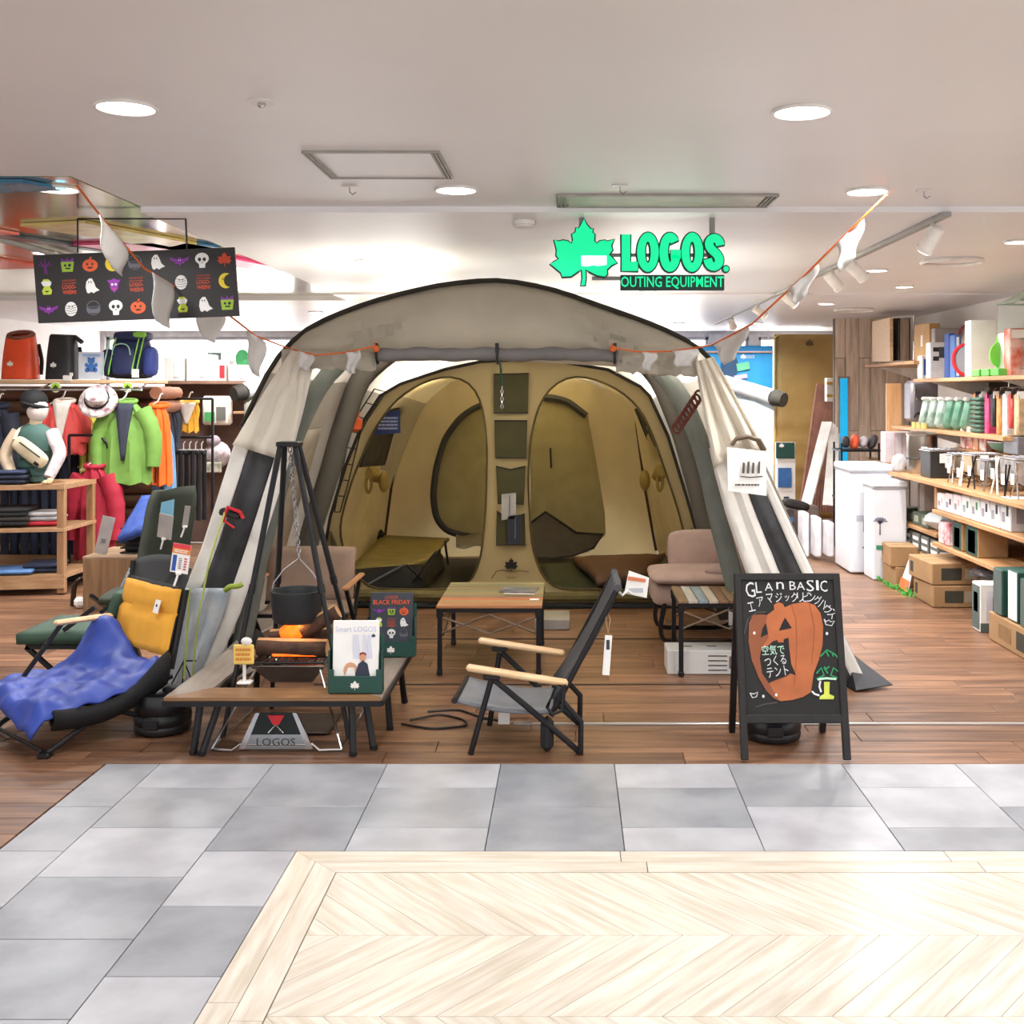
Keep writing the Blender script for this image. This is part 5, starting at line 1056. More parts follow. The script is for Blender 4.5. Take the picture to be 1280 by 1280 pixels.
jacket('lime yellow jacket between the coral and green ones', 100, 128, 520, 590, 9.35, mat('lemon_cloth', 'd9d95a', .7), None, arms=0)
jacket('navy fleece jacket at the end of the log fixture', -24, 24, 505, 612, 9.05, navy, navy, arms=.8)
jacket('crimson anorak hanging low in front of the dark trousers', 84, 153, 580, 698, 8.95, crim, crim, arms=.75)
jacket('slate blue quilted down jacket on the second rail', 196, 230, 512, 560, 9.9, dn, dn, arms=.9, quilted=True)
jacket('golden yellow jacket with pale stripe on the second rail', 222, 252, 502, 540, 9.98, yelj, yelj, offw, arms=.8)
for i in range(8): pants('dark navy trousers hanging behind the crimson anorak', 4+i*12.5, 20+i*12.5, 556+i % 3*3, 692, 9.3+.07*(i % 2), mat('trouser_navy', '20263a', .8), 'navy trousers beside the crimson anorak')
for i in range(6): pants('black trousers clipped in a row on the second rail', 210+i*7.5, 219+i*7.5, 563, 650, 9.85+.06*(i % 2), mat('trouser_black', '17181c', .8), 'black trousers on the second rail')
# log fixture
lf = thing('log_fixture', 'rustic log display fixture with a plank shelf on top', 'display fixture', (-4.2, 9.75, .011)); logm = mat('log_brown', '5d4031', .8, hex2='7c5a45', sc=3, stretch=(1, 6, 6))
for i in range(13): build(MB().tube([(-5.3, 9.82, .075+.118*i), (-3.50, 9.82, .075+.118*i)], .062, 10), 'log', logm, lf, smooth=True)
for i in (11, 12): build(MB().tube([(-3.49, 9.45, .075+.118*i), (-3.49, 9.95, .075+.118*i)], .055, 10), 'end_log', mat('log_end', 'a9745a', .8, var=.1), lf, smooth=True)
build(MB().box((-4.42, 9.48, 1.585), (1.86, .5, .03), .004), 'shelf_board', beech, lf)
build(MB().tube([(-5.3, 9.06, 1.52), (-3.46, 9.06, 1.52)], .012, 8), 'hanging_rail', chrome, lf)
for x in (-5.2, -4.3, -3.5): build(MB().tube([(x, 9.06, 1.52), (x, 9.26, 1.565)], .008, 6), 'rail_bracket', chrome, lf)
build(MB().box((-4.4, 9.65, .17), (1.8, .3, .03), .004), 'base_shelf', oak, lf); build(MB().box((-4.4, 9.49, .07), (1.8, .03, .1), .004), 'base_board', oak, lf)
for i, (hx, lb) in enumerate((('2b3350', 'stack of navy folded trousers under the green jacket'), ('c9bfae', 'stack of beige folded shirts under the green jacket'))):
    t = thing('folded_clothes', lb, 'clothes', (-3.72, 9.4, .9+.1*i))
    for k in range(3): build(MB().box((-3.75, 9.45, .9+.065*(1-i)*1.6+.033*k), (.42, .3, .03), .012), 'garment', mat('fold'+hx, hx, .8), t, smooth=True)
build(MB().box((-3.8, 9.5, .875), (.6, .36, .025), .004), 'inset_shelf', oak, lf)
lime_b = mat('badge_lime', 'b6e04a', .5)
for x in (70, 160):
    t = thing('round_badge', 'round lime badge hung on the fixture rail', 'badge', P(x, 490, 9.22), 'round lime badges on the rail'); c = P(x, 484, 9.22)
    build(MB().lathe([(.043, 0), (.043, .008)], c, 20, R3(90, 0, 0)), 'disc', white, t); build(MB().lathe([(.037, .008), (.037, .010)], c, 20, R3(90, 0, 0)), 'green_disc', lime_b, t); build(MB().prism([(a*.022, b*.022) for a, b in LEAF], FRONT(c+Vector((0, -.0105, 0))), .002), 'leaf_emblem', mat('badge_dark', '31501c', .6), t)
# bags on the shelf
def rolltop(lbl, x0, x1, yt, yb, Y, m, opening=None):
    c = P((x0+x1)/2, yb, Y); W_ = (x1-x0)*Y/F; H_ = (yb-yt)*Y/F; t = thing('roll_top_bag', lbl, 'bag', c); rows = []
    for k in range(13):
        v = k/12; wv = W_/2*(1-.2*v*v); row = []
        for j in range(20):
            a = 2*math.pi*j/20; ct, st = math.cos(a), math.sin(a); row.append(c+Vector((wv*math.copysign(abs(ct)**.55, ct), .11*(1-.35*v)*math.copysign(abs(st)**.6, st), v*H_*(.84+.16*(st*.5+.5 if opening else 1))+.005*wob(a, v*4))))
        rows.append(row)
    mb = MB().grid(rows, True); mb.f.append(list(range(20))[::-1]); mb.m.append(0); build(mb, 'body', m, t, smooth=True)
    if opening: build(MB().tube([c+Vector((W_*.36*math.cos(a), .06*math.sin(a), H_*(.93+.075*math.sin(a)))) for a in [i*math.pi/8 for i in range(16)]], .02, 6, closed=True), 'opening_rim', opening, t, smooth=True)
    else: build(MB().tube([c+Vector((-W_*.38, 0, H_)), c+Vector((W_*.4, 0, H_*.98)), c+Vector((W_*.62, 0, H_*.85))], .03, 8, flat=.6), 'rolled_top', m, t, smooth=True)
    build(MB().prism([(a*.028, b*.028) for a, b in LEAF], FRONT(c+Vector((-W_*.12, -.113, H_*.32))), .003), 'leaf_emblem', white_paper, t)
    build(MB().tube(smoothline([c+Vector((W_*.42, .06, H_*.75)), c+Vector((W_*.5, .08, H_*.4)), c+Vector((W_*.5, .06, .04))], 10), .018, 6, flat=.4), 'strap', black, t)
rolltop('bright orange roll-top backpack on the log fixture shelf', 5, 47, 415, 474, 9.4, mat('bag_orange', 'f0542a', .45, var=.05), mat('bag_open', '8a4a3a', .6))
rolltop('black roll-top backpack next to the orange one', 60, 98, 420, 474, 9.4, mat('bag_black', '26262a', .5), None)
bp_ = thing('hiking_backpack', 'navy hiking backpack with lime green straps on the shelf', 'backpack', P(165, 474.5, 9.4)); c = P(165, 474.5, 9.4); nv = mat('pack_navy', '262f5c', .6, var=.1); gl = mat('pack_lime', '8ed14a', .6)
def blob(c, d, m, nm, par, R=None): return build(MB().box(c, d, min(d)*.3, R), nm, m, par, smooth=True, sub=2)
blob(c+Vector((0, 0, .19)), (.34, .2, .36), nv, 'main_pack', bp_); blob(c+Vector((.02, -.02, .36)), (.3, .2, .1), nv, 'top_lid', bp_); blob(c+Vector((-.02, -.12, .15)), (.2, .08, .24), nv, 'front_pocket', bp_); blob(c+Vector((.18, -.06, .15)), (.13, .16, .26), mat('pack_blue', '33418c', .6), 'side_pocket', bp_); blob(c+Vector((-.18, -.03, .14)), (.11, .15, .24), nv, 'side_pocket', bp_); blob(c+Vector((0, -.02, .04)), (.33, .21, .08), blk_f, 'base_panel', bp_)
for x in (-.16, -.11, .08, .12): build(MB().tube(smoothline([c+Vector((x+.02, -.1, .36)), c+Vector((x+.01, -.135, .25)), c+Vector((x-.02, -.15, .1)), c+Vector((x-.03, -.14, .04))], 10), .006, 6), 'lime_trim', gl if abs(x) < .13 else mat('trim_mint', 'a9d8c0', .6), bp_, smooth=True)
build(MB().tube(smoothline([c+Vector((-.1, -.165, .2)), c+Vector((-.09, -.168, .28)), c+Vector((-.02, -.168, .3)), c+Vector((.04, -.168, .28)), c+Vector((.05, -.165, .2))], 14), .005, 6), 'pocket_piping', mat('trim_mint', 'a9d8c0', .6), bp_); build(MB().box(c+Vector((.09, -.16, .05)), (.06, .004, .07), .001), 'hang_tag', white_paper, bp_); blob(c+Vector((.1, -.06, .37)), (.12, .13, .06), gl, 'lime_lid_patch', bp_)
bear = build(MB().box(P(114, 457, 9.27), (.21, .006, .225), .001), 'bear_poster', mat('poster_pale', 'dfe6f4', .5), None, 'pale poster with a blue bear drawing on the shelf', 'poster')
bb = mat('poster_blue', '4a7fd0', .5); k = MB(); M = FRONT(P(114, 458, 9.262))
for (x, y, rx, ry) in ((0, .045, .03, .026), (-.022, .068, .01, .01), (.022, .068, .01, .01), (0, -.01, .035, .035), (-.035, -.03, .018, .018), (.035, -.03, .018, .018), (-.04, .012, .014, .018), (.04, .012, .014, .018)): k.prism(ell(x, y, rx, ry, 12), M, .001)
build(k, 'bear_print', bb, bear, kind='stuff'); build(MB().box(P(114, 444, 9.262), (.15, .002, .02)), 'title_print', mat('poster_sky', '9fc0ee', .5), bear)
build(MB().box(P(84, 473, 9.222), (.075, .02, .05), .008).box(P(89, 468, 9.215), (.03, .015, .03), .006), 'white_clip', white, None, 'white clip on the front edge of the log fixture shelf', 'clip')
hat = thing('sun_hat', 'white flower-print sun hat hanging between the jackets', 'hat', P(122, 515, 8.9)); c = P(122, 500, 8.9)
build(MB().lathe([(.15, -.02), (.14, 0), (.085, .02), (.085, .07), (.07, .1), (.02, .11)], c, 24, R3(60, 15, 0)), 'hat_body', mat('flower_cloth', 'efe9e6', .8, hex2='7d5a63', sc=16), hat, smooth=True); build(MB().tube([c+R3(60, 15, 0) @ Vector((.088*math.cos(a), .088*math.sin(a), .025)) for a in [i*math.pi/8 for i in range(16)]], .01, 6, closed=True), 'hat_band', black, hat)
# second fixture: white-topped shelves, rail
f2 = thing('wall_display', 'brown display unit with white boxes on its top shelf', 'display fixture', (-3.45, 11.0, .011)); br_p = mat('panel_brown', '6a5248', .7)
build(MB().box((-3.45, 11.15, .8), (1.15, .05, 1.58), .004), 'back_panel', br_p, f2); build(MB().box((-3.5, 10.98, 1.59), (1.2, .4, .03), .004), 'top_shelf', mat('shelf_bronze', '8a6a58', .5), f2); build(MB().box((-3.05, 10.98, 1.30), (.4, .34, .025), .004), 'shelf', oak, f2); build(MB().box((-3.05, 10.98, .86), (.4, .34, .025), .004), 'shelf', oak, f2); build(MB().box((-3.05, 10.98, .1), (.45, .4, .18), .004), 'base_cabinet', br_p, f2)
r2 = thing('garment_rail', 'black garment rail carrying the row of black trousers', 'clothes rail', (-3.35, 9.88, .011)); build(MB().tube([(-3.6, 9.88, 1.10), (-3.15, 9.88, 1.10)], .012, 8), 'rail', dark_metal, r2)
build(MB().tube([(-3.6, 9.88, 1.44), (-3.15, 9.88, 1.44)], .012, 8), 'upper_rail', dark_metal, r2)
for x in (-3.6, -3.15): build(MB().tube([(x, 9.88, .03), (x, 9.88, 1.44)], .012, 8), 'post', dark_metal, r2); build(MB().box((x, 9.88, .02), (.03, .4, .02), .004), 'foot', dark_metal, r2)
for i, (x0, x1, yt, lb) in enumerate(((208, 233, 449, 'blank white carton at the end of the upper shelf'), (236, 268, 445, 'white carton with faint pink print on the upper shelf'), (268, 286, 452, 'narrow white carton with red mark on the upper shelf'), (288, 314, 458, 'low white carton below the green plush plant'))):
    a = P(x0, 478, 10.9); b = P(x1, 478, 10.9); h = (478-yt)*10.9/F
    t = thing('shelf_carton', lb, 'box', ((a.x+b.x)/2, 10.95, 1.605)); build(MB().box(((a.x+b.x)/2, 10.97, 1.607+h/2), (b.x-a.x-.01, .3, h), .004), 'carton', white_paper, t)
    build(MB().box(((a.x+b.x)/2+.03, 10.815, 1.607+h*.45), (.05, .004, h*.6)), 'print', [mat('p_faint', 'e6dfe8'), mat('p_pink', 'e2cfe0'), red_print, mat('p_faint', 'e6dfe8')][i], t)
t = thing('sign_card', 'small dark green header card above the white cartons', 'sign', P(268, 452, 11)); build(MB().box(P(268, 447, 11.05), (.14, .01, .1), .002), 'card', mat('card_dark', '4a5c56', .6), t); build(MB().prism([(x*.015, y*.015) for x, y in LEAF], FRONT(P(263, 445, 11.04)), .002), 'leaf_emblem', white_paper, t)
build(MB().ball(P(303, 448, 10.95), (.07, .05, .09), 9, 6).ball(P(306, 453, 10.95), (.09, .05, .05), 9, 6), 'plush_plant', mat('plush_green', '2f7d48', .8), None, 'small green plush plant on the upper shelf end', 'plush', smooth=True)
tt = thing('folded_shirt', 'white t-shirt with green and grey print on the brown shelf', 'shirt', P(272, 516, 10.85)); build(MB().box(P(272, 513, 10.85), (.27, .1, .28), .02), 'shirt', offw, tt, smooth=True); build(MB().box(P(262, 521, 10.79), (.1, .004, .09)), 'green_print', mat('pr_green', '4aa05a'), tt); build(MB().box(P(276, 517, 10.79), (.09, .004, .13)), 'grey_print', mat('pr_grey', '6b6a66'), tt)
cp = thing('plush_display', 'white dotted plush cushion figure on the lower brown shelf', 'cushion', P(272, 575, 10.85)); c = P(272, 568, 10.85)
build(MB().ball(c, (.13, .08, .13), 12, 8), 'body', mat('dot_cloth', 'e9e0e4', .8, hex2='8c7a80', sc=11), cp, smooth=True); build(MB().ball(c+Vector((-.03, -.03, .13)), (.07, .06, .06), 10, 7), 'head', mat('plush_mauve', 'a99aa2', .8), cp, smooth=True); build(MB().box(c+Vector((-.02, -.09, -.12)), (.17, .03, .1), .008), 'pattern_pouch', mat('pouch_print', '8f9580', .8, hex2='e6ddd0', sc=14), cp)
# wooden shelf unit with mannequin
su = thing('shelf_unit', 'open oak shelf unit holding folded jeans', 'shelf', (-4.1, 8.4, .011)); ox = wood('unit_oak', 'a37c58', 'bb9570', 0, .5)
for (x, y) in ((-3.74, 8.25), (-3.74, 8.75), (-4.75, 8.1), (-4.75, 8.6)): build(MB().box((x, y, .42), (.055, .05, .80), .004), 'post', oakz, su); build(MB().tube([(x, y, .012), (x, y, .03)], .025, 8), 'caster', black, su)
for z, h in ((.82, .035), (.5, .025), (.16, .03)):
    build(MB().add([(-4.78, 8.05, z), (-3.71, 8.22, z), (-3.71, 8.78, z), (-4.78, 8.62, z), (-4.78, 8.05, z-h), (-3.71, 8.22, z-h), (-3.71, 8.78, z-h), (-4.78, 8.62, z-h)], [[0, 1, 2, 3], [4, 5, 6, 7], [0, 1, 5, 4], [1, 2, 6, 5], [2, 3, 7, 6], [3, 0, 4, 7]]), 'shelf_board', ox, su)
build(MB().add([(-4.78, 8.045, .13), (-3.71, 8.215, .13), (-3.71, 8.235, .13), (-4.78, 8.065, .13), (-4.78, 8.045, .06), (-3.71, 8.215, .06), (-3.71, 8.235, .06), (-4.78, 8.065, .06)], [[0, 1, 2, 3], [4, 5, 6, 7], [0, 1, 5, 4], [1, 2, 6, 5], [2, 3, 7, 6], [3, 0, 4, 7]]), 'kick_board', ox, su)
def folded(lbl, px, py, Y, w, d, cols_, rot=9):
    c = P(px, py, Y); t = thing('folded_clothes', lbl, 'clothes', c)
    for i, hx in enumerate(cols_): build(MB().box(c+Vector((.01*(i % 2), 0, .018+.034*i)), (w, d, .03), .012, RZ(rot)), 'garment', mat('fold'+hx, hx, .85), t, smooth=True)
folded('pile of dark folded trousers on the middle oak shelf', 14, 655.5, 8.35, .3, .28, ('2b2b2e', '3c3a38', '2a2d30', '3a3c3e')); folded('grey and red folded shirts on the middle oak shelf', 55, 655, 8.42, .26, .26, ('d0384a', 'a9aab2', 'c4c6c8')); folded('light blue folded jeans on the lowest oak shelf', 20, 715, 8.3, .3, .3, ('5a7fb4',)); folded('dark navy folded jeans on the lowest oak shelf', 56, 713, 8.4, .26, .28, ('20283c', '262f46')); folded('dark denim pile on top of the oak shelf unit', 10, 604, 8.3, .3, .26, ('1f2438', '23283c', '2b3450'))
mq = thing('mannequin', 'half mannequin in beige fleece, green vest and black beanie', 'mannequin', (-4.05, 8.42, .822)); o = Vector((-4.02, 8.42, .82)); H_ = lambda x, z, y=0: o+Vector((x, y, z))
skin = mat('mannequin_pale', 'd9cdc9', .5); bei = mat('fleece_beige', 'c9b49a', .9, var=.08); gv = mat('vest_green', '3f5f58', .7); wm = mat('hand_wood', 'd9b78c', .6)
rows = []
for k_ in range(11):
    v = k_/10; r = yat([(0, .13), (.4, .125), (.7, .15), (.88, .14), (1, .06)], v); rows.append([H_(r*math.cos(a), v*.43+.012, r*.62*math.sin(a)) for a in [2*math.pi*j/18 for j in range(18)]])
build(MB().grid(rows, True), 'vest', gv, mq, smooth=True)
for i in range(5): build(MB().tube([H_(.137*math.cos(a), .06+.06*i, .088*math.sin(a)) for a in [2*math.pi*j/18 for j in range(18)]], .004, 5, closed=True), 'quilt_seam', mat('vest_seam', '2f4a44', .8), mq)
for s, el, wr in ((-1, (-.21, .2, -.04), (-.1, .06, -.13)), (1, (.22, .22, -.05), (.17, .05, -.14))):
    pts = smoothline([H_(s*.12, .38), H_(s*.17, .3, -.02), H_(el[0], el[1], el[2]), H_(wr[0], wr[1], wr[2])], 14); build(MB().tube(pts, [.055*(1-.3*i/13) for i in range(14)], 10), 'sleeve', bei if s < 0 else mat('sleeve_print', 'd9d0d4', .8, hex2='b8a9ae', sc=20), mq, smooth=True)
    hnd = MB().ball(H_(wr[0]+s*.01+.01, wr[1]-.02, wr[2]-.02), (.022, .03, .018), 8, 6)
    for f in range(5): hnd.tube([H_(wr[0]+.01+(f-2)*.011, wr[1]-.022, wr[2]-.035), H_(wr[0]+.01+(f-2)*.015, wr[1]-.03-(.004 if f in (0, 4) else 0), wr[2]-.062+abs(f-2)*.006), H_(wr[0]+.01+(f-2)*.016, wr[1]-.036, wr[2]-.08+abs(f-2)*.008)], .006, 5)
    build(hnd, 'wooden_hand', wm, mq, smooth=True)
build(MB().tube([H_(0, .41), H_(.01, .47)], .045, 10), 'neck', bei, mq, smooth=True); build(MB().ball(H_(.02, .55), (.075, .085, .1), 14, 10), 'head', skin, mq, smooth=True)
build(MB().ball(H_(-.012, .61, .01), (.098, .1, .095), 14, 8).tube([H_(.078*math.cos(a)+.0, .585+.02*math.cos(a)*-1, .09*math.sin(a)) for a in [2*math.pi*j/16 for j in range(16)]], .018, 6, closed=True), 'beanie', blk_f, mq, smooth=True)
cb = thing('crossbody_bag', 'beige crossbody bag worn across the mannequin chest', 'bag', H_(.02, .15, -.13)); cr = mat('bag_cream', 'd6c6a6', .7)
build(MB().box(H_(.03, .235, -.135), (.3, .07, .13), .03, R3(0, 38, 0)), 'pouch', cr, cb, smooth=True, sub=2); build(MB().tube([H_(-.03, .31, -.175), H_(.12, .2, -.178)], .006, 6), 'zip', mat('zip_dark', '2a2a2e'), cb); build(MB().box(H_(.09, .15, -.172), (.04, .004, .025), .001, R3(0, 38, 0)), 'patch', blk_f, cb); build(MB().tube(smoothline([H_(-.09, .33, -.13), H_(-.1, .4, -.06), H_(-.06, .44, .04)], 8), .014, 6, flat=.4), 'strap', cr, cb)
gr = thing('garment_stand', 'black bent garment stand holding the crimson anorak', 'clothes rail', (-3.83, 8.95, .011)); build(MB().tube(smoothline([(-4.0, 8.95, 1.155), (-3.78, 8.95, 1.155), (-3.70, 8.95, 1.11), (-3.69, 8.95, 1.05)], 14), .011, 8), 'arm', dark_metal, gr, smooth=True); build(MB().tube([(-4.0, 8.95, .03), (-4.0, 8.95, 1.155)], .012, 8), 'post', dark_metal, gr); build(MB().box((-3.95, 8.95, .02), (.3, .3, .018), .004), 'base', dark_metal, gr)
# ================================================================= RIGHT SIDE: SHELVES AND GOODS
def shelf(lbl, x0, x1, y0, y1, z, m=shelf_wood, th=.03, br=3):
    t = thing('wall_shelf', lbl, 'shelf', ((x0+x1)/2, (y0+y1)/2, z-th)); build(MB().box(((x0+x1)/2, (y0+y1)/2, z-th/2), (x1-x0, y1-y0, th), .004), 'board', m, t)
    for i in range(br): y = ease(y0+.1, y1-.1, i/(br-1)); build(MB().add([(x1, y-.008, z-th), (x0+.12, y-.008, z-th), (x1, y-.008, z-th-.14), (x1, y+.008, z-th), (x0+.12, y+.008, z-th), (x1, y+.008, z-th-.14)], [[0, 1, 2], [3, 5, 4], [0, 3, 4, 1], [1, 4, 5, 2], [2, 5, 3, 0]]), 'bracket', white, t)
    return t
XW = 3.5
shelf('long top wall shelf of lanterns and kitchen goods', 2.9, XW, 6.2, 9.46, 1.61); shelf('high short wall shelf carrying a tilted folding table', 2.95, XW, 9.6, 11.2, 1.77, br=2); shelf('second wall shelf of green folded bags', 2.9, XW, 7.5, 10.1, 1.2); shelf('deep mid-height shelf crowded with pots and grills', 2.6, XW, 5.6, 9.15, .855, br=4); shelf('shelf of pale boxes under the pots and grills', 2.62, XW, 5.6, 8.1, .655); shelf('low shelf of green and kraft boxes', 2.62, XW, 6.5, 8.1, .42, br=2); shelf('small lower shelf of grey tins', 2.68, XW, 8.2, 9.25, .27, br=2); shelf('small upper shelf of green pouches', 2.68, XW, 8.2, 9.25, .46, br=2)
build(MB().box((3.511, 7.6, 1.05), (.012, 3.9, 1.1), .004), 'slat_panel_back', mat('panel_dark_brown', '4a3b34', .8), None, 'dark brown back panel behind the stocked wall shelves', 'panel')
def carton(lbl, c, d, m=kraft, rot=0, group=None, prints=(), nm='carton', cat='box', tape=True):
    """c = base centre, d = size; prints: (face, u, v, w, h, material) with face 'f' (-Y) or 'l' (-X), u/v 0..1"""
    t = thing(nm, lbl, cat, c, group); c = Vector(c); R = RZ(rot)
    build(MB().box(c+Vector((0, 0, d[2]/2)), d, min(.006, min(d)*.1), R), 'box_body', m, t)
    if tape and m is kraft: build(MB().box(c+Vector((0, 0, d[2]+.0008)), (d[0]*.98, .04, .0012), 0, R), 'tape', mat('tape_tan', 'b39a72', .3), t)
    for f, u, v, w, h, pm in prints:
        if f == 'f': o = R @ Vector(((u-.5)*d[0], -d[1]/2-.0012, v*d[2])); s = (w*d[0], .0015, h*d[2])
        else: o = R @ Vector((-d[0]/2-.0012, (u-.5)*d[1], v*d[2])); s = (.0015, w*d[1], h*d[2])
        build(MB().box(c+o, s, 0, R), 'print', pm, t)
    return t
lab_dk = mat('label_dark', '3c3a30', .7); lab_pk = mat('label_pink', 'd9aeb0', .6); lab_w = white_paper; lab_g = mat('label_green', '3f7a5c', .6); lab_k = mat('label_black', '26262a', .6)
# floor level
carton('lower of two flat kraft cartons with dark label', (2.67, 7.95, .011), (.32, .44, .15), kraft, 0, None, (('f', .45, .5, .4, .55, lab_dk), ('f', .8, .5, .22, .5, mat('lab_grey', 'a39a88', .7)), ('l', .85, .5, .12, .5, lab_dk)))
carton('upper of two flat kraft cartons with dark label', (2.66, 7.97, .166), (.34, .46, .15), kraft, 3, None, (('f', .4, .5, .42, .55, lab_dk), ('f', .8, .5, .24, .5, mat('lab_grey', 'a39a88', .7)), ('l', .85, .5, .12, .5, lab_dk)))
carton('small plain kraft carton standing behind a sloping sign', (2.57, 8.67, .011), (.2, .28, .155), kraft, 4); carton('small kraft carton stacked on the plain one by the freezer boxes', (2.555, 8.67, .168), (.21, .29, .155), kraft, -3, None, (('l', .9, .6, .08, .4, lab_dk),))
sg = MB().add([(2.50, 8.28, .015), (2.50, 8.5, .015), (2.57, 8.46, .25), (2.57, 8.34, .25)], [[0, 1, 2, 3]]); t = build(sg, 'slope_sign', white_paper, None, 'white and orange card leaning on the flat kraft cartons', 'sign', solid=.006)
build(MB().add([(2.494, 8.28, .018), (2.494, 8.5, .018), (2.515, 8.488, .1), (2.515, 8.3, .1)], [[0, 1, 2, 3]]), 'orange_band', mat('sign_orange', 'e2703c', .6), t, solid=.003)
carton('upright white and green box with a drawn table on the floor', (2.66, 7.0, .011), (.24, .14, .30), white_paper, 0, None, (('f', .5, .55, .7, .6, mat('lab_lilac', 'e3dfe8')), ('f', .5, .58, .35, .3, mat('lab_mid', '8b8f92')), ('f', .5, .1, .98, .18, mat('lab_gg', '5b6a66')), ('l', .5, .5, .9, .9, mat('lab_gg', '5b6a66')), ('l', .5, .6, .5, .4, lab_w)))
carton('long kraft carton at the foot of the shelves', (2.74, 6.45, .011), (.42, .62, .17), kraft, 0, None, (('l', .2, .5, .25, .6, lab_dk), ('l', .6, .5, .3, .5, mat('kraft_mark', '8a6a48')))); carton('kraft carton continuing the row at the foot of the shelves', (2.74, 5.82, .011), (.42, .62, .17), kraft, 0, None, (('l', .7, .5, .3, .6, lab_dk),))
for i in range(4):
    carton(['dark green box with white leaf emblem on the kraft row', 'slim dark green box with white spine on the kraft row', 'tall dark green box with white picture on the kraft row', 'dark green box with a white edge beside the leaf one'][i], (2.68+.01*(i % 2), 6.62-i*.2, .187), (.3, .14, .27+.02*(i % 2)), green_dk, 0, None, (('l', .5, .5, .9, .95, lab_w if i % 2 else mat('lab_gg', '5b6a66')), ('f', .3, .6, .3, .3, lab_w), ('f', .6, .25, .6, .2, mat('lab_gg', '5b6a66'))))
def plastic(lbl, c, r, seed, m=clear):
    rr = random.Random(seed); k = MB(); rows = []
    for i in range(9):
        t = math.pi*i/8*.96+.06; rows.append([Vector(c)+Vector((r[0]*math.sin(t)*math.cos(2*math.pi*j/14)*(1+.22*rr.uniform(-1, 1)), r[1]*math.sin(t)*math.sin(2*math.pi*j/14)*(1+.22*rr.uniform(-1, 1)), r[2]*math.cos(t)*(1+.15*rr.uniform(-1, 1)))) for j in range(14)])
    return build(k.grid(rows, True), 'plastic_bag', m, None, lbl, 'plastic bag', smooth=False)
plastic('crumpled clear plastic wrap on the low shelf end', (2.80, 6.3, .52), (.18, .26, .07), 3, mat('film_white', 'dfe2e6', .15, alpha=.6)); plastic('dark plastic bag bulging over the upright white box', (2.72, 7.2, .335), (.13, .18, .03), 5, mat('film_dark', '3a383a', .2, alpha=.85)); plastic('pale plastic bag slumped on the small pouch shelf', (2.80, 8.35, .54), (.14, .15, .075), 9, mat('film_white', 'dfe2e6'))
# white freezer boxes
def freezer(lbl, x0, x1, y0, y1, h, prn):
    t = thing('white_locker', lbl, 'cooler box', ((x0+x1)/2, (y0+y1)/2, .011)); wm_ = mat('locker_white', 'e9ecf3', .35, var=.02)
    build(MB().box(((x0+x1)/2, (y0+y1)/2, .011+(h-.07)/2), (x1-x0, y1-y0, h-.07), .01), 'body', wm_, t); build(MB().box(((x0+x1)/2, (y0+y1)/2, h-.028), (x1-x0+.02, y1-y0+.02, .055), .01), 'lid', wm_, t); build(MB().box(((x0+x1)/2, (y0+y1)/2, h-.062), (x1-x0+.012, y1-y0+.012, .012), .002), 'seal', mat('locker_seal', 'a9a9b0', .5), t)
    for (cx, z, w, hh, m) in prn: build(MB().box((cx, y0-.002, z), (w, .002, hh)), 'print', m, t)
    return t
freezer('tall white cooler locker with a small figure sketch', 2.31, 2.66, 9.22, 9.75, .90, ((2.40, .46, .08, .05, mat('ink_pale', 'b9bcc8')), (2.43, .40, .025, .1, mat('ink', '7d8090')), (2.42, .22, .02, .015, mat('ink', '7d8090'))))
fz = freezer('white cooler locker with a palm print and green label', 2.40, 2.67, 8.86, 9.14, .80, ((2.45, .27, .05, .035, mat('ink_green', '3d8b6a')),))
k = MB()
for a in range(7): an = math.radians(20+a*23); k.prism(ribbon([(0, 0), (.035*math.cos(an), .035*math.sin(an)+.01), (.06*math.cos(an), .05*math.sin(an))], .008), FRONT((2.455, 8.857, .46)), .001)
k.prism([(-.006, -.09), (.006, -.09), (.004, 0), (-.004, 0)], FRONT((2.455, 8.857, .46)), .001); build(k, 'palm_print', mat('ink_dark', '5a5d70'), fz, kind='stuff')
carton('beige pegboard box leaning at the side of the palm print locker', (2.88, 8.92, .47), (.2, .05, .3), mat('beige_board', 'c9b7b2', .6), 0, None, (('f', .1, .5, .18, .98, lab_w),), 'board_panel', 'panel')
for i in range(3): build(MB().box((2.13+.075*i, 10.2-.16*i, .011+.2-.0*i), (.06, .22, .4-.05*i), .01), 'white_slab', mat('slab_white', 'e4e4ea', .5), None, ['tall white slab box beside the striped carton', 'white slab box between two others in the aisle', 'short white slab box next to the cooler locker'][i], 'box')
t = thing('striped_carton', 'dark carton with blue and yellow bands at the back of the aisle', 'box', (2.09, 10.75, .011)); build(MB().box((2.06, 10.8, .19), (.17, .2, .355), .004), 'box_body', mat('carton_brown', '4a403c', .7), t)
for z, hx in ((.05, '35608c'), (.11, '8a96a8'), (.17, 'b8923c'), (.28, '3d6596')): build(MB().box((2.06, 10.698, z), (.165, .004, .05)), 'colour_band', mat('bnd'+hx, hx, .6), t)
build(MB().box((2.17, 10.75, .42), (.26, .2, .1), .03, R3(0, 12, 5)), 'dark_bundle', mat('bundle_black', '2a2524', .85), None, 'dark cloth bundle lying on the banded carton', 'bundle', smooth=True, sub=1)
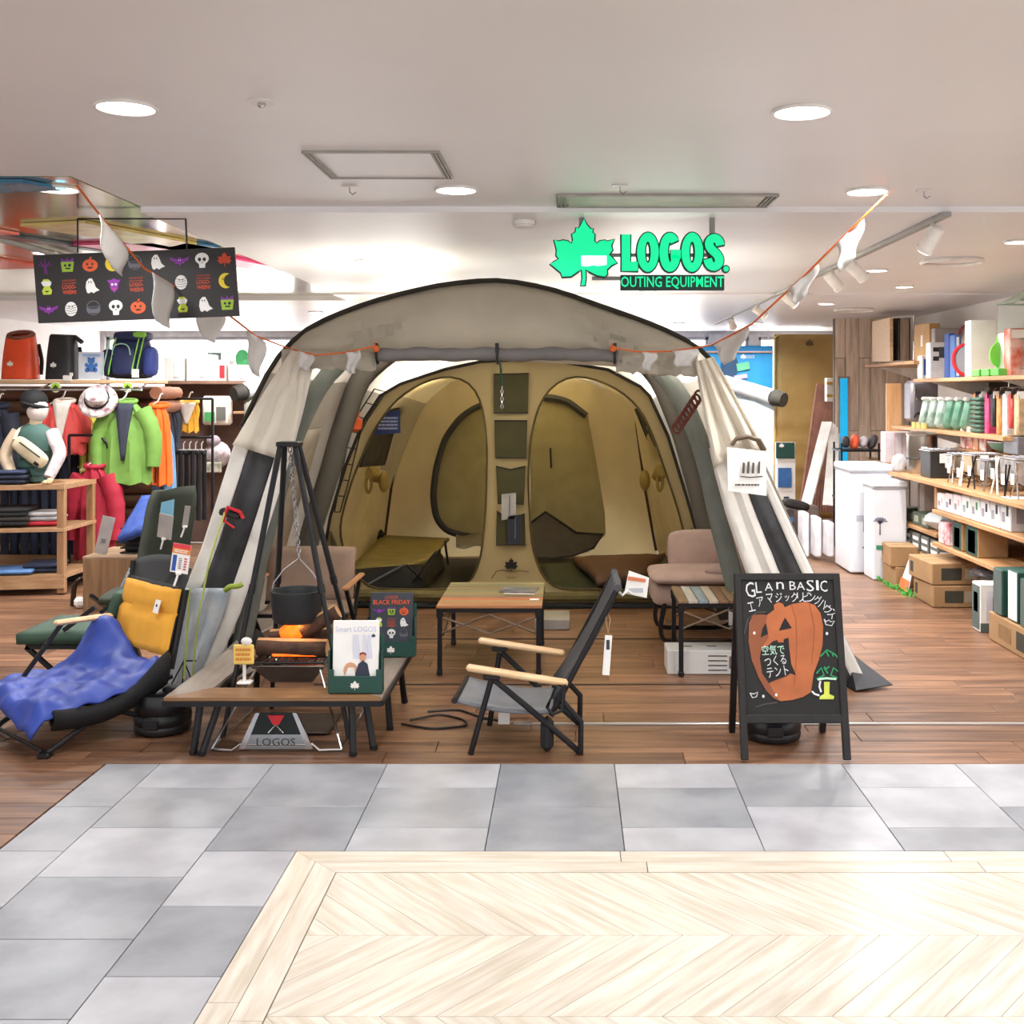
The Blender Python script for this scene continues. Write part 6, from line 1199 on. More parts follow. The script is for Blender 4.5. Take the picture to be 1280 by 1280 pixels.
for i, (x0, y0, x1, y1, w, lb) in enumerate(((1034, 528, 1008, 640, .11, 'wide white board leaning in the aisle'), (1043, 530, 1034, 632, .09, 'narrow white board leaning beside the wide one'), (1047, 532, 1042, 630, .05, 'white batten leaning against the partition'))):
    a, b = P(x0, y0, 11.6), P(x1, y1, 11.1-.05*i); b.z = .38; d = (a-b); build(MB().tube([b, a], w/2*1.414, 4, flat=.25), 'leaning_board', white, None, lb, 'board')
build(MB().box((2.28, 11.2, .19), (.36, .3, .36), .006), 'grey_plinth', mat('plinth_grey', '7a6a60', .8), None, 'brown plinth under the leaning white boards', 'plinth')
k = MB()
for i in range(12): k.tube([P(1000+i*3.6, 640, 12.3), P(1022+i*2.4, 480, 12.6)], .018, 6)
build(k, 'reed_screen', mat('reed_brown', '8a5f50', .9, var=.2), None, 'brown reed screen leaning behind the white boards', 'screen', kind='stuff')
carton('white box with gold bands on top of the reed screen', P(1041, 502, 12.4), (.16, .1, .26), white, 0, None, (('f', .5, .25, .98, .12, mat('gold_band', 'c89a3c')), ('f', .5, .78, .98, .12, mat('gold_band', 'c89a3c'))))
# back wall goods: gold mat, blue banner, mat package
gmat = thing('gold_sleeping_mat', 'tall gold self-inflating sleeping mat standing upright by the windows', 'sleeping mat', (2.6, 13.2, .011)); a, b = P(968, 640, 13.2), P(1050, 418, 13.2); rows = []
for r in range(31):
    z = ease(.02, b.z, r/30); rows.append([Vector((ease(a.x, b.x, c/8), 13.2-.02*abs(math.sin(r*.9)) *(1 if r < 17 else .15), z)) for c in range(9)])
build(MB().grid(rows), 'mat_body', mat('gold_fabric', 'a3834a', .6, var=.06), gmat, smooth=True, solid=.06); build(MB().prism([(x*.05, y*.05) for x, y in LEAF], FRONT(P(1012, 429, 13.12)), .004), 'leaf_emblem', mat('gold_dark', '4f3f20', .7), gmat); build(MB().tube([Vector((a.x, 13.16, .03)), Vector((a.x, 13.16, b.z-.04)), Vector((a.x+.05, 13.16, b.z))], .012, 6), 'piping', mat('gold_light', 'd0a84c', .5), gmat)
bb_ = thing('blue_banner', 'blue hanging banner with leaf emblem by the windows', 'banner', P(930, 512, 13.0)); a, b = P(873, 512, 13.0), P(966, 432, 13.0)
build(MB().box((a+b)/2, (b.x-a.x, .02, b.z-a.z), .003), 'cloth', mat('banner_blue', '1b84c4', .6, hex2='2a9ad6', sc=2), bb_); build(MB().tube([P(873, 440, 12.97), P(967, 440, 12.97)], .012, 6), 'rod', mat('rod_rose', 'c9a9a2', .4), bb_); build(MB().prism([(x*.035, y*.035) for x, y in LEAF], FRONT(P(929, 446, 12.98)), .003), 'leaf_emblem', white_paper, bb_)
text('LOGOS', FRONT(P(938, 446, 12.98)), .1, .035, white_paper, bb_); build(MB().prism(ell(0, 0, .1, .16, 18), FRONT(P(912, 458, 12.98)), .004), 'dark_oval', mat('banner_navy', '1b3f63', .6), bb_); build(MB().box(P(929, 458, 12.97), (.15, .004, .09), .001, R3(0, -10, 0)), 'green_patch', mat('banner_green', '5fb08a', .6), bb_); build(MB().box(P(926, 471, 12.97), (.15, .004, .05), .001, R3(0, -10, 0)), 'pink_patch', mat('banner_pink', 'd9a9d4', .6), bb_)
for x in (880, 960): build(MB().tube([P(x, 432, 13.0), P(x, 410, 13.0)], .004, 5), 'hanging_wire', chrome, bb_)
mp = thing('mat_package', 'boxed mat with dark green header and blue picture in the aisle', 'package', (2.5, 12.5, .5)); a, b = P(970, 630, 12.7), P(993, 553, 12.7)
build(MB().box((a+b)/2, (b.x-a.x, .12, b.z-a.z), .004), 'package', white_paper, mp); build(MB().box(P(981.5, 563, 12.63), (b.x-a.x, .004, .18)), 'header', green_dk, mp); build(MB().box(P(981, 597, 12.63), (.15, .004, .22)), 'picture', mat('pic_blue', '3d6fae', .5), mp); build(MB().prism([(x*.03, y*.03) for x, y in LEAF], FRONT(P(977, 557, 12.625)), .002), 'leaf_emblem', white_paper, mp); build(MB().box(P(983, 623, 12.63), (.06, .004, .04)), 'small_picture', mat('pic_navy', '2c3550', .5), mp)
build(MB().box(((a.x+b.x)/2, 12.75, .12), (.5, .3, .22), .006), 'display_step', mat('plinth_grey', '7a6a60'), None, 'brown step below the boxed mat package', 'plinth')
# --- shelf 1.77 : folding table, wooden board, grey case
t = thing('folding_table', 'wood-topped folding table standing tilted on its edge', 'table', P(1098, 455, 10.6)); A = [P(1084, 452, 10.9), P(1106, 452, 10.3), P(1114, 397, 10.3), P(1091, 402, 10.9)]
for p in A: p.x = max(p.x, 2.96)
build(MB().add(A, [[0, 1, 2, 3]]), 'tabletop', wood('table_maple', 'd0ac82', 'e0c098', 0, .45), t, solid=.03)
Bq = [p+Vector((.2, -.02, .01)) for p in A]
for p, q in zip(A, Bq): build(MB().bar(p+Vector((.02, 0, 0)), q, .014), 'folded_leg', chrome, t)
build(MB().tube(Bq, .01, 6, closed=True), 'leg_frame', chrome, t); build(MB().add([p.lerp(q, .35) for p, q in zip(A, Bq)], [[0, 1, 2, 3]]), 'dark_underside', mat('under_dark', '3a302c', .7), t, solid=.02)
carton('slanted honey-coloured wooden case beside the folding table', (3.16, 9.9, 1.77), (.1, .3, .33), wood('honey_wood', 'b58a4e', 'c79d62', 2, .5), 8, None, (('l', .5, .55, .12, .3, lab_w),), 'wooden_case', 'case', False)
carton('grey case with a black dot on the short shelf end', (3.25, 9.68, 1.77), (.22, .1, .28), mat('case_grey', '9a938e', .5), 0, None, (('f', .7, .6, .12, .1, lab_k),), 'grey_case', 'case', False)
# --- shelf 1.61 : goods
def onshelf(px, X): return X*F/(px-VX)
for i, (px, w, h, m, lb, pr) in enumerate(((1158, .12, .2, white_paper, 'white blue-lettered pack on the top shelf corner', (('f', .4, .5, .5, .7, blue_print),)), (1172, .16, .3, mat('pk_white', 'eef0f4', .5), 'tall white pack with dark squares on the top shelf', (('f', .3, .8, .3, .12, lab_k), ('f', .3, .55, .3, .12, lab_k), ('f', .7, .72, .5, .3, mat('pk_dark', '4c4e54')))), (1187, .05, .36, blue_print, 'slim blue board standing on the top shelf', (('f', .5, .5, .3, .9, lab_w),)), (1194, .05, .34, mat('pk_blue2', '4a78c4', .5), 'second slim blue and white board on the top shelf', (('f', .5, .5, .4, .9, lab_w),)), (1226, .2, .42, white_paper, 'large blank white carton on the top shelf', ()), (1262, .12, .3, white_paper, 'white pack with green figure at the top shelf end', (('f', .5, .4, .4, .4, mat('pk_green', '8ed19a')),)), (1275, .18, .32, mat('pk_orange', 'c9573c', .6, hex2='e9d2c4', sc=9), 'orange food-picture pack at the top shelf end', (('f', .5, .88, .9, .18, lab_w),)))):
    Y = onshelf(px, 3.06); carton(lb, (3.06, Y, 1.611), (w, .115, h), m, 0, None, pr, 'pack', 'box', False)
rg = thing('ring_toy', 'red and grey round disc rack on the top shelf', 'disc', (3.06, 8.46, 1.611)); Y = onshelf(1209, 3.06)
build(MB().tube([Vector((3.08, Y, 1.745))+Vector((.13*math.cos(a), .02*math.sin(a), .125*math.sin(a))) for a in [i*math.pi/10 for i in range(20)]], .014, 6, closed=True), 'red_ring', red_print, rg, smooth=True); build(MB().lathe([(.115, 0), (.115, .015)], (3.08, Y+.02, 1.745), 20, R3(90, 0, 0)), 'grey_disc', mat('disc_grey', '9aa0a8', .4), rg)
ln = thing('red_handle_lamp', 'white lantern with a dark red handle on the top shelf', 'lantern', (3.3, 9.25, 1.611)); c = Vector((3.3, 9.25, 1.611))
build(MB().lathe([(.06, 0), (.07, .02), (.06, .05), (.055, .3), (.065, .32), (.05, .36), (.01, .37)], c, 16), 'body', white, ln, smooth=True); build(MB().tube([c+Vector((.09*math.cos(a), 0, .32+.13*math.sin(a))) for a in [math.pi*i/10 for i in range(11)]], .012, 6), 'handle', mat('handle_maroon', '8c2f3a', .5), ln, smooth=True)
gf = thing('green_fan', 'lime green round hand fan toy on the top shelf', 'toy', (3.02, 7.98, 1.611)); c = Vector((3.0, onshelf(1247, 3.0), 1.76))
build(MB().lathe([(.02, 0), (.085, .012), (.09, .03), (.06, .05)], c, 20, R3(90, 0, 20)), 'disc', mat('toy_lime', '7bd84a', .4), gf, smooth=True); build(MB().tube([c+Vector((0, 0, .08)), c+Vector((.01, 0, .13))], .014, 8), 'tab', mat('toy_lime', '7bd84a'), gf); build(MB().tube([c+Vector((0, 0, -.08)), c+Vector((0, 0, -.146))], .012, 8), 'stem', mat('toy_lime', '7bd84a'), gf)
for i in range(3): carton(['green trimmed tray below the white carton', 'bright green small tray beside the fan toy', 'flat lime tray on the shelf edge'][i], (2.945, onshelf(1226+i*12, 2.95), 1.611), (.07, .14, .05), mat('tray_green', '5fb84a', .5), 0, None, (), 'tray', 'tray', False)
# hanging mosquito net
net = thing('insect_net', 'pale green pyramid insect net hanging above the top shelf', 'net', (3.15, 8.0, 1.65)); Y = 7.75; tp = Vector((3.24, Y, 2.26)); nm_ = mat('net_pale', 'cfe0d4', .5, alpha=.22)
sq = lambda r, z: [Vector((tp.x+sx*r, tp.y+sy*r, z)) for sx, sy in ((-1, -1), (1, -1), (1, 1), (-1, 1))]
build(MB().grid([[tp]*4, sq(.2, 2.12)], True), 'net_roof', mat('net_green', 'a9c4b0', .5, alpha=.4), net); build(MB().grid([sq(.2, 2.12), sq(.2, 1.86), sq(.2, 1.66)], True), 'net_wall', nm_, net)
for z in (2.12, 1.86, 1.66): build(MB().tube(sq(.2, z), .006, 6, closed=True), 'hoop', mat('hoop_green', '8aa08e', .5), net)
build(MB().tube([tp, tp+Vector((0, 0, .02))], .004, 5), 'cord', white, net)
# --- shelf 1.2 : grey trunk, green bags, packs
tr = thing('cooler_chest', 'grey hard-shell cooler trunk with handles on the second shelf', 'cooler', (3.02, 9.72, 1.2)); build(MB().box((3.05, 9.72, 1.42), (.24, .22, .36), .03), 'shell', mat('trunk_grey', '7d767c', .35), tr, smooth=True); build(MB().tube(smoothline([(2.96, 9.6, 1.54), (2.96, 9.585, 1.44), (3.03, 9.585, 1.43), (3.04, 9.6, 1.44)], 10), .008, 6), 'latch_handle', chrome, tr); build(MB().tube([Vector((2.99, 9.605, 1.28))+Vector((.035*math.cos(a), -.012, .04*math.sin(a))) for a in [math.pi*i/8 for i in range(9)]], .008, 6), 'lower_handle', dark_metal, tr)
for x in (2.98, 3.1): build(MB().tube([(x, 9.7, 1.2), (x, 9.7, 1.245)], .022, 8), 'foot', mat('trunk_foot', '6a4038', .6), tr)
carton('upright plywood sheet behind the grey trunk', (2.98, 10.3, 1.14), (.14, .03, .44), wood('ply', 'd09a68', 'e0b080', 2, .5), 0, None, (), 'plywood_sheet', 'board', False); carton('white slatted crate under the plywood sheet', (2.98, 10.2, .86), (.26, .14, .28), mat('crate_white', 'eadfe4', .6), 0, None, (('f', .35, .5, .02, .9, lab_pk), ('f', .6, .5, .02, .9, lab_pk)), 'white_crate', 'crate', False)
shelf('small bracket shelf under the white slatted crate', 2.85, XW, 10.0, 11.0, .86, br=2)
gbm = mat('bag_sage', '7c9a8a', .7, hex2='d5ddd8', sc=12)
for i in range(6):
    Y = 9.35-.17*i; t = thing('rolled_bag', 'sage green and white folded bag leaning on the second shelf', 'bag', (2.98, Y, 1.2), 'sage bags leaning on the second shelf'); build(MB().box((2.99+.01*i, Y, 1.325), (.12, .07, .25), .03, R3(0, 12, 0)), 'bag_body', gbm if i < 3 else mat('bag_green2', '4a7a62', .7, hex2='7ea28e', sc=9), t, smooth=True); build(MB().box((2.975+.01*i, Y, 1.445), (.07, .05, .03), .01), 'rolled_top', white, t)
t = thing('folded_stack', 'stack of dark green folded cloths on the second shelf', 'cloths', (3.05, 8.2, 1.2))
for i in range(8): build(MB().box((3.08, 8.2, 1.217+.033*i), (.24, .2, .028), .01), 'folded_cloth', mat('cloth_green', '3f5a4c', .8), t, smooth=True)
for i in range(3): build(MB().tube([(2.93, 9.5-.13*i, 1.2), (2.93, 9.5-.13*i, 1.245)], .028, 10), 'small_candle', mat('candle_yellow', 'e2c87a', .5), None, ['yellow candle cup at the trunk foot', 'yellow candle cup between two others on the second shelf', 'yellow candle cup beside the sage bags'][i], 'candle')
hk = thing('hook_bar', 'steel hook bar of hanging packs below the top shelf', 'hook bar', (3.1, 7.3, 1.5)); build(MB().tube([(3.1, 6.5, 1.53), (3.1, 8.05, 1.53)], .008, 6), 'bar', chrome, hk)
for y in (6.6, 7.9): build(MB().tube([(3.1, y, 1.53), (3.1, y, 1.582)], .006, 6), 'bar_hanger', chrome, hk)
pc_ = [('clear pack with orange contents', 'd98a5c'), ('clear pouch of silver parts', 'b9b7b4'), ('white and magenta hanging pack', 'd6487a'), ('black spatula pack', '26262a'), ('leather tool pouch', 'c08a50'), ('white narrow hanging pack', 'efece8'), ('pack of red skewers', 'b8443a'), ('pale tan glove pack', 'd0b08a')]
for i, (nm, hx) in enumerate(pc_):
    px = 1225+i*7.5; Y = onshelf(px, 3.05); h = .24+.05*(i % 3); t = thing('hanging_pack', nm+' on the hook bar', 'pack', (3.05, Y, 1.5-h)); build(MB().box((3.05, Y, 1.49-h/2), (.1, .05, h), .012, R3(0, 0, 10)), 'pouch', mat('hp'+hx, hx, .5, var=.25, sc=20), t, smooth=True); build(MB().box((3.05, Y-.028, 1.48), (.09, .004, .05)), 'header_card', lab_w if i % 2 else lab_k, t); build(MB().tube([(3.05, Y, 1.49), (3.08, Y, 1.53)], .003, 5), 'hook', chrome, t)
# --- shelf .855 : pots, grills, boxes
sp = thing('steel_pot', 'tall brushed steel stock pot at the shelf corner', 'pot', (2.86, 8.95, .855)); c = Vector((2.80, 8.9, .855)); build(MB().lathe([(.11, 0), (.118, .02), (.118, .3), (.124, .305), (.124, .315), (.1, .325), (.03, .335)], c, 28), 'pot_body', mat('steel_brushed', 'b5aca4', .28, metal=1), sp, smooth=True); build(MB().box(c+Vector((-.02, -.122, .17)), (.05, .004, .09)), 'price_tag', lab_w, sp); build(MB().tube([c+Vector((.121*math.cos(a), .121*math.sin(a), .12)) for a in [i*math.pi/10 for i in range(20)]], .006, 6, closed=True), 'band', black, sp)
wp = build(MB().box((2.66, 9.05, .93), (.1, .1, .14), .03, R3(10, 10, 0)), 'plastic_parcel', mat('film_white', 'dfe2e6'), None, 'white plastic-wrapped parcel at the shelf end', 'parcel', smooth=True)
def grillbox(lbl, px, X, w, d, h, m, leg=False, tag=True, rot=0):
    Y = onshelf(px, X); t = thing('table_grill', lbl, 'grill', (X, Y, .855)); z0 = .856+(.09 if leg else 0)
    build(MB().box((X, Y, z0+h/2), (w, d, h), .006, RZ(rot)), 'fire_box', m, t); build(MB().box((X, Y, z0+h+.004), (w+.016, d+.016, .01), .002, RZ(rot)), 'rim', chrome, t)
    for i in range(6): build(MB().tube([Vector((X, Y, z0+h+.014))+RZ(rot) @ Vector((-w/2+w*(i+.5)/6, -d/2, 0)), Vector((X, Y, z0+h+.014))+RZ(rot) @ Vector((-w/2+w*(i+.5)/6, d/2, 0))], .0035, 5), 'grate_bar', chrome, t)
    if leg:
        for sx in (-1, 1):
            for sy in (-1, 1): build(MB().tube([(X+sx*w*.45, Y+sy*d*.42, z0+.01), (X-sx*w*.3, Y+sy*d*.48, .862)], .006, 6), 'leg', chrome, t)
    if tag: build(MB().box((X-w*.15, Y-d/2-.02, z0+h*.75), (.055, .003, .07)), 'price_tag', lab_w, t)
    return t
blkg = mat('grill_black', '2a2a2c', .5); stl = mat('grill_steel', 'a39c98', .3, metal=.9, hex2='c9c4c0', sc=20)
grillbox('tall black box grill with a white tag', 1178, 2.82, .26, .24, .2, blkg); grillbox('silver mesh grill on crossed legs next to the black box grill', 1206, 2.84, .22, .2, .1, stl, True); grillbox('brass-toned grill on crossed legs with a white tag', 1228, 2.84, .2, .2, .12, mat('grill_tan', 'b8a07c', .35, metal=.7), True); grillbox('wide silver folding grill on crossed legs', 1252, 2.84, .24, .24, .1, stl, True, False); grillbox('large silver grill at the end of the crowded shelf', 1290, 2.86, .3, .26, .14, stl, True)
carton('pale patterned box leaning on the steel pot', (2.98, 8.66, .857), (.2, .1, .16), mat('pat_box', 'd9c4b8', .6, hex2='8a5a44', sc=18), 15, None, (('f', .3, .5, .2, .3, lab_k),)); carton('grey lidded tin above the crossed-leg grills', (3.12, 7.55, 1.08), (.3, .24, .12), mat('tin_grey', '77757a', .4, metal=.4), 0, None, (('f', .65, .5, .25, .8, lab_w),), 'tin', 'tin', False)
shelf('narrow riser shelf behind the grills', 2.98, XW, 6.6, 8.7, 1.07, br=2)
for i in range(4):
    Y = 8.56-.135*i; carton(['white and red food pack leaning behind the grills', 'red and cream food pack behind the brass grill', 'orange lettered pack on the riser shelf', 'white pack with a red cup on the riser shelf', 'brown spice pack at the riser end', 'striped red pack next to the grey tin'][i], (3.06, Y, 1.071), (.12, .09, .15+.02*(i % 2)), mat('fp%d' % i, ['e9ddd6', 'c9584a', 'd98a4c', 'ece4e0', 'a3705a', 'c04a44'][i], .6, hex2=['c9483c', 'eadfd6', 'f0e0d0', 'd0584c', 'c9a080', 'e8d8d0'][i], sc=15), 10*(i % 2), None, (('f', .5, .75, .8, .2, lab_w),), 'food_pack', 'pack', False)
bw_ = thing('green_bowl', 'shallow green bowl on the riser shelf behind the grills', 'bowl', (3.1, 7.86, 1.071)); Y = onshelf(1268, 3.0); build(MB().lathe([(.05, 0), (.13, .03), (.16, .075), (.155, .08), (.12, .04), (.04, .012)], (3.1, 7.86, 1.071), 24), 'bowl_body', mat('bowl_green', '6f9a84', .35), bw_, smooth=True); build(MB().tube([(3.1+.157*math.cos(a), 7.86+.157*math.sin(a), 1.149) for a in [i*math.pi/12 for i in range(24)]], .005, 5, closed=True), 'rim', white, bw_)
# --- shelf .655 : row of pale boxes
cols5 = [('e6d6da', lab_pk), ('dcd2d8', lab_k), ('e4dade', lab_pk), ('e8e4e6', lab_g), ('d8dcd6', lab_g), ('e0dee4', lab_k), ('d5d6da', lab_k), ('cfd0d4', lab_k)]
for i, (hx, pm) in enumerate(cols5):
    Y = 8.0-.17*i; carton(['pale pink box nearest the kraft upright on the box shelf', 'pale pink box with black squares on the box shelf', 'pale pink box with round mark on the box shelf', 'white box with green edge on the box shelf', 'pale green box with dark bottle picture on the box shelf', 'white box with black square on the box shelf', 'large grey-white box with a wheel picture', 'grey-white box behind the wheel picture box'][i], (2.74, Y, .656), (.18, .155, .12+.012*i), mat('sb'+hx, hx, .6, var=.04), 0, None, (('l', .3, .6, .2, .3, pm), ('l', .7, .4, .3, .3, mat('sb_ink', '9a98a0')), ('f', .5, .5, .6, .5, mat('sb_ink', '9a98a0'))))
carton('kraft upright block at the start of the box shelf', (2.72, 8.12, .656), (.14, .05, .17), kraft, 0, None, (), 'kraft_block', 'box', False)
# --- shelf .42
for i in range(4): carton(['red and white patterned pack on the low shelf', 'white pack with red squares on the low shelf', 'green fronted kraft box with a bottle picture', 'second green fronted kraft box with a lantern picture'][i], (2.75, [8.0, 7.88, 7.66, 7.38][i], .421), (.2, [.1, .1, .18, .22][i], [.15, .16, .19, .21][i]), [mat('lp1', 'c98a90', .6, hex2='eadfe2', sc=20), mat('lp2', 'e6e0e4', .6, hex2='b8606a', sc=18), kraft, kraft][i], 0, None, () if i < 2 else (('l', .5, .5, .92, .95, green_dk), ('l', .5, .45, .6, .7, lab_w), ('l', .5, .35, .2, .35, lab_k)))
for i in range(4): carton('grey tin with a white label on the small lower shelf', (2.78, 8.3+.22*i, .271), (.16, .17, .13), mat('tin_dark', '6a6c68', .5), 0, 'grey tins on the small lower shelf', (('l', .5, .7, .8, .2, lab_w), ('l', .5, .3, .8, .2, lab_w), ('f', .5, .7, .8, .2, lab_w), ('f', .5, .3, .8, .2, lab_w)), 'tin', 'tin', False)
for i in range(3): carton('dark green pouch with a pale label on the small upper shelf', (2.80, [8.56, 8.76, 9.12][i], .461), (.18, .17, .1), mat('pouch_green', '4f5a4c', .6), 4*i, 'dark green pouches on the small upper shelf', (('l', .5, .5, .5, .5, mat('lab_olive', 'a9aa98')), ('f', .4, .4, .5, .5, mat('lab_olive', 'a9aa98'))), 'pouch', 'pouch', False)
# cluttered rack at the end of the aisle
rk = thing('wire_rack', 'dark wire rack with mixed goods beside the partition', 'rack', (2.72, 10.6, .011))
for x in (2.55, 2.9):
    for y in (10.5, 10.8): build(MB().tube([(x, y, .012), (x, y, 1.02)], .01, 6), 'post', dark_metal, rk)
for z in (.5, .95): build(MB().box((2.725, 10.65, z), (.38, .34, .02), .003), 'rack_shelf', dark_metal, rk)
for i, (hx, lb) in enumerate((('2a2a2e', 'black folded chair bag on the wire rack'), ('e0562c', 'orange net bag on the wire rack'), ('b9b2b8', 'silver crumpled bag on the wire rack'), ('3a3236', 'dark umbrella bundle on the wire rack'))): build(MB().box((2.6+.085*i, 10.56, 1.03), (.08, .16, .12+.03*(i % 2)), .03, R3(0, 8*i, 0)), 'gear_bag', mat('gb'+hx, hx, .6, var=.2), None, lb, 'bag', smooth=True, sub=1)
for i in range(3): build(MB().box((2.62+.11*i, 10.6, .61), (.09, .22, .2), .02), 'gear_box', mat('gx%d' % i, ['8a9088', '4a4a4e', 'a99a8c'][i], .6), None, ['grey gear box on the lower rack shelf', 'charcoal gear box on the lower rack shelf', 'tan gear box on the lower rack shelf'][i], 'box')
gs = MB(); rr = random.Random(4)
for i in range(60): a = Vector((2.44+.1*rr.random()-.03*0, 8.85-.75*(i/60), .011)); gs.tube([a, a+Vector((rr.uniform(-.03, .01), rr.uniform(-.02, .02), .02+.02*rr.random()))], .006, 4)
build(gs, 'turf_strip', mat('turf_green', '4fb04a', .8), None, 'bright green artificial turf strip beside the kraft cartons', 'turf', kind='stuff')

# more packed goods on the crowded shelves
rr = random.Random(11)
def rowpack(n, y0, y1, X, z, w, hs, hexes, lb, grp, nm, cat):
    for i in range(n):
        Y = ease(y0, y1, i/(n-1)); h = hs[i % len(hs)]; hx, h2 = hexes[i % len(hexes)]
        t = thing(nm, lb, cat, (X, Y, z), grp); build(MB().box((X, Y, z+.001+h/2), (w, abs(y1-y0)/(n-1)*.86, h), .008, R3(0, 6 if i % 2 else -4, 0)), 'pack_body', mat('rp'+hx+h2, hx, .35, hex2=h2, sc=24), t); build(MB().box((X-w/2-.012, Y, z+h*.72), (.003, abs(y1-y0)/(n-1)*.6, h*.28)), 'label', lab_w if i % 3 else lab_k, t)
rowpack(9, 9.05, 8.1, 3.3, .857, .16, (.16, .2, .13), (('d9c9c0', 'a05a4c'), ('c9c7c4', '8a8684'), ('3a3636', '6a6460'), ('e8e2dc', 'c0b4a8')), 'glossy mixed utensil pack behind the grills', 'utensil packs behind the grills', 'utensil_pack', 'pack')
rowpack(10, 8.0, 6.1, 3.25, .857, .2, (.14, .1, .17), (('b9b5b2', 'efece8'), ('d0b090', '7a5a44'), ('c8443c', 'eadcd6'), ('8a9088', 'c9cec6')), 'foil-bright camping dish pack behind the crossed-leg grills', 'dish packs on the deep shelf', 'dish_pack', 'pack')
rowpack(8, 9.2, 7.6, 3.32, 1.201, .14, (.2, .26, .18), (('4a5a50', '7d9484'), ('dcd8d4', 'a9b8ae'), ('2f3a38', '5a6a62')), 'soft green gear pouch at the back of the second shelf', 'green gear pouches on the second shelf', 'gear_pouch', 'pouch')
rowpack(9, 9.35, 7.4, 3.36, 1.612, .12, (.22, .3, .18, .26), (('e6e4e8', 'b0b4c4'), ('b84a44', 'e9dcd8'), ('3c4a6a', '8a98b8'), ('d8d2cc', '94908c')), 'boxed lantern pack at the back of the top shelf', 'lantern packs on the top shelf', 'lantern_pack', 'pack')
rowpack(7, 7.9, 6.3, 3.3, .657, .2, (.15, .12), (('c9c4c8', 'e9e4e8'), ('8c8a90', 'b8b6bc')), 'pale stacked parts box behind the front box row', 'parts boxes behind the front box row', 'parts_box', 'box')
for i, (px, hgt, tilt) in enumerate(((1188, .2, 14), (1200, .17, -12), (1214, .22, 18), (1230, .2, -15), (1243, .24, 12), (1256, .2, -18), (1268, .22, 15))):
    X = 2.66; Y = onshelf(px, X); t = thing('tabletop_stand', 'small folding steel tabletop stand along the deep shelf edge', 'stand', (X, Y, .857), 'folding steel stands on the deep shelf edge')
    dy = math.sin(math.radians(tilt))*hgt
    for s in (-1, 1): build(MB().tube([(X, Y-dy*s*.5-.03*s, .862), (X+.02, Y+dy*s*.5, .857+hgt)], .006, 6), 'leg', [chrome, white, dark_metal][i % 3], t)
    build(MB().tube([(X+.02, Y-dy*.5, .857+hgt), (X+.02, Y+dy*.5, .857+hgt)], .006, 6), 'top_bar', chrome, t); build(MB().box((X-.012, Y, .857+hgt*.55), (.003, .05, .065)), 'price_tag', lab_w, t)
# ================================================================= CEILING FITTINGS, SIGNS, BUNTING
glow = mat('lamp_glow', 'ffffff', .3, var=.0, emis=6); rimm = mat('lamp_rim', 'e6e3e0', .4)
def downlight(x, y, z, lbl, grp=None, r=.075):
    t = thing('downlight', lbl, 'ceiling light', (x, y, z-.012), grp)
    build(MB().tube([(x+(r+.006)*math.cos(a), y+(r+.006)*math.sin(a), z-.005) for a in [i*math.pi/14 for i in range(28)]], .006, 6, closed=True), 'rim', rimm, t, smooth=True); build(MB().lathe([(r, -.006), (r, -.003)], (x, y, z), 24), 'lens', glow, t)
for (x, y), lb in zip(FRONT_LIGHTS, ('round downlight above the aisle in front of the halloween banner', 'round downlight above the pale floor before the hanging leaf sign', 'round downlight beside the ceiling access hatch', 'round downlight next to the blue ceiling panel', 'round downlight by the right bunting hook')): downlight(x, y, CEIL, lb)
for x, y in BACK_LIGHTS: downlight(x, y, CEIL, 'round downlight in the aisle ceiling', 'aisle downlights')
for x, y in SHOP_LIGHTS: downlight(x, y, CEIL2 if y < 8.75 and x > -1.85 else (CEIL if x < -1.85 and y < 9.28 else CEIL2-.015), 'small round downlight in the shop ceiling', 'shop downlights', .06)  # includes fittings for the unseen lamps added over tent and left cartons
# access hatch and slot vent
hm_ = mat('hatch_line', 'a5a09b', .5); h = thing('ceiling_hatch', 'square white access hatch with grey frame in the ceiling', 'hatch', (-.66, 3.94, CEIL-.006))
build(MB().box((-.66, 3.937, CEIL-.003), (.40, .43, .004)), 'hatch_door', ceil_m, h)
for x in (-.873, -.447):
    for k in range(3): build(MB().box((x+(k-1)*.012, 3.937, CEIL-.005), (.008, .455, .008)), 'frame_fin', hm_, h)
for y in (3.712, 4.162): build(MB().box((-.66, y, CEIL-.005), (.45, .008, .008)), 'frame_edge', hm_, h)
v = thing('slot_vent', 'long grey slot air vent in front of the hanging leaf sign', 'vent', (.395, 4.66, CEIL-.006))
build(MB().box((.395, 4.66, CEIL-.004), (.8, .26, .006)), 'vent_plate', mat('vent_grey', 'bdbab2', .5), v)
for y in (4.52, 4.80): build(MB().box((.395, y, CEIL-.006), (.89, .014, .01), .002), 'vent_edge', hm_, v)
for x in (-.035, .825):
    for k in range(3): build(MB().box((x+(k-1)*.016, 4.66, CEIL-.006), (.009, .28, .01)), 'end_fin', mat('vent_dark', '8a8680', .5), v)
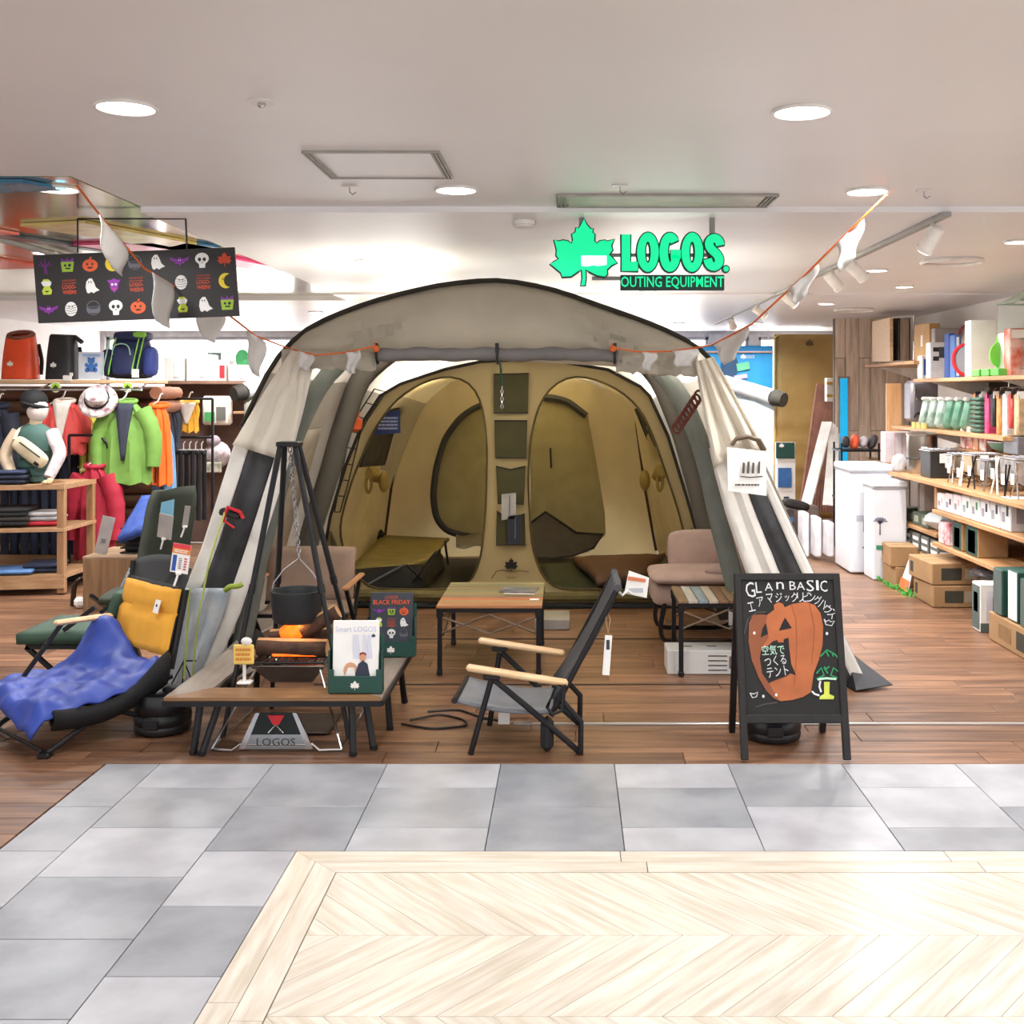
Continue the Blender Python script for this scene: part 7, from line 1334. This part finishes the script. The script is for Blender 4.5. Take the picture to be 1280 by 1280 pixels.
def sprink(px, py, lb, nm='sprinkler', z=CEIL):
    Y = (z-CH)*F/(HY-py); c = P(px, py, Y); c.z = z; t = thing(nm, lb, 'sprinkler' if nm == 'sprinkler' else nm.replace('_', ' '), (c.x, c.y, z-.05))
    if nm == 'sprinkler': build(MB().lathe([(.035, -.006), (.035, -.001)], c, 16), 'plate', rimm, t); build(MB().lathe([(.006, -.02), (.012, -.014), (.012, -.006)], c, 10), 'nozzle', chrome, t)
    elif nm == 'smoke_detector': build(MB().lathe([(.03, -.034), (.045, -.03), (.055, -.012), (.055, -.001)], c, 20), 'housing', rimm, t, smooth=True); build(MB().tube([c+Vector((.048*math.cos(a), .048*math.sin(a), -.02)) for a in [i*math.pi/8 for i in range(16)]], .003, 5, closed=True), 'slot_ring', hm_, t)
    else: build(MB().box(c+Vector((0, 0, -.004)), (.06, .02, .006), .001), 'plate', rimm, t); build(MB().tube([c+Vector((0, 0, -.006)), c+Vector((0, 0, -.025)), c+Vector((.012, 0, -.034)), c+Vector((.024, 0, -.025))], .003, 6), 'hook', chrome, t)
sprink(327, 126, 'small round ceiling sprinkler between the aisle downlights'); sprink(655, 276, 'round smoke detector near the leaf sign', 'smoke_detector', CEIL2); sprink(437, 232, 'steel ceiling hook under the access hatch', 'ceiling_hook'); sprink(775, 231, 'steel ceiling hook in front of the slot vent', 'ceiling_hook'); sprink(1155, 237, 'steel ceiling hook near the light track', 'ceiling_hook')
# light track with spot heads
def track(x, y0, y1, heads, lb, z=CEIL2):
    t = thing('light_track', lb, 'light track', (x, (y0+y1)/2, z-.03)); build(MB().box((x, (y0+y1)/2, z-.012), (.035, y1-y0, .022), .003), 'rail', mat('track_grey', '9a9896', .5), t)
    for (y, aim) in heads:
        c = Vector((x, y, z-.024)); d = (Vector(aim)-c).normalized(); p = c+Vector((0, 0, -.06)); sh = thing('spotlight', 'white can spotlight on the ceiling track', 'spotlight', p, 'can spotlights on the tracks')
        build(MB().tube([c, p], .01, 6), 'stem', white, sh); q = d.to_track_quat('Z', 'Y').to_matrix()
        build(MB().lathe([(.028, -.05), (.034, -.045), (.034, .06), (.038, .062), (.038, .075)], p, 18, q), 'can', white, sh, smooth=True); build(MB().lathe([(.03, .0765), (.03, .078)], p, 16, q), 'lens', glow, sh)
        lamp('SPOT', p+d*.085, 34 if x > 0 and y < 9 else 18, (1, .97, .92), .03, aim, 60, .6)
track(1.62, 4.8, 12.5, [(5.0, (1.1, 5.65, 1.15)), (6.35, (3.2, 6.9, 1.0)), (6.9, (3.2, 7.6, .7)), (8.3, (3.2, 8.4, 1.0)), (9.6, (3.2, 9.9, 1.2)), (11.2, (2.4, 13, 1))], 'ceiling light track above the right-hand shelves')
track(-2.95, 5.0, 9.2, [(5.4, (-2.3, 5.1, .3)), (5.0, (-1.75, 5.68, 1.0)), (7.3, (-4.2, 9.2, 1.3)), (8.3, (-3.8, 9.0, 1.1))], 'ceiling light track over the clothing displays', CEIL)
for (px, py, X) in ((1190, 325, 2.0), (1068, 384, 2.0)):
    Y = (CEIL2-CH)*F/(HY-py); c = P(px, py, Y); t = thing('ring_speaker', 'large white ceiling ring with an inset slot' if px > 1100 else 'smaller-looking white ceiling ring above the aisle end', 'ceiling ring', (c.x, c.y, CEIL2-.03)); build(MB().tube([(c.x+.17*math.cos(a), c.y+.17*math.sin(a), CEIL2-.012-(.015 if Y > 8.75 else 0)) for a in [i*math.pi/16 for i in range(32)]], .014, 6, closed=True), 'ring', rimm, t, smooth=True); build(MB().lathe([(.155, -.006), (.155, -.002)], (c.x, c.y, CEIL2-(.015 if Y > 8.75 else 0)), 28), 'inner_plate', ceil_m, t)
# illuminated hanging sign
teal = mat('sign_teal', '00c987', .5, var=.0, emis=.62); sdark = mat('sign_edge', '07332c', .5); YS = 4.95
sg = thing('leaf_sign', 'illuminated teal maple leaf and lettering sign hanging from the ceiling', 'sign', P(800, 362, YS))
s_ = YS/F; Z6 = lambda x, y: (660+x/4.571, 260+y/4.571)
LEAF6 = [(320, 62), (333, 95), (345, 108), (355, 120), (372, 122), (366, 140), (380, 150), (378, 190), (392, 206), (410, 190), (440, 186), (455, 192), (492, 180), (475, 215), (482, 240), (462, 268), (482, 285), (508, 314), (478, 326), (450, 352), (452, 378), (440, 392), (395, 384), (350, 362), (328, 350), (330, 400), (325, 440), (303, 445), (312, 400), (308, 352), (285, 362), (245, 390), (195, 392), (188, 368), (160, 345), (128, 320), (150, 308), (178, 292), (162, 270), (165, 240), (150, 182), (175, 192), (200, 186), (225, 190), (248, 205), (258, 185), (252, 150), (272, 140), (275, 115), (290, 118), (302, 100)]
def px_poly(pts, Y): return [(p.x, p.z) for p in (P(*Z6(x, y), Y) for x, y in pts)]
def grow(poly, d):
    cx = sum(p[0] for p in poly)/len(poly); cz = sum(p[1] for p in poly)/len(poly); n = len(poly); out = []; A = sum(poly[i][0]*poly[(i+1) % n][1]-poly[(i+1) % n][0]*poly[i][1] for i in range(n)); sgn = 1 if A > 0 else -1
    for i in range(n):
        a, b = poly[i-1], poly[(i+1) % n]; dx, dy = b[0]-a[0], b[1]-a[1]; l = math.hypot(dx, dy) or 1; out.append((poly[i][0]+sgn*dy/l*d, poly[i][1]-sgn*dx/l*d))
    return out
PM = lambda Y: Matrix(((1, 0, 0, 0), (0, 0, -1, Y), (0, 1, 0, 0), (0, 0, 0, 1)))
def sign_shape(nm, poly, e=.006):
    build(MB().prism(grow(poly, e), PM(YS+.03), .028), nm+'_edge', sdark, sg); build(MB().prism(poly, PM(YS), .008), nm, teal, sg)
sign_shape('leaf_panel', px_poly(LEAF6, YS))
lw = px_poly([(305, 275), (448, 275), (448, 325), (430, 328), (400, 332), (370, 328), (340, 334), (306, 332)], YS); build(MB().prism(lw, PM(YS-.009), .003), 'white_plate', mat('sign_white', 'ffffff', .4, var=0, emis=.9), sg)
text('LOGOS', FRONT(P(*Z6(377, 300), YS-.0125)), .09, .022, mat('sign_pale_teal', '8fe8d0', .4, emis=.3), sg)
def ring(cx, cy, rx, ry, w): return ell(cx, cy, rx, ry, 28), ell(cx, cy, rx-w, ry-w*1.1, 28)
def sign_ring(nm, o, i):
    for (oo, ii, Y, m, suf, dep) in ((grow(px_poly(o, YS), .006), grow(px_poly(i, YS), -.006), YS+.03, sdark, '_edge', .028), (px_poly(o, YS), px_poly(i, YS), YS, teal, '', .008)):
        mb = MB(); n = len(oo); M = PM(Y); L4 = []
        for z in (0, dep):
            L4.append([M @ Vector((x, y, z)) for x, y in oo]); L4.append([M @ Vector((x, y, z)) for x, y in ii])
        vs_ = L4[0]+L4[1]+L4[2]+L4[3]; fs = []
        for k in range(n):
            q = (k+1) % n; fs += [[k, q, n+q, n+k], [2*n+k, 2*n+q, 3*n+q, 3*n+k], [k, q, 2*n+q, 2*n+k], [n+k, n+q, 3*n+q, 3*n+k]]
        mb.add(vs_, fs); build(mb, nm+suf, m, sg)
sign_shape('letter_l', px_poly([(535, 152), (584, 152), (584, 308), (628, 308), (628, 360), (535, 360)], YS))
sign_ring('letter_o', *ring(685, 253, 62, 112, 46)); sign_ring('letter_o', *ring(938, 253, 62, 112, 46))
gp = ell(811, 253, 36, 86, 20, 38, 318); gp = [(x, 506-y) for x, y in gp]; gp = ell(811, 253, 36, 88, 20, -42, -322)
sign_shape('letter_g', px_poly(ribbon(gp+[(847, 270)], 48)[:], YS)); sign_shape('letter_g_bar', px_poly([(815, 240), (872, 240), (872, 290), (815, 290)], YS), .003)
sp_ = [(1098, 214), (1092, 185), (1062, 168), (1036, 186), (1032, 214), (1050, 240), (1078, 262), (1094, 290), (1090, 322), (1062, 340), (1034, 325), (1026, 292)]
sign_shape('letter_s', px_poly([(p.x, p.y) for p in []] or ribbon([(v.x, v.y) for v in smoothline([(x, y, 0) for x, y in sp_], 26, 1)], 48), YS)); sign_shape('letter_dot', px_poly(ell(1131, 348, 15, 16, 14), YS))
a, b = P(*Z6(528, 470), YS), P(*Z6(1122, 382), YS); build(MB().box(((a.x+b.x)/2, YS+.012, (a.z+b.z)/2), (b.x-a.x, .03, b.z-a.z), .002), 'name_panel', sdark, sg)
text('OUTING EQUIPMENT', FRONT(P(*Z6(825, 427), YS-.004)), .455, .056, teal, sg, bold=.012)
for x in (727, 890): p = P(x, 300, YS+.04); build(MB().box((p.x, YS+.04, (CEIL2+p.z)/2), (.024, .024, CEIL2-p.z), .002), 'hanging_post', mat('post_grey', '9a9896', .4, metal=.4), sg)
a, b = P(745, 319, YS+.04), P(900, 319, YS+.04); build(MB().bar(a, b, .016), 'cross_bar', mat('post_grey', '9a9896'), sg); a, b = P(740, 348, YS+.045), P(800, 348, YS+.045); build(MB().bar(a, b, .016), 'cross_bar', mat('post_grey', '9a9896'), sg)
# halloween banner
YB = 5.0; C = [P(41, 319, YB), P(293, 309, YB), P(299, 395, YB), P(48, 404, YB)]; bx_ = (C[1]-C[0]).normalized(); by_ = (C[0]-C[3]).normalized()
hb_ = thing('halloween_banner', 'dark halloween banner board with rows of small pictures', 'banner', (C[2]+C[3])/2)
build(MB().add(C+[p+Vector((0, .012, 0)) for p in C], [[0, 1, 2, 3], [7, 6, 5, 4], [0, 4, 5, 1], [1, 5, 6, 2], [2, 6, 7, 3], [3, 7, 4, 0]]), 'board', mat('banner_charcoal', '2b2829', .5, var=.05), hb_)
pic = [['tree', 'cake', 'pumpkin', 'moon', 'pot', 'ghost', 'bat', 'skull', 'leaf'], ['vase', 'word', 'ghost', 'face', 'word', None, 'mummy', 'word', 'moon'], ['bat', 'mummy', 'pot', 'skull', 'pumpkin', 'tree', 'vase', 'ghost', 'cake']]
for r in range(3):
    for c in range(9):
        if not pic[r][c]: continue
        u = (c+.52)/9; v_ = [.17, .48, .81][r]; p = C[0].lerp(C[1], u).lerp(C[3].lerp(C[2], u), v_)+Vector((0, -.001, 0)); icon(pic[r][c], frame(p, bx_, by_), .036, hb_)
k = MB(); 
for x in (97, 232): t0 = P(x, 274, YB); t0.z = min(t0.z, CEIL-.005); build(MB().tube([P(x+(2 if x > 200 else 0), 316 if x < 200 else 312, YB+.006), P(x, 273, YB+.006)], .004, 6), 'hanging_wire', black, hb_)
build(MB().tube([P(97, 273.5, YB+.006), P(232, 273.5, YB+.006)], .004, 6), 'top_bar', black, hb_)
# bunting
def bunting(lb, pts, flags):
    t = thing('bunting', lb, 'bunting', pts[0]); build(MB().tube(pts, .0045, 6), 'string', orange_cord, t)
    fm = mat('flag_white', 'e9e7e4', .75, trans=.25, var=.04)
    for (a, b, dn, w) in flags:
        a, b = Vector(a), Vector(b); rows = [[a.lerp(b, c/6).lerp((a+b)/2, .75*(r/6)**1.4*w)+Vector((.01*math.sin(r), -.012*math.sin(c*1.2+r*.6), -dn*r/6)) for c in range(7)] for r in range(7)]
        build(MB().grid(rows), 'flag', fm, t, smooth=True, solid=.003)
    return t
h0 = Vector((-1.88, 4.27, CEIL-.012)); q1, q2 = P(180, 335, 4.75), P(268, 380, 5.35); cn = P(365, 437, 5.66)
mid = [h0, P(135, 282, 4.5), q1, P(225, 362, 5.05), q2, P(320, 420, 5.55), cn]
bunting('white flag bunting on orange cord from the ceiling to the left tent corner', mid, [(P(124, 268, 4.42), P(160, 312, 4.62), .14, .6), (P(190, 340, 4.8), P(217, 357, 4.98), .2, .5), (P(240, 368, 5.15), P(282, 392, 5.4), .17, .9), (P(307, 413, 5.5), P(333, 428, 5.58), .19, .9)])
c2_ = P(888, 432, 5.62); h2 = Vector((1.255, 4.43, CEIL-.02))
bunting('white flag bunting on orange cord from the right tent corner to the ceiling', [c2_, P(940, 405, 5.3), P(1010, 340, 4.95), P(1060, 290, 4.7), h2], [(P(1045, 305, 4.76), P(1078, 272, 4.62), .14, .5), (P(985, 362, 5.05), P(1022, 330, 4.9), .1, .8), (P(892, 430, 5.6), P(935, 408, 5.35), .13, .9)])
bunting('drooping flag bunting on orange cord along the tent front edge', [P(366, 437, 5.55), P(395, 444, 5.53), P(430, 441, 5.52), P(468, 433, 5.54)], [(P(372, 438, 5.54), P(392, 444, 5.53), .09, .7), (P(432, 441, 5.52), P(450, 438, 5.53), .11, .8)])
bunting('drooping flag bunting on orange cord along the right tent edge', [P(768, 435, 5.54), P(800, 440, 5.52), P(840, 439, 5.52), P(886, 432, 5.55)], [(P(802, 440, 5.51), P(820, 441, 5.51), .09, .8), (P(840, 439, 5.51), P(872, 436, 5.52), .08, .6)])
for x in (470, 766): build(MB().ball(P(x, 436, 5.54), .018, 8, 6).tube([P(x, 436, 5.54), P(x-2, 428, 5.55)], .004, 5), 'cord_knot', orange_cord, None, 'orange cord knot on the tent roll strap by the %s' % ('gathered left valance' if x < 600 else 'creased right valance'), 'knot', smooth=True)
# red and black rope coil on the right beam
k = MB()
for i in range(9): k.tube([P(846+i*3.4, 528-i*5, 6.0)+Vector((.022*math.cos(a), .0, .03*math.sin(a)-.03)) for a in [j*math.pi/5 for j in range(10)]], .007, 5, closed=True)
build(k, 'rope_coil', mat('rope_rust', '6b3428', .8), None, 'rust red rope coil hanging inside the right tent edge', 'rope', kind='stuff')
